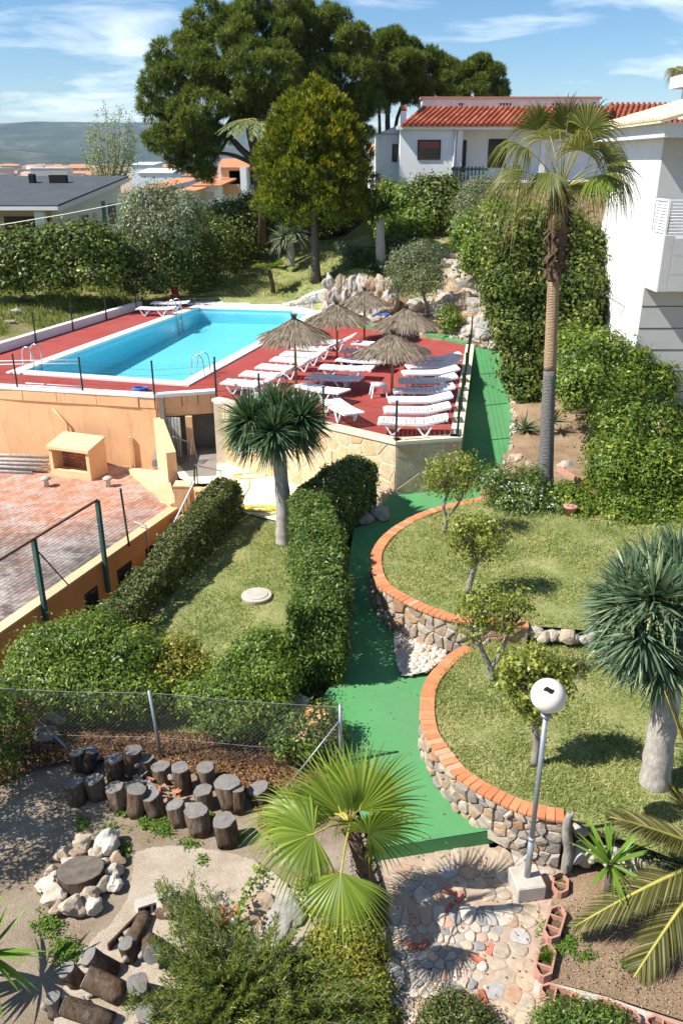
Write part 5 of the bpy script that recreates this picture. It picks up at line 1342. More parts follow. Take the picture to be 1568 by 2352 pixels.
# ------------------------------------------------------------------ dark roofed house on the left
YL = 55.0
e0, e1 = Q(-40, 474, YL), Q(132, 471, YL); e2 = Q(295, 404, 68)
lh = thing('grey_house', 'low white house with dark sloping roof and dark garage door behind the left hedge', 'house', (e1.x, YL, 3.6))
lx = e1.x-16
m = MB(); th = .35
tp_ = [(lx, YL, e1.z), (e1.x, YL, e1.z), (e2.x, 68, e2.z), (lx, 68, e2.z)]
m.add([Vector(p) for p in tp_]+[Vector(p)-Vector((0, 0, th)) for p in tp_], [(0, 1, 2, 3), (7, 6, 5, 4), (0, 4, 5, 1), (1, 5, 6, 2), (2, 6, 7, 3), (3, 7, 4, 0)]); r_ = m.build('roof', M['slate'], lh, off=True)
f = MB(); f.bar((lx, YL-.03, e1.z-.2), (e1.x+.02, YL-.03, e1.z-.2), .05, .22); f.bar((e1.x+.03, YL, e1.z-.25), (e2.x+.03, 68, e2.z-.25), .05, .3); f.build('fascia', M['fascia'], r_, off=lh.location)
m = MB(); box2(m, lx+.5, e1.x-.8, YL+3.2, 67, 3.2, e1.z+.1); m.build('wall', M['town_wall'], lh, off=True)
sxx = e1.x-.8
m = MB(); m.add([(sxx, YL+2.0, 3.2), (e2.x-.7, 67, 3.2), (e2.x-.7, 67, e2.z-.5), (sxx, YL+2.0, e1.z-.3), (sxx-.3, YL+2.0, 3.2), (e2.x-1, 67, 3.2), (e2.x-1, 67, e2.z-.5), (sxx-.3, YL+2.0, e1.z-.3)], [(0, 1, 2, 3), (7, 6, 5, 4), (0, 3, 7, 4), (3, 2, 6, 7), (1, 5, 6, 2)]); m.build('side_wall', M['fascia'], lh, off=True)
dz0 = 3.3
x0, x1 = X_(10, 500, YL+3.2), X_(115, 500, YL+3.2); m = MB(); box2(m, x0, x1, YL+3.13, YL+3.19, dz0, Z_(60, 497, YL+3.2)); m.build('garage_door', M['dark_wood'], lh, off=True)
xc = X_(92, 500, YL+.5); m = MB(); box2(m, xc-.3, xc+.3, YL+.4, YL+.9, 3.2, e1.z-.36); m.build('column', M['fascia'], lh, off=True)
def onside(u, v0, v1, w_, mat, nm):
    k = (u-784)/FPX; best = None
    for i in range(400):
        t = i/399; p = Vector((sxx, YL+2, 0)).lerp(Vector((e2.x-.7, 67, 0)), t); pr = p.x/(p.y*CP-(5-EYE)*SP)
        if best is None or abs(pr-k) < best[0]: best = (abs(pr-k), p)
    p = best[1]; d = Vector((e2.x-.7-sxx, 65-YL, 0)).normalized(); m = MB()
    z0, z1 = Z_(u, v1, p.y), Z_(u, v0, p.y)
    m.bar(p-d*w_/2+Vector((.02, 0, (z0+z1)/2)), p+d*w_/2+Vector((.02, 0, (z0+z1)/2)), .08, z1-z0); m.build(nm, M[mat], lh, off=True)
onside(201, 494, 520, .9, 'glass', 'window'); onside(245, 462, 522, .5, 'green_post', 'panel'); onside(263, 468, 520, 1.3, 'dark_wood', 'door'); onside(224, 489, 502, .5, 'orange_pale', 'plaque')
for (u, v, w_) in ((75, 410, .35), (135, 412, 1.2)):
    p = Q(u, v, 64.5); m = MB(); m.box((p.x, p.y, p.z), (w_, .6, .6)); m.build('roof_duct', M['dark'], lh, off=True)
cbl = thing('overhead_cable', 'thin pale cable hanging across the dark roofed house', 'cable', tuple(Q(0, 518, 50)))
m = MB(); m.tube([Q(-60, 528, 49), Q(0, 517, 50), Q(150, 492, 50), Q(310, 461, 50.5), Q(420, 440, 51)], .022, 4); m.build('cable', M['fascia'], cbl, off=True)

# ------------------------------------------------------------------ houses in the middle distance
def cottage(u0, u1, vr, ve, vb, Y, dp, label, wmat='white_paint', rmat='far_roof', wins=(), cat='house', lean=0):
    x0, x1 = X_(u0, ve, Y), X_(u1, ve, Y); z0, z1, z2 = Z_(u0, vb, Y), Z_(u0, ve, Y), Z_(u0, vr, Y+dp)
    t = thing('house', label, cat, ((x0+x1)/2, Y, z0))
    m = MB(); box2(m, x0, x1, Y, Y+dp, z0-3, z1); m.build('wall', M[wmat], t, off=True)
    m = MB(); a = .25
    m.add([(x0-a, Y-a, z1-.05), (x1+a, Y-a, z1-.05), (x1+a+lean, Y+dp, z2), (x0-a+lean, Y+dp, z2), (x0-a, Y-a, z1-.2), (x1+a, Y-a, z1-.2), (x1+a+lean, Y+dp, z2-.2), (x0-a+lean, Y+dp, z2-.2)], [(0, 1, 2, 3), (7, 6, 5, 4), (0, 4, 5, 1), (1, 5, 6, 2), (2, 6, 7, 3), (3, 7, 4, 0)]); m.build('roof', M[rmat], t, off=True)
    for (a0, a1, b0, b1, mt_) in wins:
        m = MB(); box2(m, X_(a0, b0, Y), X_(a1, b0, Y), Y-.06, Y-.01, Z_(a0, b1, Y), Z_(a0, b0, Y)); m.build('window', M[mt_], t, off=True)
    return t
tw = cottage(503, 566, 364, 383, 448, 96, 5, 'white house tower with orange gable roof and ochre balcony beside the golden tree', wins=((508, 552, 389, 422, 'orange_pale'), (526, 552, 392, 423, 'dark_wood')))
m = MB(); box2(m, X_(507, 430, 96), X_(551, 430, 96), 95.0, 95.08, Z_(507, 446, 95), Z_(507, 423, 95)); m.build('balcony_front', M['orange_wall'], tw, off=True)
for u in (505, 556, 563): m = MB(); x = X_(u, 420, 95.1); box2(m, x-.16, x+.16, 95.0, 95.3, Z_(505, 450, 95), Z_(505, 384, 95)); m.build('pillar', M['white_paint'], tw, off=True)
cottage(566, 640, 372, 388, 446, 98, 6, 'white house wing with balcony between the tower house and the golden tree', wins=((574, 594, 392, 424, 'dark_wood'), (572, 598, 424, 436, 'galv')))
cottage(446, 503, 398, 424, 460, 92, 7, 'pale house with sloping orange roof just left of the tower house', wins=((456, 500, 428, 438, 'fascia'), (462, 492, 440, 458, 'town_wall')), lean=2)
cottage(413, 446, 410, 436, 462, 90, 7, 'small pale house with orange roof, leftmost of the stepped roofs', wins=((430, 440, 448, 458, 'dark_wood'),), lean=3)
cottage(330, 405, 408, 432, 470, 118, 9, 'house with bright orange roof seen under the big pine branch', lean=3)
cottage(356, 432, 412, 436, 480, 108, 9, 'house with flat grey roof in front of the bright orange roof', rmat='slate', wmat='town_wall', lean=4)
cottage(318, 395, 386, 396, 425, 240, 14, 'long white block with flat roof left of the pine', rmat='fascia')
cottage(300, 352, 372, 378, 410, 300, 16, 'pale blue and white block beside the poplar', rmat='fascia')
cottage(348, 400, 378, 384, 400, 330, 16, 'brick red block in front of the white blocks', wmat='far_roof')
cottage(420, 500, 388, 402, 430, 150, 9, 'house with deep orange roof under the pine crown', lean=2)
cottage(850, 868, 330, 345, 440, 84, 6, 'white neighbouring house glimpsed between the golden tree and the white house')
# the town in the valley, small and far
rd = random.Random(77); tb = 0
town_me = {}
for k in range(190):
    Y = rd.choice((900, 1200, 1500, 1900, 2400, 3000))*rd.uniform(.9, 1.1); u = rd.uniform(-60, 430); 
    x = Q(u, 395, Y).x; zg_ = -15
    w_, d_, h_ = rd.uniform(14, 38), rd.uniform(12, 22), rd.choice((7, 9, 12, 15, 20))
    t = thing('town_building', 'tiny pale building of the distant town below the blue hills', 'building', (x, Y, zg_), rd.uniform(-.5, .5), 'distant town buildings')
    m = MB(); m.box((0, 0, h_/2), (w_, d_, h_)); m.build('wall', M['town_wall'], t)
    m = MB()
    if rd.random() < .6:
        m.add([(-w_/2-.5, -d_/2-.5, h_+.01), (w_/2+.5, -d_/2-.5, h_+.01), (w_/2+.5, d_/2+.5, h_+.01), (-w_/2-.5, d_/2+.5, h_+.01), (-w_/2, 0, h_+2.6), (w_/2, 0, h_+2.6)], [(0, 1, 5, 4), (2, 3, 4, 5), (0, 4, 3), (1, 2, 5), (3, 2, 1, 0)]); m.build('roof', M['far_roof'], t)
    else: m.box((0, 0, h_+.4), (w_+.4, d_+.4, .8)); m.build('roof', M['fascia'], t)
# ------------------------------------------------------------------ sun loungers
def bar3(name, pts, w, h, mat, parent):
    m = MB()
    for a, b in zip(pts, pts[1:]): m.bar(a, b, w, h)
    return m.build(name, mat, parent, bevel=.004)
def lounger(rise, label, group):
    t = thing('sun_lounger', label, 'sun lounger', (0, 0, 0), 0, group)
    prof = [(-.98, .34), (-.9, .37), (-.4, .355), (.0, .35), (.32, .36), (.62, .36+rise*.45), (.98, .36+rise)]
    for s in (-1, 1):
        bar3('side_rail', [(x, s*.30, z) for x, z in prof], .055, .07, M['plastic'], t)
        for (xa, xb, xf) in ((-.78, -.30, -.56), (.10, .58, .36)):
            za = interp(xa, [p[0] for p in prof], [p[1] for p in prof]); zb = interp(xb, [p[0] for p in prof], [p[1] for p in prof])
            bar3('leg', [(xa, s*.28, za-.03), (xf-.03, s*.28, .03), (xf+.03, s*.28, .03), (xb, s*.28, zb-.03)], .05, .05, M['plastic'], t)
    m = MB(); m.bar((-.97, -.30, .345), (-.97, .30, .345), .06, .06); m.build('end_rail', M['plastic'], t, bevel=.004)
    m = MB(); m.bar((.97, -.30, .36+rise), (.97, .30, .36+rise), .06, .05); m.build('end_rail', M['plastic'], t, bevel=.004)
    n = 15; me = MB(); me.box((0, 0, 0), (.108, .56, .022)); me = me.mesh('slat', M['plastic'], bevel=.004)
    for k in range(n):
        x = -.89+k*1.79/(n-1); z = interp(x, [p[0] for p in prof], [p[1] for p in prof])+.012
        dz = interp(x+.05, [p[0] for p in prof], [p[1] for p in prof])-interp(x-.05, [p[0] for p in prof], [p[1] for p in prof])
        mobj('slat', me, t, (x, 0, z), (0, -math.atan2(dz, .1), 0))
    return t
rows = 'first second third fourth fifth sixth seventh eighth'.split()
ax = math.atan2(-.26, .965)
left = [(505, 883), (548, 864), (585, 847), (619, 830), (642, 817), (669, 803), (705, 787)]
protoL = None
for k, (u, v) in enumerate(left):
    f = P(u, v, DECK+.34); c = f+Vector((math.cos(ax)*.98-math.sin(ax)*.32, math.sin(ax)*.98+math.cos(ax)*.32, 0)); loc = (c.x, c.y, DECK+.004)
    lab = 'white slatted lounger with raised back, %s from the camera in the row beside the pool' % rows[k]
    if protoL is None:
        protoL = lounger(.34, lab, 'loungers in the row beside the pool'); protoL.location = loc; protoL.rotation_euler = (0, 0, ax)
    else: dup(protoL, loc, ax+random.uniform(-.03, .03), lab)
mid = [((756, 918), (815, 956)), ((690, 884), (786, 903)), ((712, 864), (824, 873)), ((740, 843), (850, 849)), ((783, 825), (882, 832)), ((797, 805), (880, 812)), ((822, 788), (905, 792))]
labs = ['flat white lounger standing askew by the wire fence, nearest of the middle row', 'flat white lounger, second from the camera in the middle row, half in parasol shade', 'flat white lounger in parasol shade, third from the camera in the middle row',
        'flat sunlit white lounger, fourth from the camera in the middle row', 'flat white lounger shaded blue, fifth from the camera in the middle row', 'flat white lounger, sixth from the camera in the middle row, beside the parasol pole', 'white lounger at the far end of the middle row, partly behind a parasol']
protoM = None
for k, ((u0, v0), (u1, v1)) in enumerate(mid):
    a, b = P(u0, v0, DECK+.36), P(u1, v1, DECK+.36); c = (a+b)/2; d = b-a; an = math.atan2(d.y, d.x); loc = (c.x, c.y, DECK+.004)
    if protoM is None:
        protoM = lounger(.06, labs[k], 'loungers in the middle row'); protoM.location = loc; protoM.rotation_euler = (0, 0, an)
    else: dup(protoM, loc, an, labs[k])
c = P(640, 915, DECK+.35); dup(protoM, (c.x, c.y, DECK+.004), -.3, 'flat white lounger half hidden behind the crown of the dragon tree')
right = [((869, 973), (1030, 965)), ((881, 948), (1036, 937)), ((892, 924), (1040, 913)), ((904, 903), (1044, 891)), ((914, 880), (1051, 868)), ((924, 862), (1055, 849)), ((932, 847), (1058, 831)), ((940, 831), (1062, 817))]
protoR = None
for k, ((u0, v0), (u1, v1)) in enumerate(right):
    a, b = P(u0, v0, DECK+.34), P(u1, v1, DECK+.50); a.z = b.z = 0; d = b-a; c = (a+b)/2+Vector((0, .22, 0)); an = math.atan2(d.y, d.x); loc = (c.x, c.y, DECK+.004)
    lab = 'white slatted lounger, %s from the camera in the close row along the right hand fence' % rows[k]
    if protoR is None:
        protoR = lounger(.16, lab, 'loungers in the close row along the fence'); protoR.location = loc; protoR.rotation_euler = (0, 0, an)
    else: dup(protoR, loc, an+random.uniform(-.035, .035), lab)
c = P(360, 716, DECK+.2); dup(protoM, (c.x, c.y, DECK+.004), -.08, 'white lounger at the far left corner of the pool, in front of the red chair', 'loungers at the far corner of the pool')
c = P(392, 703, DECK+.2); dup(protoM, (c.x, c.y, DECK+.004), -.05, 'white lounger at the far left corner of the pool, directly beside the red chair', 'loungers at the far corner of the pool')

# red plastic armchair
p = P(398, 695, DECK+.05); ac = thing('armchair', 'red plastic garden armchair at the far corner of the pool', 'chair', (p.x, p.y, DECK+.003), -.4)
m = MB(); m.box((0, 0, .42), (.48, .46, .04)); m.build('seat', M['red_plastic'], ac, bevel=.01)
m = MB(); m.box((0, .24, .68), (.48, .04, .48), M=Matrix.Rotation(.15, 3, 'X')); m.build('backrest', M['red_plastic'], ac, bevel=.015)
for sx in (-1, 1):
    m = MB(); m.box((sx*.26, 0, .63), (.06, .46, .03)); m.build('armrest', M['red_plastic'], ac, bevel=.008)
    for sy in (-1, 1): m = MB(); m.bar((sx*.25, sy*.22, .63 if sy < 0 else .44), (sx*.27, sy*.26, 0), .045); m.build('leg', M['red_plastic'], ac)
def stool(u, v, label, w=.48, h=.42, rz=.1):
    p = P(u, v, DECK); t = thing('low_table', label, 'table', (p.x, p.y, DECK+.003), rz)
    m = MB(); m.box((0, 0, h-.02), (w, w, .035)); m.build('tabletop', M['plastic'], t, bevel=.01)
    m = MB(); m.box((0, 0, h-.065), (w-.05, w-.05, .05)); m.build('apron', M['plastic'], t)
    for sx in (-1, 1):
        for sy in (-1, 1): m = MB(); m.bar((sx*(w/2-.04), sy*(w/2-.04), h-.05), (sx*(w/2+.02), sy*(w/2+.02), 0), .05); m.build('leg', M['plastic'], t)
stool(869, 910, 'square white plastic table standing alone on the red deck'); stool(578, 912, 'white plastic table at the foot of the nearest lounger by the pool', .5, .42, -.3)
p = P(878, 739, DECK+.05); m = MB()
for k in range(6): m.box((p.x+math.sin(k*2.1)*.28, p.y+.1+math.cos(k*1.3)*.1, DECK+.2+.05*k), (.55, .18, .05), M=Matrix.Rotation(k*.9, 3, 'Z') @ Matrix.Rotation(.5*math.sin(k*3), 3, 'X'))
tag(m.build('folded_cloth', M['blue_cloth'], bevel=.015), 'crumpled blue sheet lying on the rocks behind the parasols', 'cloth')
p = online(A0, B0, 305)+Vector((.1, .5, 0)); m = MB()
for k in range(5): m.tube([Vector((p.x+.25*math.cos(a_)+k*.02, p.y+.16*math.sin(a_), DECK+.03+.02*k)) for a_ in np.linspace(0, 6.28, 14)], .022, 5, False)
tag(m.build('hose_coil', M['blue_cloth'], None, True), 'coil of blue hose on the red deck by the front fence', 'hose')
# white pipes stacked along the front fence
for (u0, v0, u1, v1, zz, lab) in ((-40, 830, 180, 826, 3.3, 'uppermost thin white pole along the front fence, against the water'), (-40, 838, 186, 834, 3.2, 'thin white pole just under the uppermost one along the front fence'), (66, 885, 190, 893, 2.9, 'thin white pole low on the red deck, nearest the white edge'), (60, 880, 188, 888, 2.86, 'thin white pole low on the red deck, nearer the pool')):
    a, b = P(u0, v0, zz), P(u1, v1, zz); a = Vector((a.x, a.y, zz)); m = MB(); m.tube([a, b], .02, 6)
    tag(m.build('white_rail', M['white_paint'], None, True), lab, 'pole', 'white poles along the front fence')

# ------------------------------------------------------------------ pool ladders
def ladder(base, inward, label):
    t = thing('pool_ladder', label, 'ladder', (base.x, base.y, DECK+.06), 0, 'pool ladders')
    s = Vector((-inward.y, inward.x, 0))
    for k in (-1, 1):
        o = s*.26*k
        pts = [o-inward*.42, o-inward*.40+Vector((0, 0, .45))]
        for a_ in np.linspace(0, math.pi, 7)[1:-1]: pts.append(o-inward*(.17+.23*math.cos(a_))+Vector((0, 0, .5+.25*math.sin(a_))))
        pts += [o+inward*.06+Vector((0, 0, .4)), o+inward*.08+Vector((0, 0, -1.0))]
        m = MB(); m.tube(pts, .024, 8); m.build('rail', M['steel'], t, True)
    for z in (-.3, -.58, -.86): m = MB(); m.bar(s*.26+inward*.07+Vector((0, 0, z)), -s*.26+inward*.07+Vector((0, 0, z)), .07, .03); m.build('step', M['steel'], t)
q = [Vector((p.x, p.y, 0)) for p in POOL]
e = (q[2]-q[1]).normalized(); inn_ = Vector((-e.y, e.x, 0))
ladder(q[1].lerp(q[2], .075), inn_, 'steel pool ladder at the near right corner of the pool'); 
e = (q[3]-q[0]).normalized(); inn_ = Vector((e.y, -e.x, 0))
ladder(q[0].lerp(q[3], .05), inn_, 'steel pool ladder at the near left corner of the pool'); ladder(q[0].lerp(q[3], .84), inn_, 'steel pool ladder on the far left side near the two loungers')
e = (q[2]-q[3]).normalized(); ladder(q[3].lerp(q[2], .93), Vector((e.y, -e.x, 0)), 'steel pool ladder at the far right corner of the pool behind a parasol')

# ------------------------------------------------------------------ thatched parasols
def strip_mesh(name, p, d, L, W, bend, mat, segs=3, taper=0.15, wbase=0.6, side=None, twist=0.0, off=None):
    """many leaf strips at once; p,d (N,3), L,W,bend (N,)"""
    p = np.asarray(p, float); d = np.asarray(d, float); n = len(p)
    d = d/np.linalg.norm(d, axis=1, keepdims=True)
    L = np.broadcast_to(np.asarray(L, float), (n,)); W = np.broadcast_to(np.asarray(W, float), (n,)); bend = np.broadcast_to(np.asarray(bend, float), (n,))
    if side is None:
        up_ = np.tile(np.array([[0, 0, 1.0]]), (n, 1)); side = np.cross(d, up_)
        bad = np.linalg.norm(side, axis=1) < 1e-3; side[bad] = [1, 0, 0]
        side += rng.normal(0, .35, (n, 3))
    side = side-d*(side*d).sum(1, keepdims=True); side /= np.linalg.norm(side, axis=1, keepdims=True)
    V = np.zeros((n, (segs+1)*2, 3))
    for k in range(segs+1):
        t = k/segs
        c = p+d*(L*t)[:, None]+np.array([0, 0, -1.0])*(bend*L*t*t)[:, None]
        w = wbase+(1-wbase)*min(1, t*3) if t < .35 else 1-(1-taper)*((t-.35)/.65)**1.5
        V[:, 2*k] = c-side*(W*w/2)[:, None]; V[:, 2*k+1] = c+side*(W*w/2)[:, None]
    F = np.array([[2*k, 2*k+1, 2*k+3, 2*k+2] for k in range(segs)])
    F = (F[None]+(np.arange(n)*(segs+1)*2)[:, None, None]).reshape(-1, 4)
    V = V.reshape(-1, 3)
    if off is not None: V = V-np.array(off)
    return npmesh(name, V, F, mat)
def canopy_meshes():
    n = 3400; a = rng.uniform(0, 2*math.pi, n); s0 = rng.beta(1.5, 1.1, n)
    r0 = .06+1.0*s0; zc = lambda r: .62*(1-r/1.15)**1.0-.03*np.sin(r*3)
    p = np.stack([r0*np.cos(a), r0*np.sin(a), zc(r0)+rng.uniform(0, .035, n)], 1)
    slope = .54
    aj = a+rng.normal(0, .10, n)
    d = np.stack([np.cos(aj), np.sin(aj), -slope+rng.normal(0, .07, n)], 1)
    th = strip_mesh('thatch', p, d, rng.uniform(.22, .40, n)*(.7+.4*s0), rng.uniform(.018, .04, n), rng.uniform(0, .10, n), G['thatch'], 2, .4, .8)
    k = 220; a = rng.uniform(0, 2*math.pi, k); p = np.stack([.04*np.cos(a), .04*np.sin(a), np.full(k, .54)], 1); d = np.stack([np.cos(a)*.32, np.sin(a)*.32, np.full(k, 1.0)], 1)
    tu = strip_mesh('tuft', p, d, rng.uniform(.12, .3, k), .022, .1, G['thatch'], 2, .3, .8)
    c = MB(); N_ = 24; c.add([(0, 0, .60)]+[(1.06*math.cos(2*math.pi*i/N_), 1.06*math.sin(2*math.pi*i/N_), .05) for i in range(N_)], [(0, 1+i, 1+(i+1) % N_) for i in range(N_)])
    return th, tu, c.mesh('underside', G['thatch'])
TH, TU, UN = canopy_meshes()
pars = [((680, 899), 722, 'thatched straw parasol nearest the pool, left of the five'), ((774, 838), 690, 'thatched straw parasol in the middle of the lounger rows by the pool side'), ((836, 783), 660, 'thatched straw parasol farthest back, in front of the rock wall'),
        ((929, 856), 700, 'thatched straw parasol behind the right row, near the rockery'), ((899, 913), 757, 'thatched straw parasol standing at the front beside the lone white table')]
for k, ((u, v), va, lab) in enumerate(pars):
    b = P(u, v, DECK); za = Q(u, va, b.y).z-.12
    t = thing('parasol', lab, 'parasol', (b.x, b.y, DECK+.004), random.uniform(0, 6), 'thatched parasols'); h = za-DECK
    m = MB(); m.tube([(0, 0, 0), (0, 0, h-.15)], .045, 10); m.build('pole', M['wood_pole'], t, True)
    cn = mobj('canopy', UN, t, (0, 0, h-.62), (random.uniform(-.05, .05), random.uniform(-.05, .05), 0))
    tag(mobj('thatch', TH, cn), kind='stuff'); tag(mobj('tuft', TU, cn), kind='stuff')

# ------------------------------------------------------------------ globe lamp
b = P(1210, 2012, .28); lp = thing('globe_lamp', 'garden lamp with cracked white globe on a leaning-looking grey pole', 'lamp', (b.x, b.y, 0))
lp['label'] = 'garden lamp with holed white globe on a slim grey steel pole'
m = MB(); m.box((0, 0, .14), (.44, .44, .28), .15); m.build('concrete_base', M['concrete'], lp, bevel=.02)
zt = Q(1256, 1645, b.y).z; zc = Q(1262, 1598, b.y).z
m = MB(); m.tube([(0, 0, .26), (0, 0, 1.0)], .047, 12); m.tube([(0, 0, 1.0), (0, 0, zt)], .036, 12); m.lathe([(.052, .97), (.056, 1.0), (.05, 1.03)], 12); m.build('pole', M['galv'], lp, True)
m = MB(); m.lathe([(.05, 0), (.075, .03), (.07, .06)], 12, (0, 0, zt-.02)); m.build('collar', M['galv'], lp, True)
bm = bmesh.new(); bmesh.ops.create_uvsphere(bm, u_segments=40, v_segments=24, radius=.232)
hd = (Vector((0, 0, EYE))-Vector((b.x, b.y, zc))).normalized(); hd = (hd+Vector((0.05, .12, .34))).normalized(); sx_ = hd.cross(Vector((0, 0, 1))).normalized(); sy_ = sx_.cross(hd)
def in_hole(c):
    n = c.normalized(); a_, b_ = n.dot(sx_)*.232, n.dot(sy_)*.232
    return n.dot(hd) > 0 and abs(a_) < .068 and abs(b_-.012*math.sin(a_*50)) < .034*(1-(abs(a_)/.072)**2)**.5+.004
for _ in range(2):
    es = [e for e in bm.edges if any((in_hole(v.co) for v in e.verts)) or in_hole((e.verts[0].co+e.verts[1].co)/2)]
    bmesh.ops.subdivide_edges(bm, edges=es, cuts=2, use_grid_fill=True)
for v in bm.verts: v.co = v.co.normalized()*.232
bmesh.ops.delete(bm, geom=[f for f in bm.faces if in_hole(f.calc_center_median())], context='FACES')
me = bpy.data.meshes.new('globe'); bm.to_mesh(me); bm.free(); me.materials.append(M['globe']); gn = M['globe'].node_tree; gb_ = next(n for n in gn.nodes if n.type == 'BSDF_PRINCIPLED'); gb_.inputs['Subsurface Weight'].default_value = 0.4; gb_.inputs['Subsurface Radius'].default_value = (.1, .09, .08)
for p_ in me.polygons: p_.use_smooth = True
gl_ = mobj('globe', me, lp, (0, 0, zc))
# ------------------------------------------------------------------ plants: leaf makers
def unit(a): return a/np.maximum(np.linalg.norm(a, axis=1, keepdims=True), 1e-9)
def leaf_mesh(name, p, nf, d, L, W, mat, off=None):
    n = len(p); d = unit(d-nf*(d*nf).sum(1, keepdims=True)); s = np.cross(nf, d)
    L = np.broadcast_to(L, (n,))[:, None]; W = np.broadcast_to(W, (n,))[:, None]
    V = np.stack([p, p+d*L*.45+s*W*.5+nf*W*.12, p+d*L-nf*L*.12, p+d*L*.45-s*W*.5+nf*W*.12], 1).reshape(-1, 3)
    if off is not None: V = V-np.array(off)
    return npmesh(name, V, np.arange(4*n).reshape(n, 4), mat)
def blob_points(blobs, n, depth=.28, low=-.75, cull=.8):
    B = np.array([(*b[0], *b[1]) for b in blobs], float)
    area = (B[:, 3]*B[:, 4]+B[:, 3]*B[:, 5]+B[:, 4]*B[:, 5])
    P_, N_ = [], []; got = 0
    for _ in range(12):
        k = rng.choice(len(B), n, p=area/area.sum()); v = unit(rng.normal(size=(n, 3)))
        r = 1-depth*rng.random(n)**1.4
        p = B[k, :3]+v*r[:, None]*B[k, 3:]; nn = unit(v/B[k, 3:])
        ok = v[:, 2] > low
        for j in range(len(B)):
            q = (p-B[j, :3])/B[j, 3:]; ok &= ~(((q*q).sum(1) < cull*cull) & (k != j))
        P_.append(p[ok]); N_.append(nn[ok]); got += ok.sum()
        if got >= n: break
    return np.concatenate(P_)[:n], np.concatenate(N_)[:n]
def clumped(blobs, nc, cr, per, depth=.28, low=-.75, spread=.8, upb=.35):
    c, cn = blob_points(blobs, nc, depth, low); nc = len(c); c = c+cn*((rng.random(nc) < .16)*rng.uniform(.3, 2.0, nc)*cr)[:, None]
    o = rng.normal(size=(nc, per, 3))*cr*np.array([1, 1, .8])*rng.uniform(.6, 1.3, (nc, 1, 1))
    p = (c[:, None]+o).reshape(-1, 3); nn = np.repeat(cn, per, 0)
    nf = unit(nn*.7+unit(o.reshape(-1, 3))*.5+np.array([0, 0, upb])+rng.normal(size=p.shape)*spread*.6)
    return p, nf
def foliage(blobs, nc, cr, per, L, W, mat, parent, name='foliage', depth=.28, low=-.75, spread=.8, droop=.2, vary=.5):
    p, nf = clumped(blobs, nc, cr, per, depth, low, spread); n = len(p)
    d = rng.normal(size=(n, 3)); d[:, 2] -= droop
    k = rng.uniform(1-vary, 1+vary, n)
    return mobj(name, leaf_mesh(name, p, nf, d, L*k, W*k, mat, parent.location), parent)
def BL(u, v, rpx, Y, sx=1.0, sz=1.0, sy=1.0):
    q = Q(u, v, Y); t = Y/ray(u, v)[1]; r = rpx*t/FPX
    return ((q.x, q.y, q.z), (r*sx, r*sy, r*sz))
def stems(parent, base, tops, r0, mat, name='branches', wob=.1, n=6, r1=.25):
    m = MB(); b = Vector(base)
    for t in tops:
        t = Vector(t); pts = []
        for k in range(5):
            f = k/4; q = b.lerp(t, f)
            if 0 < k < 4: q += Vector((random.uniform(-wob, wob), random.uniform(-wob, wob), random.uniform(-wob, wob)*.5))
            pts.append(q)
        m.tube(pts, [r0*(1-(1-r1)*k/4) for k in range(5)], n)
    return m.build(name, mat, parent, True, off=True)
def shrub(name, label, cat, blobs, nc, cr, per, L, W, mat, group=None, base=None, trunk=None, **kw):
    c = Vector(blobs[0][0])
    zmin = min(b[0][2]-b[1][2] for b in blobs)
    if base is None: base = (c.x, c.y, zmin)
    t = thing(name, label, cat, tuple(base), 0, group)
    foliage(blobs, nc, cr, per, L, W, mat, t, **kw)
    k = random.sample(blobs, min(len(blobs), 7))
    stems(t, base, [tuple(Vector(b[0])+Vector((random.uniform(-.3, .3)*b[1][0], random.uniform(-.3, .3)*b[1][1], .3*b[1][2]))) for b in k], trunk or .035, M['bark'])
    return t

# ------------------------------------------------------------------ the big pines
def pine(label, base, blobs, tuft, limbs, seed, r=.4, kick=None):
    t = thing('pine_tree', label, 'tree', base, 0, 'tall pines behind the garden')
    bl = [BL(*b) for b in blobs]
    sub = []
    for (c, rr) in bl:   # break each mass into billows
        for _ in range(18):
            v = unit(rng.normal(size=(1, 3)))[0]; v[2] = v[2]*.8+.1
            k = rng.uniform(.18, .48); sub.append(((c[0]+v[0]*rr[0]*.80, c[1]+v[1]*rr[1]*.80, c[2]+v[2]*rr[2]*.76), (rr[0]*k, rr[1]*k, rr[2]*k*.72)))
    c, cn = blob_points(sub, int(tuft*1.9), .34, -.5); nc = len(c); per = 11
    o = unit(rng.normal(size=(nc*per, 3))+np.repeat(cn, per, 0)*1.1+np.array([0, 0, .35]))
    p = np.repeat(c, per, 0)+o*rng.uniform(.0, .10, (nc*per, 1))
    me = strip_mesh('crown', p, o, rng.uniform(.18, .36, nc*per), rng.uniform(.035, .055, nc*per), .03, G['pine'], 1, .35, 1.0, off=base)
    mobj('crown', me, t)
    m = MB()
    for (pts, r0, r1) in limbs:
        w = [Q(u, v, Y) if not isinstance(u, str) else None for u, v, Y in pts]
        w = [Vector(q) for q in smooth_poly([tuple(x) for x in w], 4)]
        m.tube(w, [r0+(r1-r0)*i/(len(w)-1) for i in range(len(w))], 8)
    for (c_, rr) in random.sample(bl, min(10, len(bl))):
        a = Q(*limbs[0][0][-1]); m.tube([a, a.lerp(Vector(c_), .5)+Vector((0, 0, -.4)), Vector(c_)], [.14, .09, .03], 6)
    m.build('trunk', M['bark'], t, True, off=True)
    return t
Yp = 56
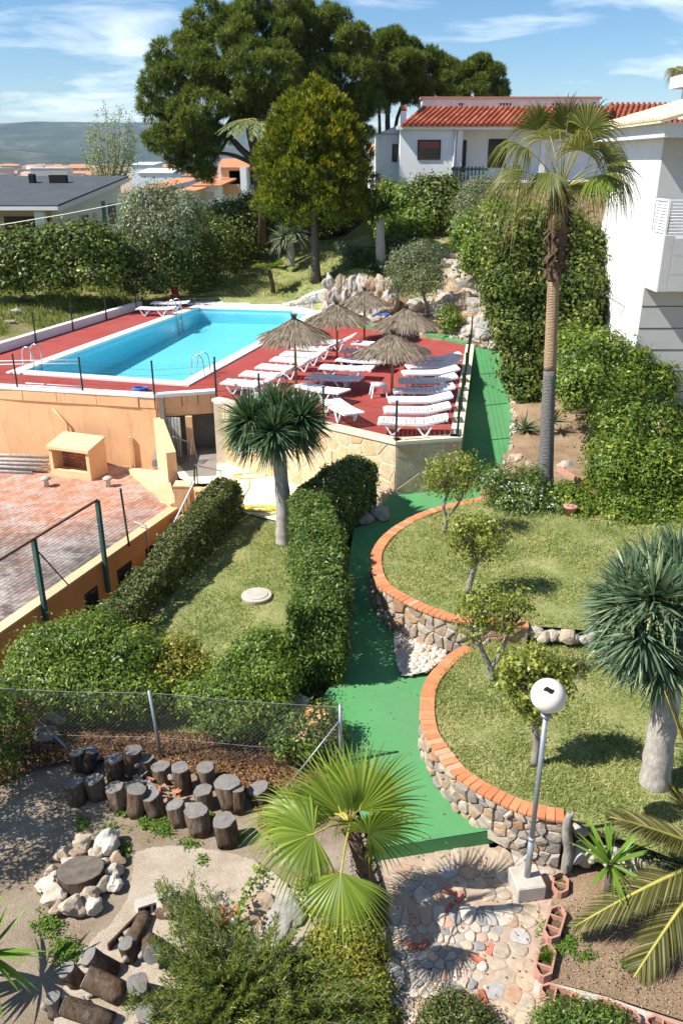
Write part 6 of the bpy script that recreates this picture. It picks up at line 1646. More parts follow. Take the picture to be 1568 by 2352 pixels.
pine('huge spreading pine, leftmost of the tall pines, with a bare limb reaching left', tuple(Q(588, 440, Yp)),
     [(395, 135, 48, 56), (372, 190, 46, 55), (366, 250, 46, 56), (395, 320, 52, 55), (440, 370, 48, 56), (352, 330, 26, 55), (450, 105, 48, 57), (450, 180, 62, 55), (450, 262, 58, 54), (500, 60, 66, 58), (560, 48, 62, 58), (520, 140, 72, 55), (535, 225, 62, 54),
      (600, 95, 78, 57), (480, 325, 44, 55), (620, 190, 70, 55), (655, 50, 55, 59), (470, 400, 26, 55), (590, 260, 50, 56)], 7600,
     [([(600, 470, 56), (592, 380, 56), (575, 300, 56), (560, 230, 57)], .42, .2), ([(590, 372, 56), (556, 345, 56), (520, 305, 56), (488, 275, 56), (460, 240, 56)], .24, .08), ([(590, 380, 56), (540, 358, 56), (500, 352, 56), (455, 362, 56)], .16, .05), ([(575, 300, 56), (610, 220, 57), (640, 120, 58)], .25, .08)], 1)
pine('broad dark pine directly behind the golden tree', tuple(Q(770, 440, 60)),
     [(700, 70, 62, 61), (750, 60, 50, 61), (760, 130, 78, 60), (720, 190, 72, 59), (808, 95, 42, 60), (800, 180, 66, 60), (836, 240, 48, 60), (660, 130, 60, 60), (815, 300, 38, 60), (790, 260, 50, 60), (700, 260, 55, 60)], 5600,
     [([(775, 470, 60), (772, 360, 60), (765, 260, 60), (755, 170, 60)], .4, .15), ([(772, 340, 60), (810, 260, 60), (830, 200, 60)], .2, .06)], 2)
pine('slender trunked pine with a flat crown behind the white house chimney', tuple(Q(890, 440, 64)),
     [(895, 115, 46, 64), (870, 160, 46, 64), (915, 165, 55, 63), (955, 140, 46, 65), (985, 180, 48, 65), (940, 205, 46, 64), (1000, 215, 36, 64), (870, 215, 40, 64), (905, 92, 24, 64), (1010, 150, 26, 65)], 4200,
     [([(898, 470, 64), (893, 350, 64), (890, 260, 64), (905, 180, 64)], .26, .12), ([(912, 470, 64.5), (908, 350, 64.5), (912, 270, 64.5), (950, 190, 65)], .2, .08), ([(868, 470, 64), (872, 350, 64), (870, 240, 64)], .2, .08)], 3)
pine('smaller pine, rightmost of the tall pines, above the white attic wall', tuple(Q(1085, 400, 72)),
     [(1060, 180, 40, 72), (1105, 175, 44, 72), (1090, 215, 40, 71), (1130, 205, 34, 72), (1050, 225, 36, 72), (1148, 212, 18, 72), (1098, 150, 22, 72)], 2600,
     [([(1085, 430, 72), (1085, 320, 72), (1090, 230, 72)], .28, .12)], 4)
# ------------------------------------------------------------------ golden cypress
gb = Q(725, 640, 47.6); gtr = thing('golden_conifer', 'dense golden green conical conifer with bare dark trunk on the lawn', 'tree', tuple(gb))
prof = [(172, 1), (188, 12), (205, 28), (246, 60), (308, 88), (370, 106), (431, 114), (480, 108), (505, 74), (518, 30)]
mpx = 46.5/FPX; sprays = []
for k in range(520):
    v = 180+(512-180)*rng.random()**.75; w_ = float(np.interp(v, [a for a, _ in prof], [b for _, b in prof]))*mpx*rng.uniform(.62, 1.13); a = rng.uniform(0, 2*math.pi)
    sz = rng.uniform(.28, .50)*(.22+.78*min(1, w_/2)); sprays.append(((gb.x+w_*math.cos(a), gb.y+w_*math.sin(a), Z_(725, v, 47.6)), (sz, sz, sz*1.25)))
for part, n_, rmin, mt in (('crown', 6000, .30, G['cypress']), ('tips', 3000, .0, G['gold'])):
    c, cn = blob_points(sprays, n_, .5 if part == 'crown' else .1, -.9 if part == 'crown' else -.1, .7); n_ = len(c); per = 10
    hub = np.array([gb.x, gb.y, 0]); rad = unit((c-hub)*np.array([1, 1, 0]))
    o = unit(rng.normal(size=(n_*per, 3))*.55+np.repeat(cn*.6+rad*.6, per, 0)+np.array([0, 0, .8])); p = np.repeat(c, per, 0)+rng.normal(size=(n_*per, 3))*.05
    if part == 'tips': p = p+o*.08
    mobj(part, strip_mesh(part, p, o, rng.uniform(.12, .26, n_*per), rng.uniform(.05, .08, n_*per), .0, mt, 1, .3, 1.0, off=gb), gtr)
m = MB(); m.tube([gb-Vector((0, 0, .2)), gb+Vector((.0, 0, .5)), Vector((gb.x-.03, gb.y, Z_(725, 560, 47.6))), Vector((gb.x, gb.y, Z_(725, 300, 47.6)))], [.34, .27, .22, .1], 10); m.build('trunk', M['bark'], gtr, True, off=True)

# ------------------------------------------------------------------ poplar behind the dark roof
pb_ = Q(255, 460, 78); po = thing('poplar_tree', 'thin silvery poplar with upright sprays of pale leaves behind the dark roof', 'tree', tuple(pb_))
m = MB(); pts = []
for (u, v, b_u) in ((242, 236, 250), (222, 262, 244), (275, 244, 258), (298, 262, 266), (205, 300, 240), (212, 282, 244), (262, 268, 255), (288, 290, 262), (230, 300, 248), (308, 310, 268), (198, 345, 240), (270, 320, 258), (222, 345, 246), (250, 300, 252), (300, 350, 266)):
    a = Q(b_u, 432, 78); b_ = Q(u, v, 78+random.uniform(-2, 2)); m.tube([a, a.lerp(b_, .45)+Vector(((b_.x-a.x)*.25, 0, 0)), b_], [.09, .05, .012], 5)
    for k in range(85):
        f = random.uniform(.08, .97)**.8; q = a.lerp(b_, f)+Vector(((b_.x-a.x)*.25*math.sin(f*math.pi), 0, 0)); w_ = (.5*(1-f)+.10)
        pts.append((q.x+random.gauss(0, w_), q.y+random.gauss(0, w_), q.z+random.gauss(0, .25)))
m.tube([pb_-Vector((0, 0, 4)), Q(253, 400, 78)], [.3, .15], 8); m.build('trunk', M['bark_grey'], po, True, off=True)
p = np.array(pts); n = len(p); p = np.repeat(p, 4, 0)+rng.normal(size=(n*4, 3))*.14
mobj('crown', leaf_mesh('crown', p, unit(rng.normal(size=p.shape)+np.array([0, -.3, .3])), rng.normal(size=p.shape), .15, .10, G['poplar'], pb_), po)

# ------------------------------------------------------------------ hedges and shrubs behind the pool, left to right
def row(name, label, cat, specs, nc, cr, per, L, W, mat, **kw): return shrub(name, label, cat, [BL(*s) for s in specs], nc, cr, per, L, W, mat, **kw)
row('hedge', 'tall glossy laurel hedge in front of the dark roofed house', 'hedge', [(-20, 590, 70, 44, 1.3, .9), (60, 595, 66, 44, 1.2, .9), (130, 590, 66, 44.5, 1.1, 1.0), (190, 580, 66, 45, 1, 1.0), (240, 590, 60, 45.5, 1, 1.0), (100, 635, 50, 43.5, 1.6, .6), (10, 640, 50, 43.5, 1.6, .6), (200, 630, 50, 44, 1.5, .6)], 1500, .22, 13, .20, .10, G['laurel'])
row('olive_tree', 'large grey green olive tree rising over the hedge behind the pool', 'tree', [(330, 480, 48, 49), (375, 470, 44, 50), (420, 490, 44, 49), (345, 530, 50, 48), (400, 535, 50, 48), (300, 520, 30, 48), (450, 500, 24, 50)], 900, .25, 14, .17, .06, G['olive'], trunk=.09)
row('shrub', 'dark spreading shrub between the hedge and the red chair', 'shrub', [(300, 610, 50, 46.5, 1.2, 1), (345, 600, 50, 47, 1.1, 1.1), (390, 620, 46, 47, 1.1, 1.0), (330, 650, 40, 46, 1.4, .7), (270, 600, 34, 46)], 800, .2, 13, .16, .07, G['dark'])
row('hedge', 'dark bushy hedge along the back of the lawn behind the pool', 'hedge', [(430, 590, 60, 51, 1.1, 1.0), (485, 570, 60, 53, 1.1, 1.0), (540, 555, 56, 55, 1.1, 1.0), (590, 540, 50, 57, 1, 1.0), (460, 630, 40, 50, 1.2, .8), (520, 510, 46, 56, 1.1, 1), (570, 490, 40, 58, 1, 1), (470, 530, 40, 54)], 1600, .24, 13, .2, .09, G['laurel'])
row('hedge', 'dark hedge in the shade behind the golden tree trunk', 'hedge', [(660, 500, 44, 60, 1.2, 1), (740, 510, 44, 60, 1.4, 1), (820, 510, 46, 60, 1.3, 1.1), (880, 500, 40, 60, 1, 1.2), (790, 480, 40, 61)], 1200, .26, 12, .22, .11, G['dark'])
row('shrub', 'broad leafy shrub below the left corner of the white house', 'shrub', [(890, 450, 34, 55), (930, 470, 40, 54), (880, 500, 34, 54), (955, 520, 40, 52, 1, .9), (905, 540, 36, 52)], 900, .22, 12, .2, .10, G['bush'])
row('shrub', 'glossy dark shrub below the brown window of the white house', 'shrub', [(985, 450, 38, 54), (1025, 445, 34, 54), (1010, 490, 40, 53), (1045, 480, 30, 53), (970, 500, 28, 53)], 900, .22, 12, .22, .12, G['laurel'])
row('shrub', 'feathery grey green shrub in front of the tan block wall', 'shrub', [(1085, 470, 40, 45), (1110, 450, 38, 46), (1075, 505, 30, 44), (1140, 480, 30, 46)], 700, .2, 14, .15, .045, G['olive'])
row('shrub', 'bright green upright shrub left of the tall clipped hedge', 'shrub', [(1085, 545, 44, 42, 1, 1.1), (1120, 530, 44, 42, 1, 1.1), (1105, 590, 44, 40, 1, 1), (1140, 570, 36, 41), (1128, 500, 34, 43)], 1000, .2, 13, .16, .08, G['bush'])
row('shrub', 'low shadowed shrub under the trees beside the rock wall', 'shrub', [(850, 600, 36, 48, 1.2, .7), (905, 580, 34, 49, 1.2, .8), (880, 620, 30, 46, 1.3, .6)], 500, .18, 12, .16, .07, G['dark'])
row('rosemary_bush', 'small grey bush on the lawn left of the rock wall top', 'shrub', [(815, 585, 22, 50, 1.2, .8), (790, 570, 14, 52)], 160, .14, 12, .14, .05, G['grey'])
# olive by the rockery
ob_ = Q(984, 716, 39.4); ot = thing('olive_tree', 'round headed little olive tree growing on the rockery behind the parasols', 'tree', tuple(ob_))
foliage([BL(930, 610, 40, 39.5), (BL(975, 600, 42, 39.5)), BL(950, 640, 46, 39.3), BL(990, 640, 34, 39.4), BL(915, 645, 26, 39.4), BL(955, 585, 26, 39.6)], 620, .15, 15, .12, .035, G['olive'], ot)
m = MB(); m.tube([ob_-Vector((0, 0, .2)), Q(976, 690, 39.4), Q(966, 660, 39.4), Q(945, 630, 39.4)], [.10, .075, .06, .03], 7); m.tube([Q(972, 678, 39.4), Q(990, 650, 39.4)], [.05, .02], 6); m.build('trunk', M['bark_grey'], ot, True, off=True)
# big clipped laurel column hedge, and bushes on the right
row('tall_hedge', 'tall dense clipped laurel hedge rising behind the tall palm trunk', 'hedge', base=(7.8, 31, 2.3), specs=[(1165, 560, 50, 31, 1, 1.2), (1220, 540, 56, 31.5, 1, 1.2), (1290, 555, 60, 32, 1, 1.2), (1345, 580, 46, 32, 1, 1.2), (1170, 660, 58, 30.5, 1, 1.2), (1240, 650, 66, 31, 1, 1.2), (1330, 660, 56, 31, 1, 1.2), (1185, 760, 50, 30, 1, 1.2), (1250, 760, 62, 30.5, 1, 1.2), (1330, 750, 52, 30.5, 1, 1.2), (1200, 850, 44, 29.5, 1, 1.2), (1260, 850, 50, 30, 1, 1.1), (1370, 710, 26, 31), (1150, 720, 28, 30.3), (1215, 905, 36, 29)], nc=3600, cr=.16, per=15, L=.15, W=.075, mat=G['laurel'], trunk=.08)
row('bush', 'large rounded light green bush below the modern building, upper one of two', 'bush', [(1320, 830, 54, 26.5), (1380, 810, 50, 27), (1440, 840, 50, 27), (1500, 880, 44, 27), (1340, 890, 60, 25.5), (1420, 900, 56, 26), (1310, 780, 24, 27), (1520, 870, 30, 27)], 1500, .17, 15, .13, .055, G['bush'])
row('bush', 'sprawling light green bush on the right edge, behind the blue green dragon tree', 'bush', [(1430, 980, 66, 22.5), (1510, 980, 64, 22.5), (1585, 990, 60, 22.5), (1420, 1080, 66, 21.2), (1500, 1090, 72, 21.2), (1580, 1100, 70, 21.2), (1440, 1180, 56, 20.2, 1, .8), (1520, 1190, 56, 20.2, 1, .8), (1390, 1030, 40, 22), (1600, 1190, 50, 20.2)], 2500, .14, 15, .105, .045, G['bush'])
row('bush', 'dark green small bush beside the palm foot with a terracotta pot below', 'bush', [(1300, 1150, 36, 20.8), (1345, 1165, 36, 20.6), (1380, 1185, 34, 20.5), (1320, 1185, 26, 20.3)], 560, .11, 14, .10, .05, G['bush'])
pt = Q(1305, 1200, 20.1); m = MB(); m.lathe([(.12, 0), (.17, .26), (.19, .27), (.19, .31), (.15, .31)], 14, (pt.x, pt.y, 1.38)); tag(m.build('flower_pot', M['planter'], None, True), 'terracotta pot half hidden below the dark green bush', 'pot')
wf = row('flowering_shrub', 'loose shrub dotted with white flowers at the foot of the tall palm', 'shrub', [(1150, 1110, 38, 21.2, 1.1, .8), (1200, 1140, 44, 20.9, 1.1, .8), (1175, 1170, 40, 20.6, 1.2, .8), (1240, 1170, 40, 20.6, 1.1, .8), (1215, 1105, 30, 21.3)], 620, .13, 14, .09, .035, G['hedge'])
def blossoms(parent, blobs, n, s, mat):
    p, nf = blob_points(blobs, n, .08, -.2); p = p+nf*.06; V = []; k = 5
    pp = np.repeat(p, 3, 0)+rng.normal(size=(len(p)*3, 3))*s*.5
    tag(mobj('flowers', leaf_mesh('flowers', pp, unit(np.repeat(nf, 3, 0)+np.array([0, -.2, .8])+rng.normal(size=pp.shape)*.3), rng.normal(size=pp.shape), s, s*.9, mat, parent.location), parent), kind='stuff')
blossoms(wf, [BL(1150, 1110, 38, 21.2, 1.1, .8), BL(1200, 1140, 44, 20.9, 1.1, .8), BL(1175, 1170, 40, 20.6, 1.2, .8), BL(1240, 1160, 40, 20.6, 1.1, .8)], 130, .05, G['white_petal'])

# ------------------------------------------------------------------ clipped hedges of the middle garden
def box_hedge(label, path, w, n, L, W, mat, name='hedge', round_=.28, noise_a=.12):
    """path: list of (x,y,zbottom,ztop)"""
    cv = Curve([(p[0], p[1]) for p in path]); ss = cv.s
    b0 = path[len(path)//2]; t = thing(name, label, 'hedge', (b0[0], b0[1], b0[2]))
    s_ = rng.uniform(0, cv.L, n); hb = np.interp(s_, ss, [p[2] for p in path]); ht = np.interp(s_, ss, [p[3] for p in path]); h = ht-hb
    per = 2*h+w; q = rng.random(n)*per; P_ = np.zeros((n, 3)); Nn = np.zeros((n, 3)); hole = np.zeros(n, bool); P_sx = lambda v: v*5.5; end = rng.random(n) < .12
    for i in range(n):
        if end[i]:
            first = rng.random() < .5; s_[i] = 0 if first else cv.L-1e-3
            hb[i] = path[0][2] if first else path[-1][2]; h[i] = (path[0][3] if first else path[-1][3])-hb[i]
        c = cv.at(s_[i]); tn = cv.tan(s_[i]); nr = np.array([tn.y, -tn.x, 0])
        if end[i]: off = rng.uniform(-w/2, w/2); z = rng.uniform(0, h[i]); nv = np.array([tn.x, tn.y, 0])*(-1 if s_[i] == 0 else 1)
        elif q[i] < h[i]: off = -w/2; z = q[i]; nv = -nr
        elif q[i] < h[i]+w: off = q[i]-h[i]-w/2; z = h[i]; nv = np.array([0, 0, 1.0])
        else: off = w/2; z = q[i]-h[i]-w; nv = nr
        # rounded shoulders
        e = max(0, abs(off)-(w/2-round_)); f = max(0, z-(h[i]-round_)); rr = math.hypot(e, f)
        if rr > round_: k = round_/rr; off = math.copysign(w/2-round_+e*k, off); z = h[i]-round_+f*k
        jj = -abs(rng.normal(0, .075)); bump_ = noise.noise(Vector((c.x*1.4+off, c.y*1.4, z*1.6)))*noise_a; bump_ += max(0, noise.noise(Vector((P_sx(c.x), c.y*5.5, z*5.5+off*5.5)))-.22)*.34; hole[i] = noise.noise(Vector((c.x*2.6+off*2.2+9, c.y*2.6, z*2.6))) < -.40 and rng.random() < .75
        P_[i] = (c.x+nr[0]*off, c.y+nr[1]*off, hb[i]+z); P_[i] += nv*(jj+bump_); Nn[i] = nv
    nf = unit(Nn*.8+np.array([0, 0, .35])+rng.normal(size=(n, 3))*.55); d = rng.normal(size=(n, 3)); k = rng.uniform(.6, 1.45, n); g_ = ~hole
    mobj('foliage', leaf_mesh('foliage', P_[g_], nf[g_], d[g_], (L*k)[g_], (W*k)[g_], mat, t.location), t)
    m = MB()
    for k in range(int(cv.L/.35)):
        c = cv.at((k+.5)*.35); i_ = (k+.5)*.35; zb = float(np.interp(i_, ss, [p[2] for p in path])); zt = float(np.interp(i_, ss, [p[3] for p in path]))
        for _ in range(3): m.tube([(c.x+random.uniform(-.1, .1), c.y+random.uniform(-.1, .1), zb-.1), (c.x+random.uniform(-w*.35, w*.35), c.y+random.uniform(-.15, .15), zt-.12)], [.025, .008], 4)
    m.build('branches', M['bark'], t, False, off=True)
    return t
zb = lambda y: zmid(0, y)
box_hedge('thick clipped green hedge curving between the middle lawn and the green path', [(-.50, 13.75, zb(13.8), 2.26), (-.44, 15.0, zb(15), 2.28), (-.50, 17.0, zb(17), 2.32), (-.76, 19.2, zb(19.2), 2.38), (-.25, 20.5, .6, 2.42), (.55, 21.75, .65, 2.46)], 1.08, 88000, .078, .034, G['hedge'], noise_a=.2)
box_hedge('low clipped hedge between the middle lawn and the orange building', [(-5.3, 15.2, -.6, .84), (-4.62, 17.3, -.3, 1.14), (-4.0, 19.3, 0, 1.46), (-3.5, 20.9, .3, 1.72), (-3.2, 21.9, .5, 1.82)], .80, 42000, .074, .036, G['hedge_dry'], round_=.24, noise_a=.22)
shrub('bush', 'wide dense bush in the left foreground below the orange wall', 'bush', [BL(110, 1500, 70, 14, 1.1, .8), BL(200, 1480, 74, 14.2, 1.1, .85), BL(290, 1510, 70, 14, 1.1, .8), BL(140, 1570, 70, 13.3, 1.2, .8), BL(240, 1580, 74, 13.3, 1.2, .8), BL(320, 1590, 52, 13.2, 1.2, .7), BL(60, 1560, 50, 13.6), BL(230, 1450, 40, 14.6)], 2600, .10, 14, .072, .032, G['bush'], base=(-4.9, 13.9, 0), trunk=.04)
shrub('bush', 'yellow green straggly bush on the lawn between the two foreground bushes', 'bush', [BL(405, 1500, 40, 14.3, 1.1, .7), BL(440, 1530, 34, 14.0, 1, .6), BL(395, 1550, 40, 13.8, 1, .6), BL(330, 1480, 30, 14.5)], 520, .10, 13, .075, .035, G['yellowish'], base=(-3.1, 14.0, .05))
shrub('bush', 'rounded clipped bush in front of the thick hedge, behind the wire fence', 'bush', [BL(600, 1500, 56, 13.9, 1.1, .9), BL(540, 1545, 46, 13.5, 1.1, .8), BL(620, 1560, 56, 13.2, 1.1, .9), BL(540, 1590, 58, 12.9, 1.2, .8), BL(470, 1600, 44, 12.9, 1.2, .8), BL(600, 1620, 54, 12.7, 1.2, .7), BL(520, 1650, 46, 12.5, 1.4, .6)], 2000, .095, 14, .068, .03, G['bush'], base=(-1.7, 13.2, 0), trunk=.04)
hf = shrub('flowering_shrub', 'honeysuckle shrub with peach coloured flowers at the end of the wire fence', 'shrub', [BL(690, 1680, 36, 12.1), BL(740, 1660, 34, 12.2), BL(715, 1700, 34, 11.9), BL(660, 1700, 30, 11.95), BL(760, 1690, 22, 12.0)], 520, .085, 13, .07, .032, G['hedge'])
blossoms(hf, [BL(735, 1660, 36, 12.15), BL(755, 1685, 26, 12.0), BL(700, 1690, 30, 11.95)], 110, .05, G['orange_petal'])
shrub('bush', 'dark bush on the far left edge beside the broken fence post', 'bush', [BL(-10, 1620, 60, 12.4), BL(20, 1680, 46, 12.0), BL(-20, 1720, 56, 11.6), BL(10, 1750, 40, 11.4, 1, .7), BL(-110, 1720, 90, 10.6), BL(-190, 1660, 110, 10.4), BL(-140, 1560, 90, 10.8), BL(-230, 1800, 110, 9.6), BL(-60, 1640, 60, 11.4)], 1500, .10, 13, .07, .03, G['hedge'])

# ------------------------------------------------------------------ plumeria-like small trees on the right lawns
def small_tree(label, base, blobs, limbs, nc=300, L=.080, W=.038):
    t = thing('small_tree', label, 'tree', tuple(base), 0, 'small trees on the right lawns')
    foliage([BL(*b) for b in blobs], int(nc*.72), .075, 9, L, W, G['lime'], t, 'crown', depth=.9, low=-.9, spread=1.0, droop=-.3)
    m = MB()
    for pts, r0, r1 in limbs:
        w = [Vector(q) for q in smooth_poly([tuple(Q(*q)) for q in pts], 3)]; m.tube(w, [r0+(r1-r0)*i/(len(w)-1) for i in range(len(w))], 7)
    tip = [Q(*l[0][-1]) for l in limbs]
    for b in blobs:
        c = Vector(BL(*b)[0]); rr = BL(*b)[1][0]; a = min(tip, key=lambda q: (q-c).length)
        for _ in range(7):
            e = c+Vector((random.gauss(0, .5), random.gauss(0, .5), random.gauss(.1, .4)))*rr; mid_ = a.lerp(e, .5)+Vector((random.uniform(-.08, .08),)*3); m.tube([a, mid_, e], [.022, .015, .006], 4, False)
    m.build('trunk', M['bark_grey'], t, True, off=True)
    return t
b1 = P(1020, 1222, 1.42); Y1 = b1.y
small_tree('small rounded tree on the upper lawn, rearmost, beside the stone wall corner', b1, [(1010, 1085, 40, Y1), (1060, 1080, 42, Y1), (1085, 1100, 30, Y1), (1030, 1110, 38, Y1), (1065, 1120, 34, Y1), (1000, 1110, 28, Y1)],
           [([(1020, 1222, Y1), (1024, 1195, Y1), (1018, 1165, Y1), (1030, 1130, Y1)], .07, .03), ([(1022, 1190, Y1), (1050, 1160, Y1), (1070, 1120, Y1)], .045, .02)], 420)
b1 = P(1073, 1360, 1.42); Y1 = b1.y
small_tree('small tree on the upper lawn standing just inside the curve of the brick cap', b1, [(1060, 1215, 40, Y1), (1110, 1215, 44, Y1), (1140, 1230, 34, Y1), (1085, 1255, 42, Y1), (1050, 1250, 26, Y1), (1100, 1280, 28, Y1)],
           [([(1073, 1360, Y1), (1082, 1325, Y1), (1090, 1295, Y1), (1085, 1260, Y1)], .085, .04), ([(1088, 1300, Y1), (1115, 1260, Y1), (1130, 1230, Y1)], .05, .02)], 420)
b1 = P(1130, 1562, .98); Y1 = b1.y
small_tree('sparse forked small tree on the lower lawn beside the end of the upper wall', b1, [(1075, 1390, 36, Y1), (1120, 1375, 44, Y1), (1170, 1385, 44, Y1), (1200, 1400, 30, Y1), (1100, 1430, 42, Y1), (1160, 1430, 40, Y1), (1075, 1450, 26, Y1)],
           [([(1130, 1562, Y1), (1124, 1530, Y1), (1105, 1490, Y1), (1095, 1440, Y1)], .065, .03), ([(1126, 1535, Y1), (1150, 1500, Y1), (1168, 1450, Y1)], .06, .025)], 330)
b1 = P(1225, 1756, .95); Y1 = b1.y
small_tree('small round crowned tree on the lower lawn right behind the globe lamp', b1, [(1180, 1530, 42, Y1), (1230, 1520, 48, Y1), (1275, 1540, 42, Y1), (1200, 1575, 46, Y1), (1250, 1590, 46, Y1), (1215, 1630, 38, Y1), (1290, 1570, 30, Y1), (1165, 1560, 28, Y1)],
           [([(1225, 1756, Y1), (1232, 1715, Y1), (1228, 1670, Y1), (1222, 1630, Y1)], .075, .05), ([(1228, 1665, Y1), (1250, 1620, Y1), (1262, 1580, Y1)], .05, .02)], 560)

# ------------------------------------------------------------------ strap-leaved plants
def rosette_arr(c, axis, n, L, W, lo=-.35, bend=.2, jit=.12):
    axis = np.array(Vector(axis).normalized()); th = rng.uniform(0, 2*math.pi, n); ct = rng.uniform(lo, .98, n)
    u_ = np.cross(axis, [0.3, .2, .9]); u_ /= np.linalg.norm(u_); w_ = np.cross(axis, u_); st_ = np.sqrt(np.maximum(0, 1-ct*ct))
    d = axis[None]*ct[:, None]+(u_[None]*np.cos(th)[:, None]+w_[None]*np.sin(th)[:, None])*st_[:, None]+rng.normal(size=(n, 3))*jit*.4
    p = np.tile(np.array(c, float), (n, 1))+d*.05
    return p, d, L*rng.uniform(.75, 1.15, n), W*rng.uniform(.8, 1.2, n), bend*(1.1-ct)*rng.uniform(.5, 1.5, n)
def dragon(label, base, trunk_pts, heads, L, W, n, mat, r0, r1, group=None, bend=.25):
    t = thing('dragon_tree', label, 'tree', tuple(base), 0, group)
    m = MB()
    for pts, ra, rb in trunk_pts:
        w = [Vector(q) for q in smooth_poly([tuple(q) for q in pts], 4)]; m.tube(w, [(ra+(rb-ra)*i/(len(w)-1))*(1+.06*math.sin(i*2.3)) for i in range(len(w))], 12)
    m.build('trunk', M['bark_pale'], t, True, off=True)
    for c, axis in heads:
        p, d, l, w_, b = rosette_arr(c, axis, n, L, W, bend=bend)
        mobj('leaf_rosette', strip_mesh('leaf_rosette', p, d, l, w_, b*l, mat, 3, .12, .7, off=t.location), t)
    return t
b = P(652, 1237, .62); yb = b.y
hd = [(Q(575, 965, yb-.1), (-.5, -.25, .7)), (Q(640, 945, yb+.3), (0, .1, 1)), (Q(690, 960, yb-.1), (.5, -.25, .7)), (Q(630, 990, yb-.5), (-.1, -.8, .6)), (Q(590, 990, yb+.3), (-.6, .3, .6)), (Q(668, 985, yb+.3), (.5, .4, .6))]
dragon('dragon tree with a dense spiky dark green head and pale trunk on the middle lawn', b,
       [([b-Vector((0, 0, .15)), b+Vector((.0, 0, .25)), Q(650, 1150, yb), Q(642, 1060, yb), Q(636, 1010, yb)], .23, .16)]+[([Q(640, 1040, yb), h[0]], .12, .09) for h in hd], hd, .82, .05, 620, G['dragon'], .21, .17, 'dragon trees', .30)
b = P(1502, 1795, 1.0); yb = b.y
hd = [(Q(1478, 1455, yb-.55), (-.35, -.9, .25)), (Q(1550, 1350, yb+.1), (.3, -.2, .9)), (Q(1455, 1355, yb+.1), (-.6, -.1, .7)), (Q(1500, 1325, yb+.4), (-.1, .3, 1)), (Q(1570, 1440, yb-.3), (.7, -.5, .4)), (Q(1430, 1420, yb+.2), (-.9, -.1, .3)), (Q(1520, 1510, yb-.45), (.2, -.9, 0)), (Q(1450, 1480, yb-.1), (-.6, -.5, -.1)), (Q(1560, 1300, yb+.5), (.3, .3, 1)), (Q(1590, 1360, yb), (.8, -.2, .5)), (Q(1500, 1375, yb-.4), (-.1, -.6, .7)), (Q(1440, 1385, yb-.2), (-.6, -.4, .5)), (Q(1550, 1400, yb-.45), (.4, -.7, .5))]
dragon('blue green dragon tree with several spiky heads on the right edge of the lower lawn', b,
       [([b-Vector((0, 0, .2)), b+Vector((.0, 0, .12)), Q(1515, 1700, yb), Q(1530, 1600, yb), Q(1525, 1520, yb)], .25, .18)]+[([Q(1526, 1540, yb), h[0]], .13, .08) for h in hd], hd, .64, .05, 290, G['dragon_blue'], .3, .2, 'dragon trees', .22)
# agave/dragon trees under the pines
b = P(668, 600, 4.5); yb = b.y
hd = [(Q(650, 545, yb), (-.5, -.3, .7)), (Q(680, 535, yb), (.5, -.3, .8)), (Q(665, 530, yb+.4), (0, .2, 1))]
dragon('grey green young dragon tree on the back lawn left of the golden tree', b, [([b-Vector((0, 0, .3)), Q(668, 575, yb), Q(665, 550, yb)], .26, .2)], hd, 1.0, .06, 150, G['grey'], .2, .2, 'dragon trees', .25)
b = P(875, 605, 5.0); yb = b.y
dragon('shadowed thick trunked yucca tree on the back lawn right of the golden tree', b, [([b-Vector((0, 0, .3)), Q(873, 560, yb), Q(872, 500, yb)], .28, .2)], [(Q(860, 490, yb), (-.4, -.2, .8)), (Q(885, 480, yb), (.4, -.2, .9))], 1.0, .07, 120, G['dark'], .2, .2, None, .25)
# sago-like little palm leaning on the lawn
b = P(628, 668, 3.35); yb = b.y; sp = thing('small_palm', 'little leaning palm with a tuft of stiff fronds on the back lawn', 'palm', tuple(b))
m = MB(); m.tube([b-Vector((0, 0, .1)), Q(624, 645, yb), Q(618, 622, yb)], [.14, .12, .12], 8); m.build('trunk', M['boots'], sp, True, off=True)
def pinnate(parent, c, axis, L, nl, ll, lw, mat, droop=.4, name='frond', Vang=.55, seg=10, bd=.22):
    axis = Vector(axis).normalized(); pts = []
    for k in range(seg+1):
        t = k/seg; pts.append(Vector(c)+axis*L*t+Vector((0, 0, -1))*droop*L*t*t)
    m = MB(); m.tube(pts, [.018*L*(1-.8*k/seg)+.004 for k in range(seg+1)], 5); fr_ = m.build(name, M['petiole'], parent, True, off=True)
    pp, dd, LL = [], [], []
    for k in range(nl):
        t = .14+.86*k/(nl-1); i = min(int(t*seg), seg-1); f = t*seg-i; q = pts[i].lerp(pts[i+1], f); tg = (pts[i+1]-pts[i]).normalized(); s = tg.cross(Vector((0, 0, 1))).normalized(); u_ = s.cross(tg)
        for sg in (-1, 1):
            d = (s*sg*(1-.5*t)+tg*(.55+.5*t)+u_*(Vang*random.uniform(.5, 1.2))).normalized(); pp.append(q); dd.append(d); LL.append(ll*(math.sin(math.pi*min(1, t*.85+.12))**.6)*random.uniform(.85, 1.1))
    me = strip_mesh('leaflets', pp, dd, np.array(LL), lw, np.array(LL)*bd, mat, 3, .12, .6, off=parent.location)
    o = mobj('leaflets', me, fr_)
    return fr_
for k in range(15):
    a_ = k*2.4; e = .25+.6*((k*.37) % 1); pinnate(sp, Q(618, 618, yb), (math.cos(a_), math.sin(a_), e), 1.05, 24, .34, .07, G['bush'], .35)
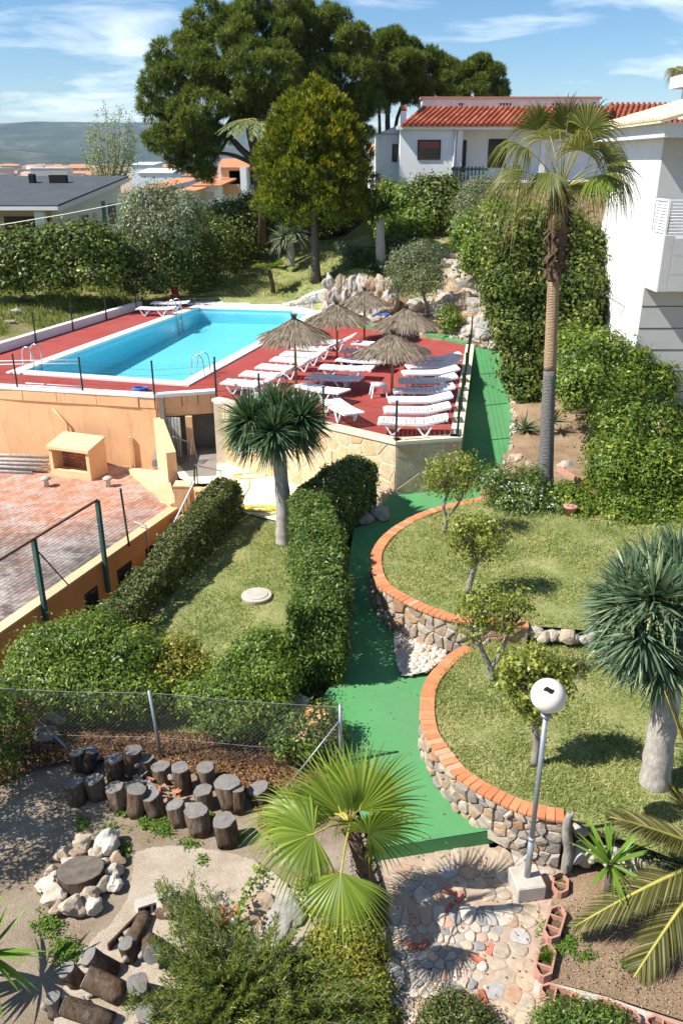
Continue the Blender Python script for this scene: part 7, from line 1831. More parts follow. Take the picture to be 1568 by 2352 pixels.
# tall date palm behind the golden tree
b = Q(598, 440, 53); dp = thing('date_palm', 'drooping date palm between the big pine and the golden tree', 'palm', tuple(b)); c = Q(602, 288, 53)
m = MB(); m.tube([b-Vector((0, 0, 3)), c], [.25, .2], 8); m.build('trunk', M['boots'], dp, True, off=True)
for k in range(22):
    a_ = k*2.4; e = .1+.9*((k*.618) % 1); pinnate(dp, c, (math.cos(a_), math.sin(a_), e), 3.0, 40, .6, .075, G['olive'], .6, Vang=.1, bd=.5)
# yuccas
def yucca(label, base, c, n, L, W, mat, axis=(0, 0, 1), group=None, lo=-.1, bend=.25, trunk=.06, single=True):
    t = thing('yucca', label, 'plant', tuple(base), 0, group)
    p, d, l, w_, b_ = rosette_arr(c, axis, n, L, W, lo, bend)
    if single:
        for i in range(n):
            me = strip_mesh('leaf', p[i:i+1], d[i:i+1], l[i:i+1], w_[i:i+1], b_[i:i+1]*l[i], mat, 4, .06, .7, off=t.location); mobj('leaf', me, t)
    else: mobj('leaf_rosette', strip_mesh('leaf_rosette', p, d, l, w_, b_*l, mat, 3, .08, .7, off=t.location), t)
    m = MB(); m.tube([Vector(base)-Vector((0, 0, .1)), Vector(c)], [trunk, trunk*.8], 8); m.build('trunk', M['bark'], t, True, off=True)
    return t
b = P(1392, 2075, .1); yucca('bright green yucca in the brown bed behind the planters', b, Q(1400, 1985, b.y), 46, .62, .048, G['yucca'], (0, -.15, 1))
b = P(-25, 2265, .05); yucca('large green yucca reaching in from the left edge beside the stone ring', b, Q(-30, 2190, b.y), 46, .75, .06, G['yucca'], (.15, 0, 1))
b = P(1205, 1005, 1.75); yucca('spiky grey green yucca between the green path and the palm trunk', b, Q(1205, 985, b.y), 60, .62, .05, G['dragon'], single=False)
b = P(1265, 1010, 1.75); yucca('spiky yucca in the shade right behind the palm trunk', b, Q(1268, 970, b.y), 60, .62, .05, G['dragon'], single=False)
b = P(1078, 620, 5.0); yucca('dark yucca with a short trunk at the top of the rockery', b, Q(1070, 565, b.y), 70, .75, .06, G['dark'], single=False, trunk=.12)
row('shrub', 'small round green bush growing on the rockery', 'shrub', [(1028, 725, 22, 37.5), (1045, 735, 16, 37), (1030, 750, 16, 37)], 220, .12, 12, .11, .05, G['bush'])
b = P(1045, 700, 3.6); yucca('small dark spiky plant in a cleft of the rockery', b, Q(1045, 690, b.y), 50, .5, .05, G['dark'], single=False)

# ------------------------------------------------------------------ fan palms
def fan(parent, hub, D, S, r, mat, nseg=44, spread=R(150), droop=.25, pet_from=None, fold=.16, split=.52, name='frond', seed=0, tip=None):
    """costapalmate leaf: pleated blade split at the rim into drooping tips; hub, direction D, width axis S"""
    rd = random.Random(seed); D = Vector(D).normalized(); S = Vector(S); S = (S-D*S.dot(D)).normalized(); Nn = D.cross(S).normalized()
    if Nn.z < 0: Nn = -Nn
    hub = Vector(hub); V = []; F = []; segs = 6; dth = 2*spread/nseg
    for i in range(nseg):
        th = -spread+(i+.5)*dth; e = D*math.cos(th)+S*math.sin(th); q = -D*math.sin(th)+S*math.cos(th)
        L = r*(1-.22*(abs(th)/spread)**2)*rd.uniform(.92, 1.06); dr = droop*rd.uniform(.6, 1.5); b = len(V); tw = rd.uniform(-.2, .2)
        for k in range(segs+1):
            t = k/segs; rad = L*t
            w = rad*math.tan(dth/2)*1.02 if t <= split else r*split*math.tan(dth/2)*max(.04, 1-((t-split)/(1-split))**.9)
            x = max(0, t-split*.8)
            c = hub+e*rad+Nn*(fold*math.cos(th*.9)*r*t*.6 - fold*r*t*t*.8)+Vector((0, 0, -1))*dr*r*x*x*3
            rise = w*.35
            V += [c-q*w+Nn*(rise if i % 2 else -rise), c+q*w+Nn*(-rise if i % 2 else rise)]
        F += [(b+2*k, b+2*k+1, b+2*k+3, b+2*k+2) for k in range(segs)]
    off = parent.location; me = npmesh(name, [tuple(v-off) for v in V], F, mat)
    if tip:
        me.materials.append(tip); me.polygons.foreach_set('material_index', np.tile([0]*(segs-1)+[1], nseg).astype(np.int32))
    fo = mobj(name, me, parent)
    if pet_from is not None:
        a = Vector(pet_from); m = MB(); md = a.lerp(hub, .55)+Vector((0, 0, .06)); m.tube([a, md, hub, hub+D*r*.3], [.022, .016, .012, .004], 6); m.build('petiole', M['petiole'], fo, True, off=off)
    return fo
fb = Vector((.55, 8.55, .08)); yb = 8.5; ct = Q(804, 1893, yb)
fpz = thing('fan_palm', 'young fan palm with broad light green fronds in the foreground', 'palm', tuple(fb))
m = MB(); w = [fb-Vector((0, 0, .1)), fb+Vector((0, 0, .3)), fb.lerp(ct, .6), ct]; m.tube(w, [.11, .10, .095, .10], 10); m.build('trunk', M['boots'], fpz, True, off=True)
pp, dd = [], []
for k in range(70):
    t = random.random(); a_ = random.uniform(0, 6.28); q = fb.lerp(ct, t); pp.append((q.x+.08*math.cos(a_), q.y+.08*math.sin(a_), q.z)); dd.append((math.cos(a_)*.7, math.sin(a_)*.7, .8))
tag(mobj('leaf_bases', strip_mesh('leaf_bases', pp, dd, .16, .05, .0, M['boots'], 1, .5, 1, off=fb), fpz), kind='stuff')
F_ = [((783, 1866, .25), (-.45, .50, .80), (.8, .5, .1), 1.08, R(92), .12), ((827, 1861, .28), (.14, .42, .95), (1, 0, 0), 1.12, R(95), .14), ((845, 1915, -.12), (.86, .05, .40), (.15, -.25, 1), .90, R(120), .15),
      ((688, 1877, -.02), (-.95, .22, .08), (.2, .9, .35), .78, R(105), .25), ((720, 1916, -.35), (-.93, -.25, .0), (-.2, .8, .55), .86, R(115), .3), ((783, 2004, -.68), (-.05, -.75, -.58), (1, 0, 0), .92, R(78), .12)]
for i, ((u, v, dy), D, S, r, spn, dr) in enumerate(F_): fan(fpz, Q(u, v, yb+dy), D, S, r, G['palm'], 46, spn, dr, ct+Vector((0, 0, .02)), seed=i)
for i in range(3): fan(fpz, ct+Vector((-.25+.1*i, .25, -.05)), (-.6+.3*i, .5, -.3), (.5, .8, .3), .55, G['palm_dry'], 26, R(60), .6, ct, seed=20+i)
for i in range(3): fan(fpz, ct+Vector((.05*i-.05, 0, .18)), (.2*i-.2, .1, 1), (1, .2*i, 0), .6, G['palm'], 30, R(22), .0, ct, seed=30+i)

# the tall palm
pb0 = P(1247, 1122, 1.5); yb = pb0.y; tpz = thing('tall_fan_palm', 'tall fan palm with slender ringed trunk and shaggy crown beside the green path', 'palm', tuple(pb0))
tr = [(1247, 1122, 26), (1250, 1085, 20), (1254, 1030, 17), (1257, 950, 15.5), (1262, 850, 14.5), (1266, 750, 14), (1271, 640, 14)]
def trk(lst, mat, nm):
    w = [Q(u, v, yb) for u, v, r_ in lst]; rr = [r_*yb/ray(u, v)[1]/FPX for u, v, r_ in lst]; sw = smooth_poly([(*a, b) for a, b in zip(w, rr)], 5); m = MB(); m.tube([q[:3] for q in sw], [q[3] for q in sw], 16); return m.build(nm, mat, tpz, True, off=True)
trk(tr[:5], M['bark_palm'], 'trunk'); trk(tr[4:], M['bark_palm_tan'], 'trunk')
trk([(1271, 645, 15), (1273, 600, 19), (1278, 560, 22), (1282, 510, 24), (1286, 470, 21), (1290, 430, 16), (1291, 415, 12)], M['boots'], 'leaf_base_sheath')
pp, dd = [], []
for k in range(260):
    v = random.uniform(425, 625); r_ = np.interp(v, [415, 470, 510, 560, 600, 645], [12, 21, 24, 22, 19, 14])*yb/1.05/FPX; a_ = random.uniform(0, 6.28); c = Q(np.interp(v, [415, 645], [1290, 1271]), v, yb); pp.append((c.x+r_*.9*math.cos(a_), c.y+r_*.9*math.sin(a_), c.z)); dd.append((math.cos(a_)*.5, math.sin(a_)*.5, random.uniform(-.9, .9)))
tag(mobj('leaf_bases', strip_mesh('leaf_bases', pp, dd, rng.uniform(.12, .32, 260), .09, .1, M['boots'], 2, .4, 1, off=pb0), tpz), kind='stuff')
cc = Q(1288, 435, yb)
TF = [((1300, 300, 0), (.05, 0, 1), (1, .2, 0), 1.15, R(85), .45), ((1235, 300, .1), (-.35, 0, .95), (1, .4, .2), 1.10, R(70), .55), ((1345, 300, -.2), (.35, -.1, .9), (1, -.3, 0), 1.15, R(85), .6), ((1330, 345, -.5), (.15, -.5, .6), (1, .1, 0), 1.05, R(105), .6),
      ((1215, 345, -.2), (-.9, -.05, .35), (.1, 1, .1), 1.20, R(85), .9), ((1200, 395, .2), (-.95, .2, -.15), (0, .8, .5), 1.10, R(80), .9), ((1265, 395, -.7), (-.35, -.5, -.55), (1, -.4, 0), 1.0, R(75), .5), ((1365, 405, -.55), (.55, -.45, -.5), (.8, .6, .2), 1.0, R(85), .35),
      ((1395, 380, .2), (.95, -.1, .0), (-.1, .8, .6), 1.05, R(105), .7), ((1400, 400, -.1), (.8, -.3, -.45), (.3, .9, .1), .95, R(95), .8), ((1265, 320, .6), (-.2, .6, .7), (1, .2, 0), 1.1, R(90), .5), ((1240, 420, .6), (-.6, .5, -.3), (.6, .7, .3), 1.0, R(85), .8), ((1330, 420, .7), (.5, .7, -.3), (.8, -.4, .2), 1.0, R(85), .8), ((1285, 300, .2), (-.05, .1, 1), (.6, 1, 0), 1.0, R(60), .3), ((1320, 310, .3), (.25, .3, .9), (.9, -.4, 0), 1.05, R(80), .8), ((1385, 360, .4), (.8, .3, .25), (-.2, .5, .8), 1.05, R(90), .9)]
for i, ((u, v, dy), D, S, r, spn, dr) in enumerate(TF): fan(tpz, Q(u, v, yb+dy), D, S, r*1.06, G['palm'] if i == 7 else G['palm_dull'], 46, spn, dr*.85, cc, seed=50+i, split=.46, tip=G['palm_dry'] if i % 2 else None)
for i in range(1):
    a_ = 4.4+i*.8; fan(tpz, cc+Vector((math.cos(a_)*.28, math.sin(a_)*.28, -.45)), (math.cos(a_)*.28, math.sin(a_)*.28, -1), (-math.sin(a_), math.cos(a_), 0), .5, G['palm_dry'], 18, R(34), .3, cc, seed=80+i)
# far palm peeping over the modern building
b = Q(1585, 240, 60); fp_ = thing('fan_palm', 'distant palm crown peeping out behind the upper roof of the modern building', 'palm', tuple(b)); c = Q(1585, 175, 60)
m = MB(); m.tube([b-Vector((0, 0, 7)), c], [.25, .2], 8); m.build('trunk', M['boots'], fp_, True, off=True)
for i in range(13):
    a_ = i*2.4; e = -.3+1.2*((i*.618) % 1); D = Vector((math.cos(a_), math.sin(a_), e)); fan(fp_, c+D*.8, D, D.cross(Vector((0, 0, 1))), 1.1, G['palm_dull'], 24, R(80), .6, c, seed=110+i)
# date palm leaning in from the right edge: only its fronds reach into view
b = P(1660, 2110, .1); rp = thing('date_palm', 'feather palm reaching in from the right edge over the brown bed', 'palm', tuple(b)); c = Q(1650, 1965, b.y)
m = MB(); m.tube([b-Vector((0, 0, .1)), c], [.2, .16], 10); m.build('trunk', M['boots'], rp, True, off=True)
for (u, v, dy, dr, L_) in ((1385, 1870, -.1, .12, 1.0), (1340, 2120, -.3, .16, 1), (1480, 2360, -.8, .1, 1), (1515, 1545, .25, .1, 1), (1540, 1800, -.9, .05, 1), (1450, 2260, -.9, .2, 1), (1800, 1700, .5, .3, 1), (1900, 2000, 0, .3, 1), (1750, 2300, -.8, .3, 1), (1640, 1640, .6, .2, 1)):
    e = Q(u, v, b.y+dy); d = e-c; pinnate(rp, c, (d+Vector((0, 0, dr*d.length))), d.length, 110, .48, .018, G['date'], dr, Vang=.12, bd=.45)
# ------------------------------------------------------------------ rock wall and rockery behind the deck
rd = random.Random(44)
rwall = thing('rock_wall', 'rough retaining wall of tall pale rocks below the back lawn', 'wall', tuple(P(800, 735, DECK)))
for k in range(24):
    t = k/23; u = 752+t*150
    for j in range(3):
        Yr = 43.3-1.3*t-.35*(2-j)*.8; zt = interp(t, [0, 1], [4.7, 4.75]); z = [3.1, 3.7, 4.3][j]*1.0
        p = Q(u+rd.uniform(-4, 4), 700, Yr); s = rd.uniform(.5, .75)
        mobj('rock', rd.choice(BOULD), rwall, (p.x-rwall.location.x, Yr-rwall.location.y, z-rwall.location.z), (rd.uniform(-.4, .4), rd.uniform(-.4, .4), rd.uniform(0, 6)), (s*.85, s*.8, s*rd.uniform(1.2, 1.7)))
rk = thing('rockery', 'sloping rockery of weathered pale boulders between deck and tall hedge', 'rockery', tuple(P(1060, 740, 3)))
for (u0, u1, v0, v1, n_, s0, s1) in ((820, 900, 715, 742, 16, .35, .6), (890, 1040, 690, 775, 40, .4, .9), (1010, 1120, 640, 720, 44, .55, 1.25), (1020, 1100, 590, 650, 26, .5, 1.1), (1050, 1130, 700, 780, 36, .5, 1.1), (950, 1030, 660, 720, 16, .5, .9)):
    for _ in range(n_):
        u, v = rd.uniform(u0, u1), rd.uniform(v0, v1); p = PG(u, v, gz1, 3.5); s = rd.uniform(s0, s1)
        if p.y < 33 or p.y > 52: continue
        mobj('boulder', rd.choice(BOULD), rk, (p.x-rk.location.x, p.y-rk.location.y, p.z+s*.05-rk.location.z), (rd.uniform(-.5, .5), rd.uniform(-.5, .5), rd.uniform(0, 6)), (s*1.2, s, s*.75))
# pebbly slope where the rockery meets the green path
pb2 = thing('pebble_slope', 'slope of white pebbles between red deck, green path and rockery', 'paving', tuple(P(1090, 775, 2.9)))
ring = [P(u, v, 2.9) for u, v in [(1022, 772), (1060, 755), (1130, 752), (1145, 775), (1145, 800), (1090, 790)]]
k = 0
while k < 190:
    u, v = rd.uniform(1020, 1148), rd.uniform(750, 802); p = PG(u, v, lambda x, y: max(gz1(x, y), 2.83), 2.9)
    if not inside([(q.x, q.y) for q in ring], [p.x], [p.y])[0]: continue
    s = rd.uniform(.18, .32); k += 1
    mobj('pebble', rd.choice(RINGS if k % 4 == 0 else ROCKS), pb2, (p.x-pb2.location.x, p.y-pb2.location.y, p.z+.02-pb2.location.z), (rd.uniform(0, 6), rd.uniform(0, 6), 0), (s, s*.9, s*.6))
# border rocks beside the green path and round the palm
for i, (u, v, s, lab) in enumerate(((1180, 1060, .62, 'pale boulder edging the palm bed at the bend of the green path'), (1215, 1075, .55, 'squat boulder left of the palm trunk foot'), (1300, 1075, .6, 'brown boulder right of the palm trunk'), (1335, 1090, .35, 'small pale boulder right of the brown boulder by the palm'),
                                    (1118, 1160, .42, 'stone at the end of the brick cap beside the white flowers'), (872, 1178, .5, 'broad flat pale boulder at the foot of the shaded stone wall corner'), (840, 1190, .4, 'small boulder between hedge end and stone wall'), (686, 1617, .36, 'round pale stone at the hedge foot beside the peach flowers'),
                                    (1396, 1228, .22, 'small pale stone on the edge of the upper lawn under the bush'))):
    p = PG(u, v, lambda x, y: zpath(y)+.12, 1.2); tag(mobj('boulder', rd.choice(BOULD), None, p, (rd.uniform(-.3, .3), rd.uniform(-.3, .3), rd.uniform(0, 6)), (s*1.2, s, s*.75)), lab, 'boulder')
eb = thing('stone_edging', 'row of small pale stones edging the right side of the green path', 'edging', tuple(path_right_up[2]))
cvr = Curve([(p.x+.12, p.y) for p in path_right_up])
for k in range(44):
    p = cvr.at(cvr.L*(k+.5)/44); s = rd.uniform(.18, .3); mobj('stone', rd.choice(RINGS), eb, (p.x-eb.location.x+rd.uniform(-.05, .05), p.y-eb.location.y, zpath(p.y)+.05-eb.location.z), (rd.uniform(0, 6), rd.uniform(0, 6), 0), (s, s, s*.8))
tw_ = thing('terracotta_edging', 'short terracotta edging boards beside the palm bed', 'edging', tuple(Q(1330, 1100, 21.2)))
m = MB(); m.bar(P(1280, 1080, 1.6), P(1338, 1118, 1.5), .06, .3); m.build('board', M['planter'], tw_, off=True)
m = MB(); m.bar(P(1338, 1118, 1.5), P(1345, 1090, 1.6), .06, .28); m.build('board', M['planter'], tw_, off=True)
# rocks in the wild grass
for i, (u, v, s, lab) in enumerate(((215, 640, .9, 'tall pale rock standing in the wild grass under the hedge'), (195, 655, .6, 'smaller rock leaning beside the tall pale rock in the grass'), (30, 690, .9, 'leftmost flat weathered rock in the wild grass'), (70, 688, .8, 'flat weathered rock second from left in the wild grass'), (40, 715, .6, 'low rock in front of the leftmost flat rocks'), (165, 690, .4, 'small pale rock in the middle of the wild grass'), (95, 680, .5, 'flat grey rock third from left in the wild grass'), (255, 655, .4, 'grey rock right of the tall pale rock'), (20, 740, .45, 'grey rock low in the grass at the left edge'))):
    p = PG(u, v, gz1, 3.1); tag(mobj('boulder', BOULD[i % 6], None, p, (rd.uniform(-.3, .3), rd.uniform(-.3, .3), rd.uniform(0, 6)), (s*1.3, s, s*(1.3 if i == 0 else .5))), lab, 'boulder')

# ------------------------------------------------------------------ grass blades
def blades(name, pts, L, W, mat, lean=.7):
    p = np.asarray(pts, float); n = len(p); a = rng.uniform(0, 2*math.pi, n); l = L*rng.uniform(.5, 1.3, n); k = rng.uniform(0, lean, n)
    d = np.stack([np.cos(a)*k, np.sin(a)*k, np.ones(n)], 1); d = unit(d); s = unit(np.cross(d, rng.normal(size=(n, 3))))
    V = np.stack([p-s*W/2, p+s*W/2, p+d*l[:, None]], 1).reshape(-1, 3)
    return tag(mobj(name, npmesh(name, V, np.arange(3*n).reshape(n, 3), mat)), kind='stuff')
def scatter(poly, n, fz, margin=None):
    xs = [p[0] for p in poly]; ys = [p[1] for p in poly]; X = rng.uniform(min(xs), max(xs), n*3); Y = rng.uniform(min(ys), max(ys), n*3); ok = inside(poly, X, Y); X, Y = X[ok][:n], Y[ok][:n]
    return np.stack([X, Y, [fz(x, y) for x, y in zip(X, Y)]], 1)
blades('grass', scatter([(min(p[0], 8.5), p[1]) for p in low_poly], 64000, lambda x, y: zlow(x, y)+.0), .07, .016, G['grass'], 1.6)
blades('grass', scatter([(min(p[0], 9), p[1]) for p in up_poly], 52000, lambda x, y: zup(x, y)), .07, .017, G['grass'], 1.6)
blades('grass', scatter([p for p in mid_poly if p[1] < 22.4], 50000, lambda x, y: zmid(x, y)), .07, .017, G['grass'], 1.6)
bk_poly = [(-9.5, 48.3), (-6, 48.1), (-2.5, 46.6), (0, 44.3), (2.3, 43.6), (5.5, 46), (5, 56), (-2, 58), (-10, 56)]
pp = scatter(bk_poly, 32000, lambda x, y: 0); pp[:, 2] = gz(pp[:, 0], pp[:, 1]); blades('grass', pp, .12, .035, G['grass'], 1.4)
wp = [(-28, 34), (-14.6, 34), (-13.2, 39), (-11.4, 45.3), (-12, 50), (-28, 50)]
pp = scatter(wp, 34000, lambda x, y: 0); pp[:, 2] = gz(pp[:, 0], pp[:, 1]); nn = np.array([noise.noise(Vector((a*.5, b*.5, 9))) for a, b in pp[:, :2]]); pp = pp[nn > -.12]
blades('wild_grass', pp, .30, .05, G['wild'], .9)
# weeds in the yard
wq = []
for (u, v, r_, n_) in ((275, 1860, 16, 40), (190, 1885, 14, 40), (250, 1905, 14, 26), (365, 1895, 26, 120), (430, 1940, 16, 60), (545, 1925, 12, 50), (265, 1950, 26, 120), (110, 2120, 26, 90), (150, 2180, 30, 130), (330, 1885, 12, 40), (465, 1975, 10, 40), (200, 2060, 14, 40), (110, 2050, 14, 40), (480, 1880, 12, 60), (1270, 2130, 20, 60), (1300, 2170, 26, 90), (1350, 2195, 14, 30), (1440, 2215, 8, 30)):
    for _ in range(n_): wq.append(P(u+random.gauss(0, r_*.6), v+random.gauss(0, r_*.5), .07))
p = np.array([tuple(q) for q in wq]); p = np.repeat(p, 4, 0)+rng.normal(size=(len(p)*4, 3))*np.array([.02, .02, .012])
tag(mobj('weeds', leaf_mesh('weeds', p, unit(rng.normal(size=p.shape)*.5+np.array([0, 0, 1])), rng.normal(size=p.shape), .055, .028, G['weed'])), kind='stuff')
# loose gravel and chips
def bits(name, pts, s, mat):
    p = np.asarray(pts, float); n = len(p); V = p[:, None]+rng.normal(size=(n, 4, 3))*s*np.array([1, 1, .5]); F = np.array([[0, 1, 2], [0, 2, 3], [0, 3, 1], [1, 3, 2]])
    return tag(mobj(name, npmesh(name, V.reshape(-1, 3), (F[None]+(np.arange(n)*4)[:, None, None]).reshape(-1, 3), mat)), kind='stuff')
G['grit'] = leafy('grit', [(0, (0.20, 0.15, 0.11)), (.6, (0.44, 0.36, 0.27)), (1, (0.65, 0.58, 0.50))], 0.0, 0.03)
G['chip'] = leafy('chip', [(0, (0.07, 0.035, 0.018)), (.6, (0.25, 0.13, 0.06)), (1, (0.46, 0.32, 0.18))], 0.0, 0.03)
bits('gravel', scatter([q for q in yard_poly if q[0] > -9], 9000, lambda x, y: zyard(x, y)+.02), .010, G['grit'])
bits('wood_chips', scatter(chip_poly, 6000, lambda x, y: zyard(x, y)+.1), .02, G['chip'])
bits('gravel', scatter([q for q in bed_poly if q[0] < 12], 3500, lambda x, y: zbed(x, y)+.02), .009, G['grit'])

# ------------------------------------------------------------------ wire fence of the log yard
ff = thing('wire_fence', 'sagging chain link fence on grey steel posts behind the log stumps', 'fence', tuple(P(372, 1738, .1)))
yF = P(372, 1740, .08).y
zp = Q(352, 1590, yF).z
pts_ = [Vector((-7.6, yF+.25, .05)), Vector((P(165, 1728, .05).x-1.2, yF+.2, .05)), P(372, 1740, .08), Vector((-.02, P(782, 1775, .1).y, .1))]
hF = zp-.08
for i in (1, 2, 3):
    p = pts_[i]; m = MB()
    lean = Vector((-.10, 0, 0)) if i == 2 else (Vector((-.45, -.1, 0)) if i == 1 else Vector((0, 0, 0)))
    m.tube([p-Vector((0, 0, .1)), p+lean+Vector((0, 0, hF+.03))], .03, 8); m.build('post', M['galv'], ff, True, off=True)
m = MB(); q = pts_[3]; m.tube([q+Vector((0, 0, hF*.8)), q+Vector((-.95, -.55, .1))], .015, 6); m.build('brace', M['galv'], ff, True, off=True)
for a, b in zip(pts_[1:], pts_[2:]):
    chain('chain_link', a, b, hF-.04, ff, M['wire'], .085, .0027, .02)
    m = MB()
    for z in (.45, hF-.02): m.tube([a+Vector((0, 0, z)), a.lerp(b, .5)+Vector((0, 0, z-.03)), b+Vector((0, 0, z))], .0042, 4)
    m.build('strand', M['wire'], ff, off=True)
m = MB(); m.tube([P(165, 1730, .05), P(50, 1610, .5)], .03, 8); tag(m.build('steel_pole', M['galv'], None, True), 'grey steel pole lying slanted against the rubble on the far left', 'pole')
p = P(75, 1660, .15); m = MB(); m.box((p.x, p.y, .35), (.5, .25, .6), .5); tag(m.build('wall_fragment', M['orange_clean'], bevel=.02), 'broken piece of orange wall at the left edge of the log yard', 'rubble')
def hollow_block(p, rot, label, s=1.0):
    t = thing('concrete_block', label, 'block', tuple(p), 0); t.rotation_euler = rot
    m = MB(); 
    for y in (-.085, .085): m.box((0, y, 0), (.40, .03, .2))
    for x in (-.185, 0, .185): m.box((x, 0, 0), (.03, .139, .2))
    m.build('block', M['concrete'], t)
hollow_block(P(128, 1640, .45), (.5, .9, .6), 'hollow concrete block tilted on the rubble behind the slanting pole'); hollow_block(P(105, 1685, .25), (.2, .5, .8), 'hollow concrete block lying lower beside the broken orange wall')

# ------------------------------------------------------------------ the log stumps
def log(label, base, top, r, group, knob=False, rough_=.20, name='log_stump'):
    base, top = Vector(base), Vector(top); ax_ = top-base; L = ax_.length
    t = thing(name, label, 'log', tuple(base), 0, group); t.rotation_euler = ax_.to_track_quat('Z', 'Y').to_euler()
    m = MB(); n = 16; rr = []; sd = random.uniform(0, 50)
    for k in range(5):
        z = L*k/4-(0.06 if k == 0 else 0)
        for i in range(n):
            a_ = 2*math.pi*i/n; q = r*(1+rough_*noise.noise(Vector((math.cos(a_)*1.6+sd, math.sin(a_)*1.6, z*2.5))) + .05*math.cos(2*a_+sd)); m.v.append((q*math.cos(a_), q*math.sin(a_), z))
    m.f = [(k*n+i, k*n+(i+1) % n, (k+1)*n+(i+1) % n, (k+1)*n+i) for k in range(4) for i in range(n)]+[tuple(range(n-1, -1, -1))]
    top_ring = m.v[4*n:]
    m.build('bark', M['log_side'], t, True)
    e = MB(); em = M['slab_end'] if name == 'log_slab' else M['log_end']; e.add(top_ring+[(x*.96, y*.96, z+.008) for x, y, z in top_ring]+[(0, 0, L+.012)], [(i, (i+1) % n, n+(i+1) % n, n+i) for i in range(n)]+[(n+i, n+(i+1) % n, 2*n) for i in range(n)]); e.build('cut_end', em, t)
    if knob:
        for k in range(2): s = MB(); a_ = random.uniform(3, 6.2); z = random.uniform(.3, .7)*L; s.tube([(r*.8*math.cos(a_), r*.8*math.sin(a_), z), (r*1.35*math.cos(a_), r*1.35*math.sin(a_), z+.08)], [.05, .035], 7); s.build('branch_stub', M['bark_grey'], t, True)
    return t
def stump(u, v, wpx, ub, vb, label, knob=False, z0=.06):
    b = P(ub, vb, z0); 
    for _ in range(3): r = wpx/2*1.0*(b.y/ray(ub, vb)[1])/FPX
    b = b+Vector((0, r*.3, 0)); tp_ = Q(u, v, b.y+.02); log(label, b, (tp_.x, tp_.y, tp_.z), r, 'log stumps in front of the wire fence', knob)
stump(176, 1728, 36, 182, 1765, 'narrow grey stump at the left end of the back row', True)
stump(212, 1722, 34, 202, 1768, 'gnarled bark covered stump leaning left, second in the back row', True)
stump(262, 1742, 44, 266, 1785, 'wide flat topped stump, third from the left in the back row')
stump(306, 1722, 40, 298, 1780, 'pale bleached stump standing tallest in the back row', True)
stump(334, 1742, 40, 336, 1778, 'small tilted stump just left of the steel fence post')
stump(368, 1760, 44, 374, 1800, 'round stump directly in front of the steel fence post')
stump(414, 1762, 42, 420, 1815, 'round stump right of the steel fence post with bark peeling', True)
stump(472, 1762, 42, 474, 1806, 'dark topped stump at the right of the back row', True)
stump(168, 1798, 42, 178, 1842, 'burl sided stump at the left end of the front row', True)
stump(214, 1790, 44, 224, 1830, 'stump cut at a slant, second in the front row')
stump(262, 1808, 44, 274, 1856, 'stump with brown peeled side, third in the front row')
stump(314, 1812, 42, 312, 1870, 'slanted thin stump in the middle of the front row', True)
stump(346, 1826, 46, 358, 1872, 'stump with orange brown side right of the slanted thin one')
stump(402, 1848, 40, 412, 1890, 'small stump with dark knotted bark in the front row', True)
stump(450, 1860, 54, 458, 1908, 'wide stump with clear rings, second from the right in the front row')
stump(514, 1884, 54, 522, 1935, 'wide stump with clear rings, rightmost of the front row')
stump(522, 1796, 58, 530, 1850, 'largest stump, standing between the two rows near the palm', False)
stump(466, 1814, 44, 470, 1850, 'half hidden stump under the dark topped stump', False)
stump(592, 1810, 56, 600, 1840, 'short broad stump tilted beside the palm frond', False)
stump(546, 1812, 28, 548, 1860, 'thin stump tight against the largest stump', True)
p = P(548, 1850, .06); m = MB(); m.tube([p+Vector((-.12, 0, .32)), p+Vector((.02, 0, .36)), p+Vector((.0, -.05, .1)), p], [.018, .03, .035, .04], 7); tag(m.build('dead_branch', M['bark_grey'], None, True), 'bleached forked branch propped between the stumps', 'branch')
for (u, v, n_) in ((330, 1800, 26), (370, 1812, 22)):
    q = [P(u+random.gauss(0, 18), v+random.gauss(0, 9), .12+random.random()*.12) for _ in range(n_)]
    p_, d_ = np.array([tuple(x) for x in q]), rng.normal(size=(n_, 3))*np.array([1, 1, .3]); tag(mobj('bark_scraps', strip_mesh('bark_scraps', p_, d_, .16, .05, .05, M['bark_grey'] if u < 350 else M['brick_red'], 2, .6, 1)), kind='stuff')
# stone ring round a great slab of trunk
rc = P(188, 2018, .14); log('very wide cracked log slab lying in the middle of the stone ring', P(190, 2034, .02), (rc.x, rc.y+.02, .30), .33, None, False, .12, 'log_slab')
ring_s = [(120, 1998, 30), (150, 1963, 42), (178, 1958, 34), (190, 1940, 46), (160, 1985, 34), (247, 1938, 62), (232, 1958, 40), (268, 1975, 34), (240, 1980, 30), (262, 2000, 40), (236, 2030, 44), (206, 2058, 50), (170, 2085, 56), (130, 2058, 54), (112, 2035, 44), (100, 2030, 34), (215, 2080, 44), (262, 2028, 40), (140, 2085, 40), (128, 2018, 34), (222, 1958, 32)]
names_ = ['at its nine o\'clock', 'at its upper left', 'upper left of the orange one', 'flat white topped, at its top', 'small, upper left', 'largest, at its upper right', 'orange brown, just above the slab', 'small, on the outer right edge', 'small, wedged at right of the slab', 'brown faced, at its three o\'clock', 'holed and rounded, at lower right',
          'angular and pale, just below the slab', 'tan faced, at the very bottom', 'pale wedge, at its lower left', 'pale, at its eight o\'clock', 'outermost at left', 'dark rust, at its bottom right', 'shadowed, at its four o\'clock', 'small, beside the tan faced bottom stone', 'slim, left of the slab', 'little, below the largest']
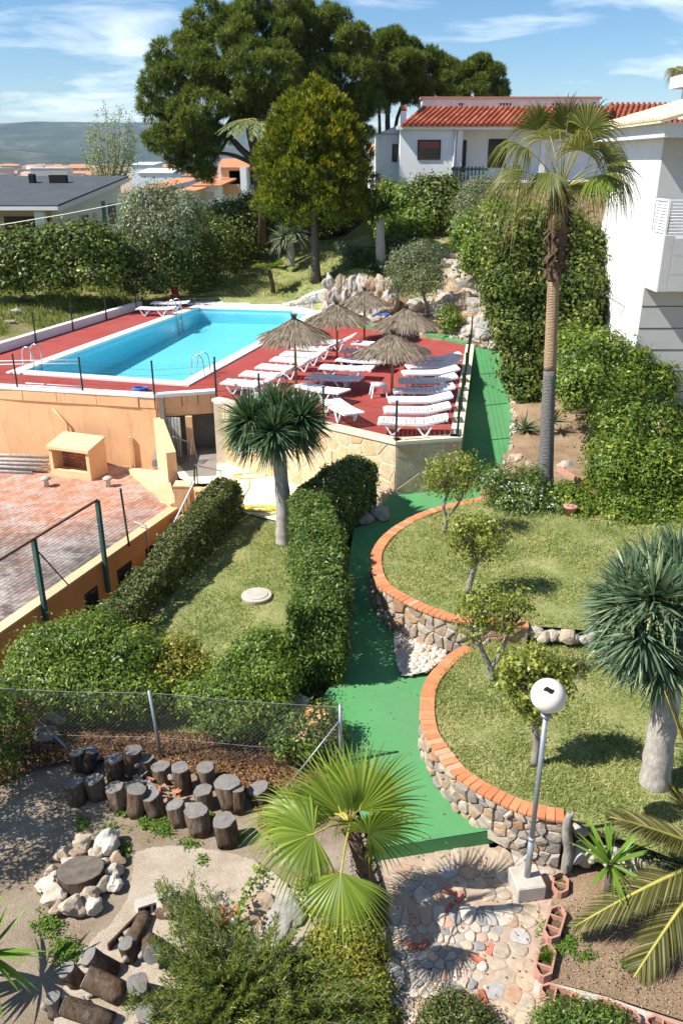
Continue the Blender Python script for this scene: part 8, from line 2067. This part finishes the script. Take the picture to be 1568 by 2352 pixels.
for i, ((u, v, w_), nm) in enumerate(zip(ring_s, names_)):
    p = P(u, v, .12); s = w_*(p.y/ray(u, v)[1])/FPX*1.02
    tag(mobj('ring_stone', RINGS[i % 6], None, (p.x, p.y, .05+s*.27), (rd.uniform(-.6, .6), rd.uniform(-.6, .6), rd.uniform(0, 6)), (s*1.15, s, s*.85)), 'stone of the ring round the log slab, '+nm, 'stone', 'stones ringing the log slab')

# ------------------------------------------------------------------ heap at the bottom left
H_ = 'logs heaped at the bottom of the yard'
hl = [(330, 2120, .05, 300, 2178, .1, 42, 'split grey log leaning at the top of the lower heap'), (345, 2175, .05, 352, 2200, .5, 46, 'grey log standing upright in the middle of the lower heap'), (255, 2235, .05, 205, 2205, .35, 48, 'big dark cut log leaning left in the lower heap'),
      (275, 2290, .05, 200, 2255, .22, 60, 'peeled orange brown log lying across the lower heap'), (180, 2262, .03, 160, 2240, .22, 44, 'dark round log end at the left of the lower heap'), (320, 2285, .03, 318, 2270, .42, 54, 'rust sided log right of the peeled log'),
      (250, 2352, .03, 150, 2320, .1, 50, 'bleached log lying along the bottom edge of the frame'), (345, 2352, .03, 335, 2335, .25, 54, 'log end cut by the bottom edge beside the narrow leaved bush'), (405, 2330, .03, 410, 2300, .3, 50, 'grey log half under the narrow leaved bush'), (300, 2205, .03, 290, 2175, .3, 40, 'small weathered log between the split log and the dark cut log'),
      (375, 2105, .02, 410, 2080, .25, 40, 'bleached stump by the hollow blocks at the top of the heap'), (130, 2330, .02, 125, 2310, .18, 40, 'small log end farthest left in the lower heap')]
for (ub, vb, zb_, ut, vt, zt_, w_, lab) in hl:
    a, b = P(ub, vb, zb_), P(ut, vt, zt_); r = w_/2*.88*(a.y/ray(ub, vb)[1])/FPX
    if (b-a).length < .25: b = a+(b-a).normalized()*.25
    log(lab, a+Vector((0, 0, r*.6)), b+Vector((0, 0, r*.6)), r, H_, True)
hollow_block(P(392, 2075, .12), (.1, .2, .7), 'pale hollow concrete block nearest the narrow leaved bush'); hollow_block(P(345, 2080, .12), (1.4, .1, .5), 'pale hollow concrete block with holes facing up by the garden path')
m = MB(); a, b = P(250, 2180, .1), P(375, 2050, .1); m.bar(a, b, .03, .18); tag(m.build('edging_board', M['dark_wood']), 'dark thin board edging the garden path beside the heap', 'board')
p = P(515, 2120, .08); m = MB(); rd2 = random.Random(2)
for k in range(9): m.box((p.x+rd2.uniform(-.16, .16), p.y+rd2.uniform(-.14, .14), .1+.03*k*.4), (.16, .08, .05), rd2.uniform(0, 3))
tag(m.build('brick_rubble', M['brick_red']), 'little heap of broken red bricks behind the narrow leaved bush', 'rubble')
m = MB(); a = P(550, 2170, .1); m.tube([a, a+Vector((-.06, 0, .5))], .03, 8); tag(m.build('steel_stake', M['galv'], None, True), 'short grey steel stake with a climbing vine in the garden path', 'stake')

# narrow leaved bush filling the bottom centre
def wands(label, base, tips, n_leaf, L, W, mat, group=None):
    t = thing('narrow_leaved_bush', label, 'bush', tuple(base), 0, group); m = MB(); pp, dd = [], []
    for tip in tips:
        a = Vector(base)+Vector((random.gauss(0, .12), random.gauss(0, .12), 0)); b = Vector(tip); md = a.lerp(b, .55)+Vector((random.gauss(0, .06), random.gauss(0, .06), .14)); pts = [Vector(q) for q in smooth_poly([tuple(a), tuple(md), tuple(b)], 6)]
        m.tube(pts, [.013*(1-.75*i/(len(pts)-1)) for i in range(len(pts))], 4, False)
        for k in range(n_leaf):
            f = random.uniform(.35, 1)**.8*(len(pts)-1); i = min(int(f), len(pts)-2); q = pts[i].lerp(pts[i+1], f-i); tg = (pts[i+1]-pts[i]).normalized(); a_ = random.uniform(0, 6.28); s = tg.orthogonal().normalized(); s = Matrix.Rotation(a_, 3, tg) @ s
            pp.append(q+Vector((random.gauss(0, .03),)*3)); dd.append((tg*.8+s*.8+Vector((0, 0, .1))).normalized())
    m.build('stems', M['bark'], t, False, off=True)
    n = len(pp); mobj('foliage', strip_mesh('foliage', [tuple(p) for p in pp], [tuple(d) for d in dd], rng.uniform(.7, 1.2, n)*L, W, .012, mat, 2, .1, .45, off=t.location), t)
tips = []
for (u, v, r_, n_, z) in ((450, 2100, 60, 22, .75), (400, 2180, 60, 16, .7), (500, 2200, 90, 46, .8), (420, 2280, 80, 34, .8), (560, 2290, 100, 60, .8), (480, 2350, 110, 60, .9), (660, 2250, 70, 40, .6), (700, 2320, 90, 50, .7), (640, 2140, 40, 9, .5), (370, 2020, 26, 7, .55), (440, 2040, 34, 9, .6), (790, 2280, 60, 26, .5), (620, 2380, 120, 50, .9), (830, 2350, 60, 24, .6), (350, 2340, 50, 16, .6)):
    for _ in range(int(n_*.78)): tips.append(P(u+random.gauss(0, r_*.7), v+random.gauss(0, r_*.6), z*.85+random.uniform(-.3, .3)))
base_ = P(560, 2330, .05); wands('large dark narrow leaved bush filling the bottom of the picture', base_, [t for t in tips], 100, .085, .0135, G['willow'])
# creeping yellow-green plants round the palm
def BG(u, v, rpx, z, sx=1.0, sz=1.0):
    q = P(u, v, z); r = rpx*(q.y/ray(u, v)[1])/FPX; return ((q.x, q.y, q.z), (r*sx, r*sx, r*sz))
iv = shrub('creeping_plant', 'yellow green creeping plant covering the ground round the young fan palm', 'plant', [BG(825, 2130, 40, .14, 1.2, .6), BG(805, 2210, 52, .16, 1.2, .5), BG(760, 2170, 46, .12, 1.3, .45), BG(862, 2180, 32, .2, .9, .8), BG(850, 2260, 42, .2, 1, .7), BG(735, 2050, 40, .1, 1.4, .4), BG(846, 2060, 26, .16, .8, .9), BG(700, 2220, 40, .12, 1.2, .4), BG(790, 2285, 56, .2, 1.2, .5), BG(865, 2330, 36, .15, 1, .6)], 1300, .055, 13, .048, .028, G['yellowish'])
for (u, v, s, lab) in ((650, 2105, .55, 'pale flat rock under the drooping palm frond'), (705, 2060, .4, 'small tan rock left of the palm trunk'), (905, 2235, .3, 'brown rock at the left border of the cobbled patio'), (585, 2090, .5, 'cracked pale flat rock left of the palm')):
    p = P(u, v, .1); tag(mobj('boulder', rd.choice(BOULD), None, p, (rd.uniform(-.2, .2), rd.uniform(-.2, .2), rd.uniform(0, 6)), (s*1.2, s, s*.45)), lab, 'boulder')
# vine with light leaves
vn = thing('climbing_vine', 'thin vine with light green leaves climbing across the pale gravel', 'plant', tuple(P(545, 2120, .3)))
vp = [P(u, v, z) for u, v, z in [(552, 2170, .15), (545, 2120, .5), (550, 2080, .45), (570, 2050, .3), (590, 2010, .2), (600, 1985, .15)]]; m = MB(); m.tube(smooth_poly([tuple(q) for q in vp], 4), .008, 4, False); m.build('stem', M['bark'], vn, off=True)
p = np.array([tuple(vp[i].lerp(vp[i+1], random.random())+Vector((random.gauss(0, .05), random.gauss(0, .05), random.gauss(.02, .03)))) for i in range(5) for _ in range(22)]); mobj('foliage', leaf_mesh('foliage', p, unit(rng.normal(size=p.shape)*.4+np.array([0, -.2, 1])), rng.normal(size=p.shape), .075, .05, G['bush'], vn.location), vn)
# round bushes at the bottom right
shrub('bush', 'round clipped bush on the patio at the bottom edge', 'bush', [BL(1045, 2330, 52, 7.15, 1.1, .8), BL(1010, 2350, 44, 7.0), BL(1085, 2352, 44, 7.0)], 560, .06, 13, .042, .02, G['hedge_dry'])
shrub('bush', 'wide dark bush cut by the bottom edge right of the round bush', 'bush', [BL(1290, 2345, 46, 7.0, 1.1, .8), BL(1350, 2355, 44, 6.9), BL(1400, 2370, 46, 6.8), BL(1260, 2370, 40, 6.8)], 640, .06, 13, .042, .02, G['hedge'])
shrub('bush', 'variegated bush under the palm fronds at the right edge behind the yucca', 'bush', [BL(1530, 1960, 40, 9.3), BL(1570, 1990, 46, 9.1), BL(1590, 1940, 40, 9.4), BL(1550, 2020, 36, 8.9)], 420, .07, 12, .06, .035, G['grey'])
shrub('seedling', 'dark purple leaved seedling at the bottom edge of the patio', 'plant', [BL(930, 2330, 24, 7.3, 1.2, .7), BL(910, 2352, 20, 7.1)], 60, .05, 9, .06, .025, G['dark'])

# ------------------------------------------------------------------ planters of terracotta troughs
def planter(a, b, cells, label, w_=.235, h=.165, growth=0):
    a, b = Vector(a), Vector(b); L = (b-a).length; an = math.atan2((b-a).y, (b-a).x); t = thing('planter', label, 'planter', ((a.x+b.x)/2, (a.y+b.y)/2, .02), an, 'terracotta planters round the brown bed')
    e = .09; o = [(-L/2, -w_/2+e), (-L/2+e, -w_/2), (L/2-e, -w_/2), (L/2, -w_/2+e), (L/2, w_/2-e), (L/2-e, w_/2), (-L/2+e, w_/2), (-L/2, w_/2-e)]; k = .028
    i_ = [(x*(1-2*k/L), y*(1-2*k/w_)) for x, y in o]; n = 8; m = MB()
    m.add([(x, y, 0) for x, y in o]+[(x, y, h) for x, y in o]+[(x, y, h) for x, y in i_]+[(x, y, .04) for x, y in i_], [(q*n+j, q*n+(j+1) % n, (q+1)*n+(j+1) % n, (q+1)*n+j) for q in range(3) for j in range(n)]); m.build('trough', M['planter'], t)
    for c in range(1, cells): m = MB(); x = -L/2+L*c/cells; m.box((x, 0, h*.55), (.022, w_-2*k, h*.85)); m.build('divider', M['planter'], t)
    m = MB(); m.add([(x, y, h*.55) for x, y in i_], [tuple(range(n))]); m.build('soil', M['soil'], t)
    if growth:
        c = Vector((random.uniform(-.1, .1), 0, h*.6)); p_ = rng.normal(size=(growth, 3))*np.array([L*.2, .05, .03])+np.array(c); mobj('plants', leaf_mesh('plants', p_, unit(rng.normal(size=p_.shape)+np.array([0, 0, 1])), rng.normal(size=p_.shape), .05, .02, G['weed']), t)
    return t
planter(P(1287, 2015, .1), P(1283, 2060, .1), 2, 'terracotta planter farthest back, at the foot of the driftwood post', growth=60)
planter(P(1285, 2078, .2), P(1262, 2152, .2), 3, 'terracotta planter with three cells beside the lamp base', growth=26)
planter(P(1260, 2165, .2), P(1244, 2240, .2), 3, 'terracotta planter with a bright green seedling', growth=0)
planter(P(1240, 2265, .2), P(1345, 2305, .2), 3, 'terracotta planter at the corner of the bed, left one of the front row', growth=10)
planter(P(1362, 2298, .2), P(1472, 2342, .2), 3, 'terracotta planter in the middle of the front row', growth=30)
planter(P(1482, 2338, .2), P(1600, 2385, .2), 3, 'terracotta planter, right one of the front row under the palm frond')
b = P(1253, 2195, .2); gp2 = thing('seedling', 'bright green feathery seedling growing in the second planter', 'plant', (b.x, b.y, .12)); p_ = np.tile(np.array([b.x, b.y, .14]), (160, 1)); d_ = rng.normal(size=(160, 3))+np.array([0, 0, 1.1]); mobj('foliage', strip_mesh('foliage', p_, d_, rng.uniform(.08, .2, 160), .012, .03, G['weed'], 2, .2, .6, off=gp2.location), gp2)
kb_ = thing('kerb', 'rough cement kerb under the front row of planters', 'kerb', tuple(P(1400, 2310, 0)))
m = MB(); m.bar(P(1228, 2258, .0), P(1600, 2398, .0), .34, .08); m.build('kerb_top', M['concrete'], kb_, off=True, bevel=.01)
# driftwood post at the end of the wall
b = P(1297, 2005, .02); t = thing('driftwood_post', 'grey weathered driftwood post at the end of the curved stone wall', 'post', tuple(b)); tp_ = Q(1306, 1868, b.y)
m = MB(); w = [b-Vector((0, 0, .1)), b.lerp(tp_, .35)+Vector((.03, 0, 0)), b.lerp(tp_, .7)+Vector((-.02, 0, 0)), tp_]; m.tube([Vector(q) for q in smooth_poly([tuple(q) for q in w], 4)], [.085, .08, .085, .09, .075, .07, .08, .085, .07, .07, .065, .05, .03], 9); m.build('trunk', M['bark_grey'], t, True, off=True)
m = MB(); m.tube([tp_-Vector((0, 0, .12)), tp_+Vector((.06, -.02, .03))], [.05, .02], 7); m.build('stub', M['bark_grey'], t, True, off=True)
se = thing('stone_edging', 'loose grey stones along the foot of the lower lawn behind the yucca', 'edging', tuple(P(1350, 1895, .5)))
for k in range(16):
    p = P(1325+k*15, 1893+k*2+rd.uniform(-4, 4), .8); s = rd.uniform(.14, .24); mobj('stone', rd.choice(ROCKS), se, (p.x-se.location.x, p.y-se.location.y, .72-se.location.z), (rd.uniform(0, 6), rd.uniform(0, 6), 0), (s*1.2, s, s))
    mobj('stone', rd.choice(ROCKS), se, (p.x-se.location.x, p.y-.1-se.location.y, .35-se.location.z), (rd.uniform(0, 6), rd.uniform(0, 6), 0), (s*1.6, s, s*2.2))
# manhole slab on the middle lawn
p = PG(590, 1372, zmid, .4); mh = thing('manhole_cover', 'round grey concrete manhole cover on the middle lawn', 'manhole', tuple(p))
m = MB(); m.lathe([(.36, -.05), (.37, .07), (.355, .085), (.01, .09)], 28); m.build('ring', M['concrete'], mh)
m = MB(); m.lathe([(.27, .088), (.27, .10), (.265, .104), (.01, .108)], 28); m.build('lid', M['concrete'], mh)

# litter blown onto the path and the paving
q = [PG(random.uniform(730, 1090), random.uniform(1560, 1950), lambda x, y: zpath(y), .3) for _ in range(80)]+[PG(random.uniform(800, 1110), random.uniform(1180, 1560), lambda x, y: zpath(y), .6) for _ in range(90)]+[P(random.uniform(890, 1240), random.uniform(1960, 2340), .02) for _ in range(160)]
p = np.array([tuple(k) for k in q])+np.array([0, 0, .012]); ok = inside(path_poly+[(fr.x, 6), (.6, 6)], p[:, 0], p[:, 1]) | (p[:, 1] < 9.2); p = p[ok]
tag(mobj('leaf_litter', leaf_mesh('leaf_litter', p, unit(rng.normal(size=p.shape)*.2+np.array([0, 0, 1])), rng.normal(size=p.shape), .05, .025, G['chip'])), kind='stuff')

# ------------------------------------------------------------------ air: thin haze over the valley
hz = MB(); hz.box((0, 6000, 155), (19000, 12200, 348))
hm = bpy.data.materials.new('haze'); hm.use_nodes = True; hm.node_tree.nodes.clear()
ho = hm.node_tree.nodes.new('ShaderNodeOutputMaterial'); hv = hm.node_tree.nodes.new('ShaderNodeVolumePrincipled')
hv.inputs['Color'].default_value = (0.58, 0.78, 1.0, 1); hv.inputs['Density'].default_value = 5e-5; hv.inputs['Anisotropy'].default_value = 0.0
hm.node_tree.links.new(hv.outputs[0], ho.inputs['Volume'])
tag(hz.build('haze', hm), kind='stuff')
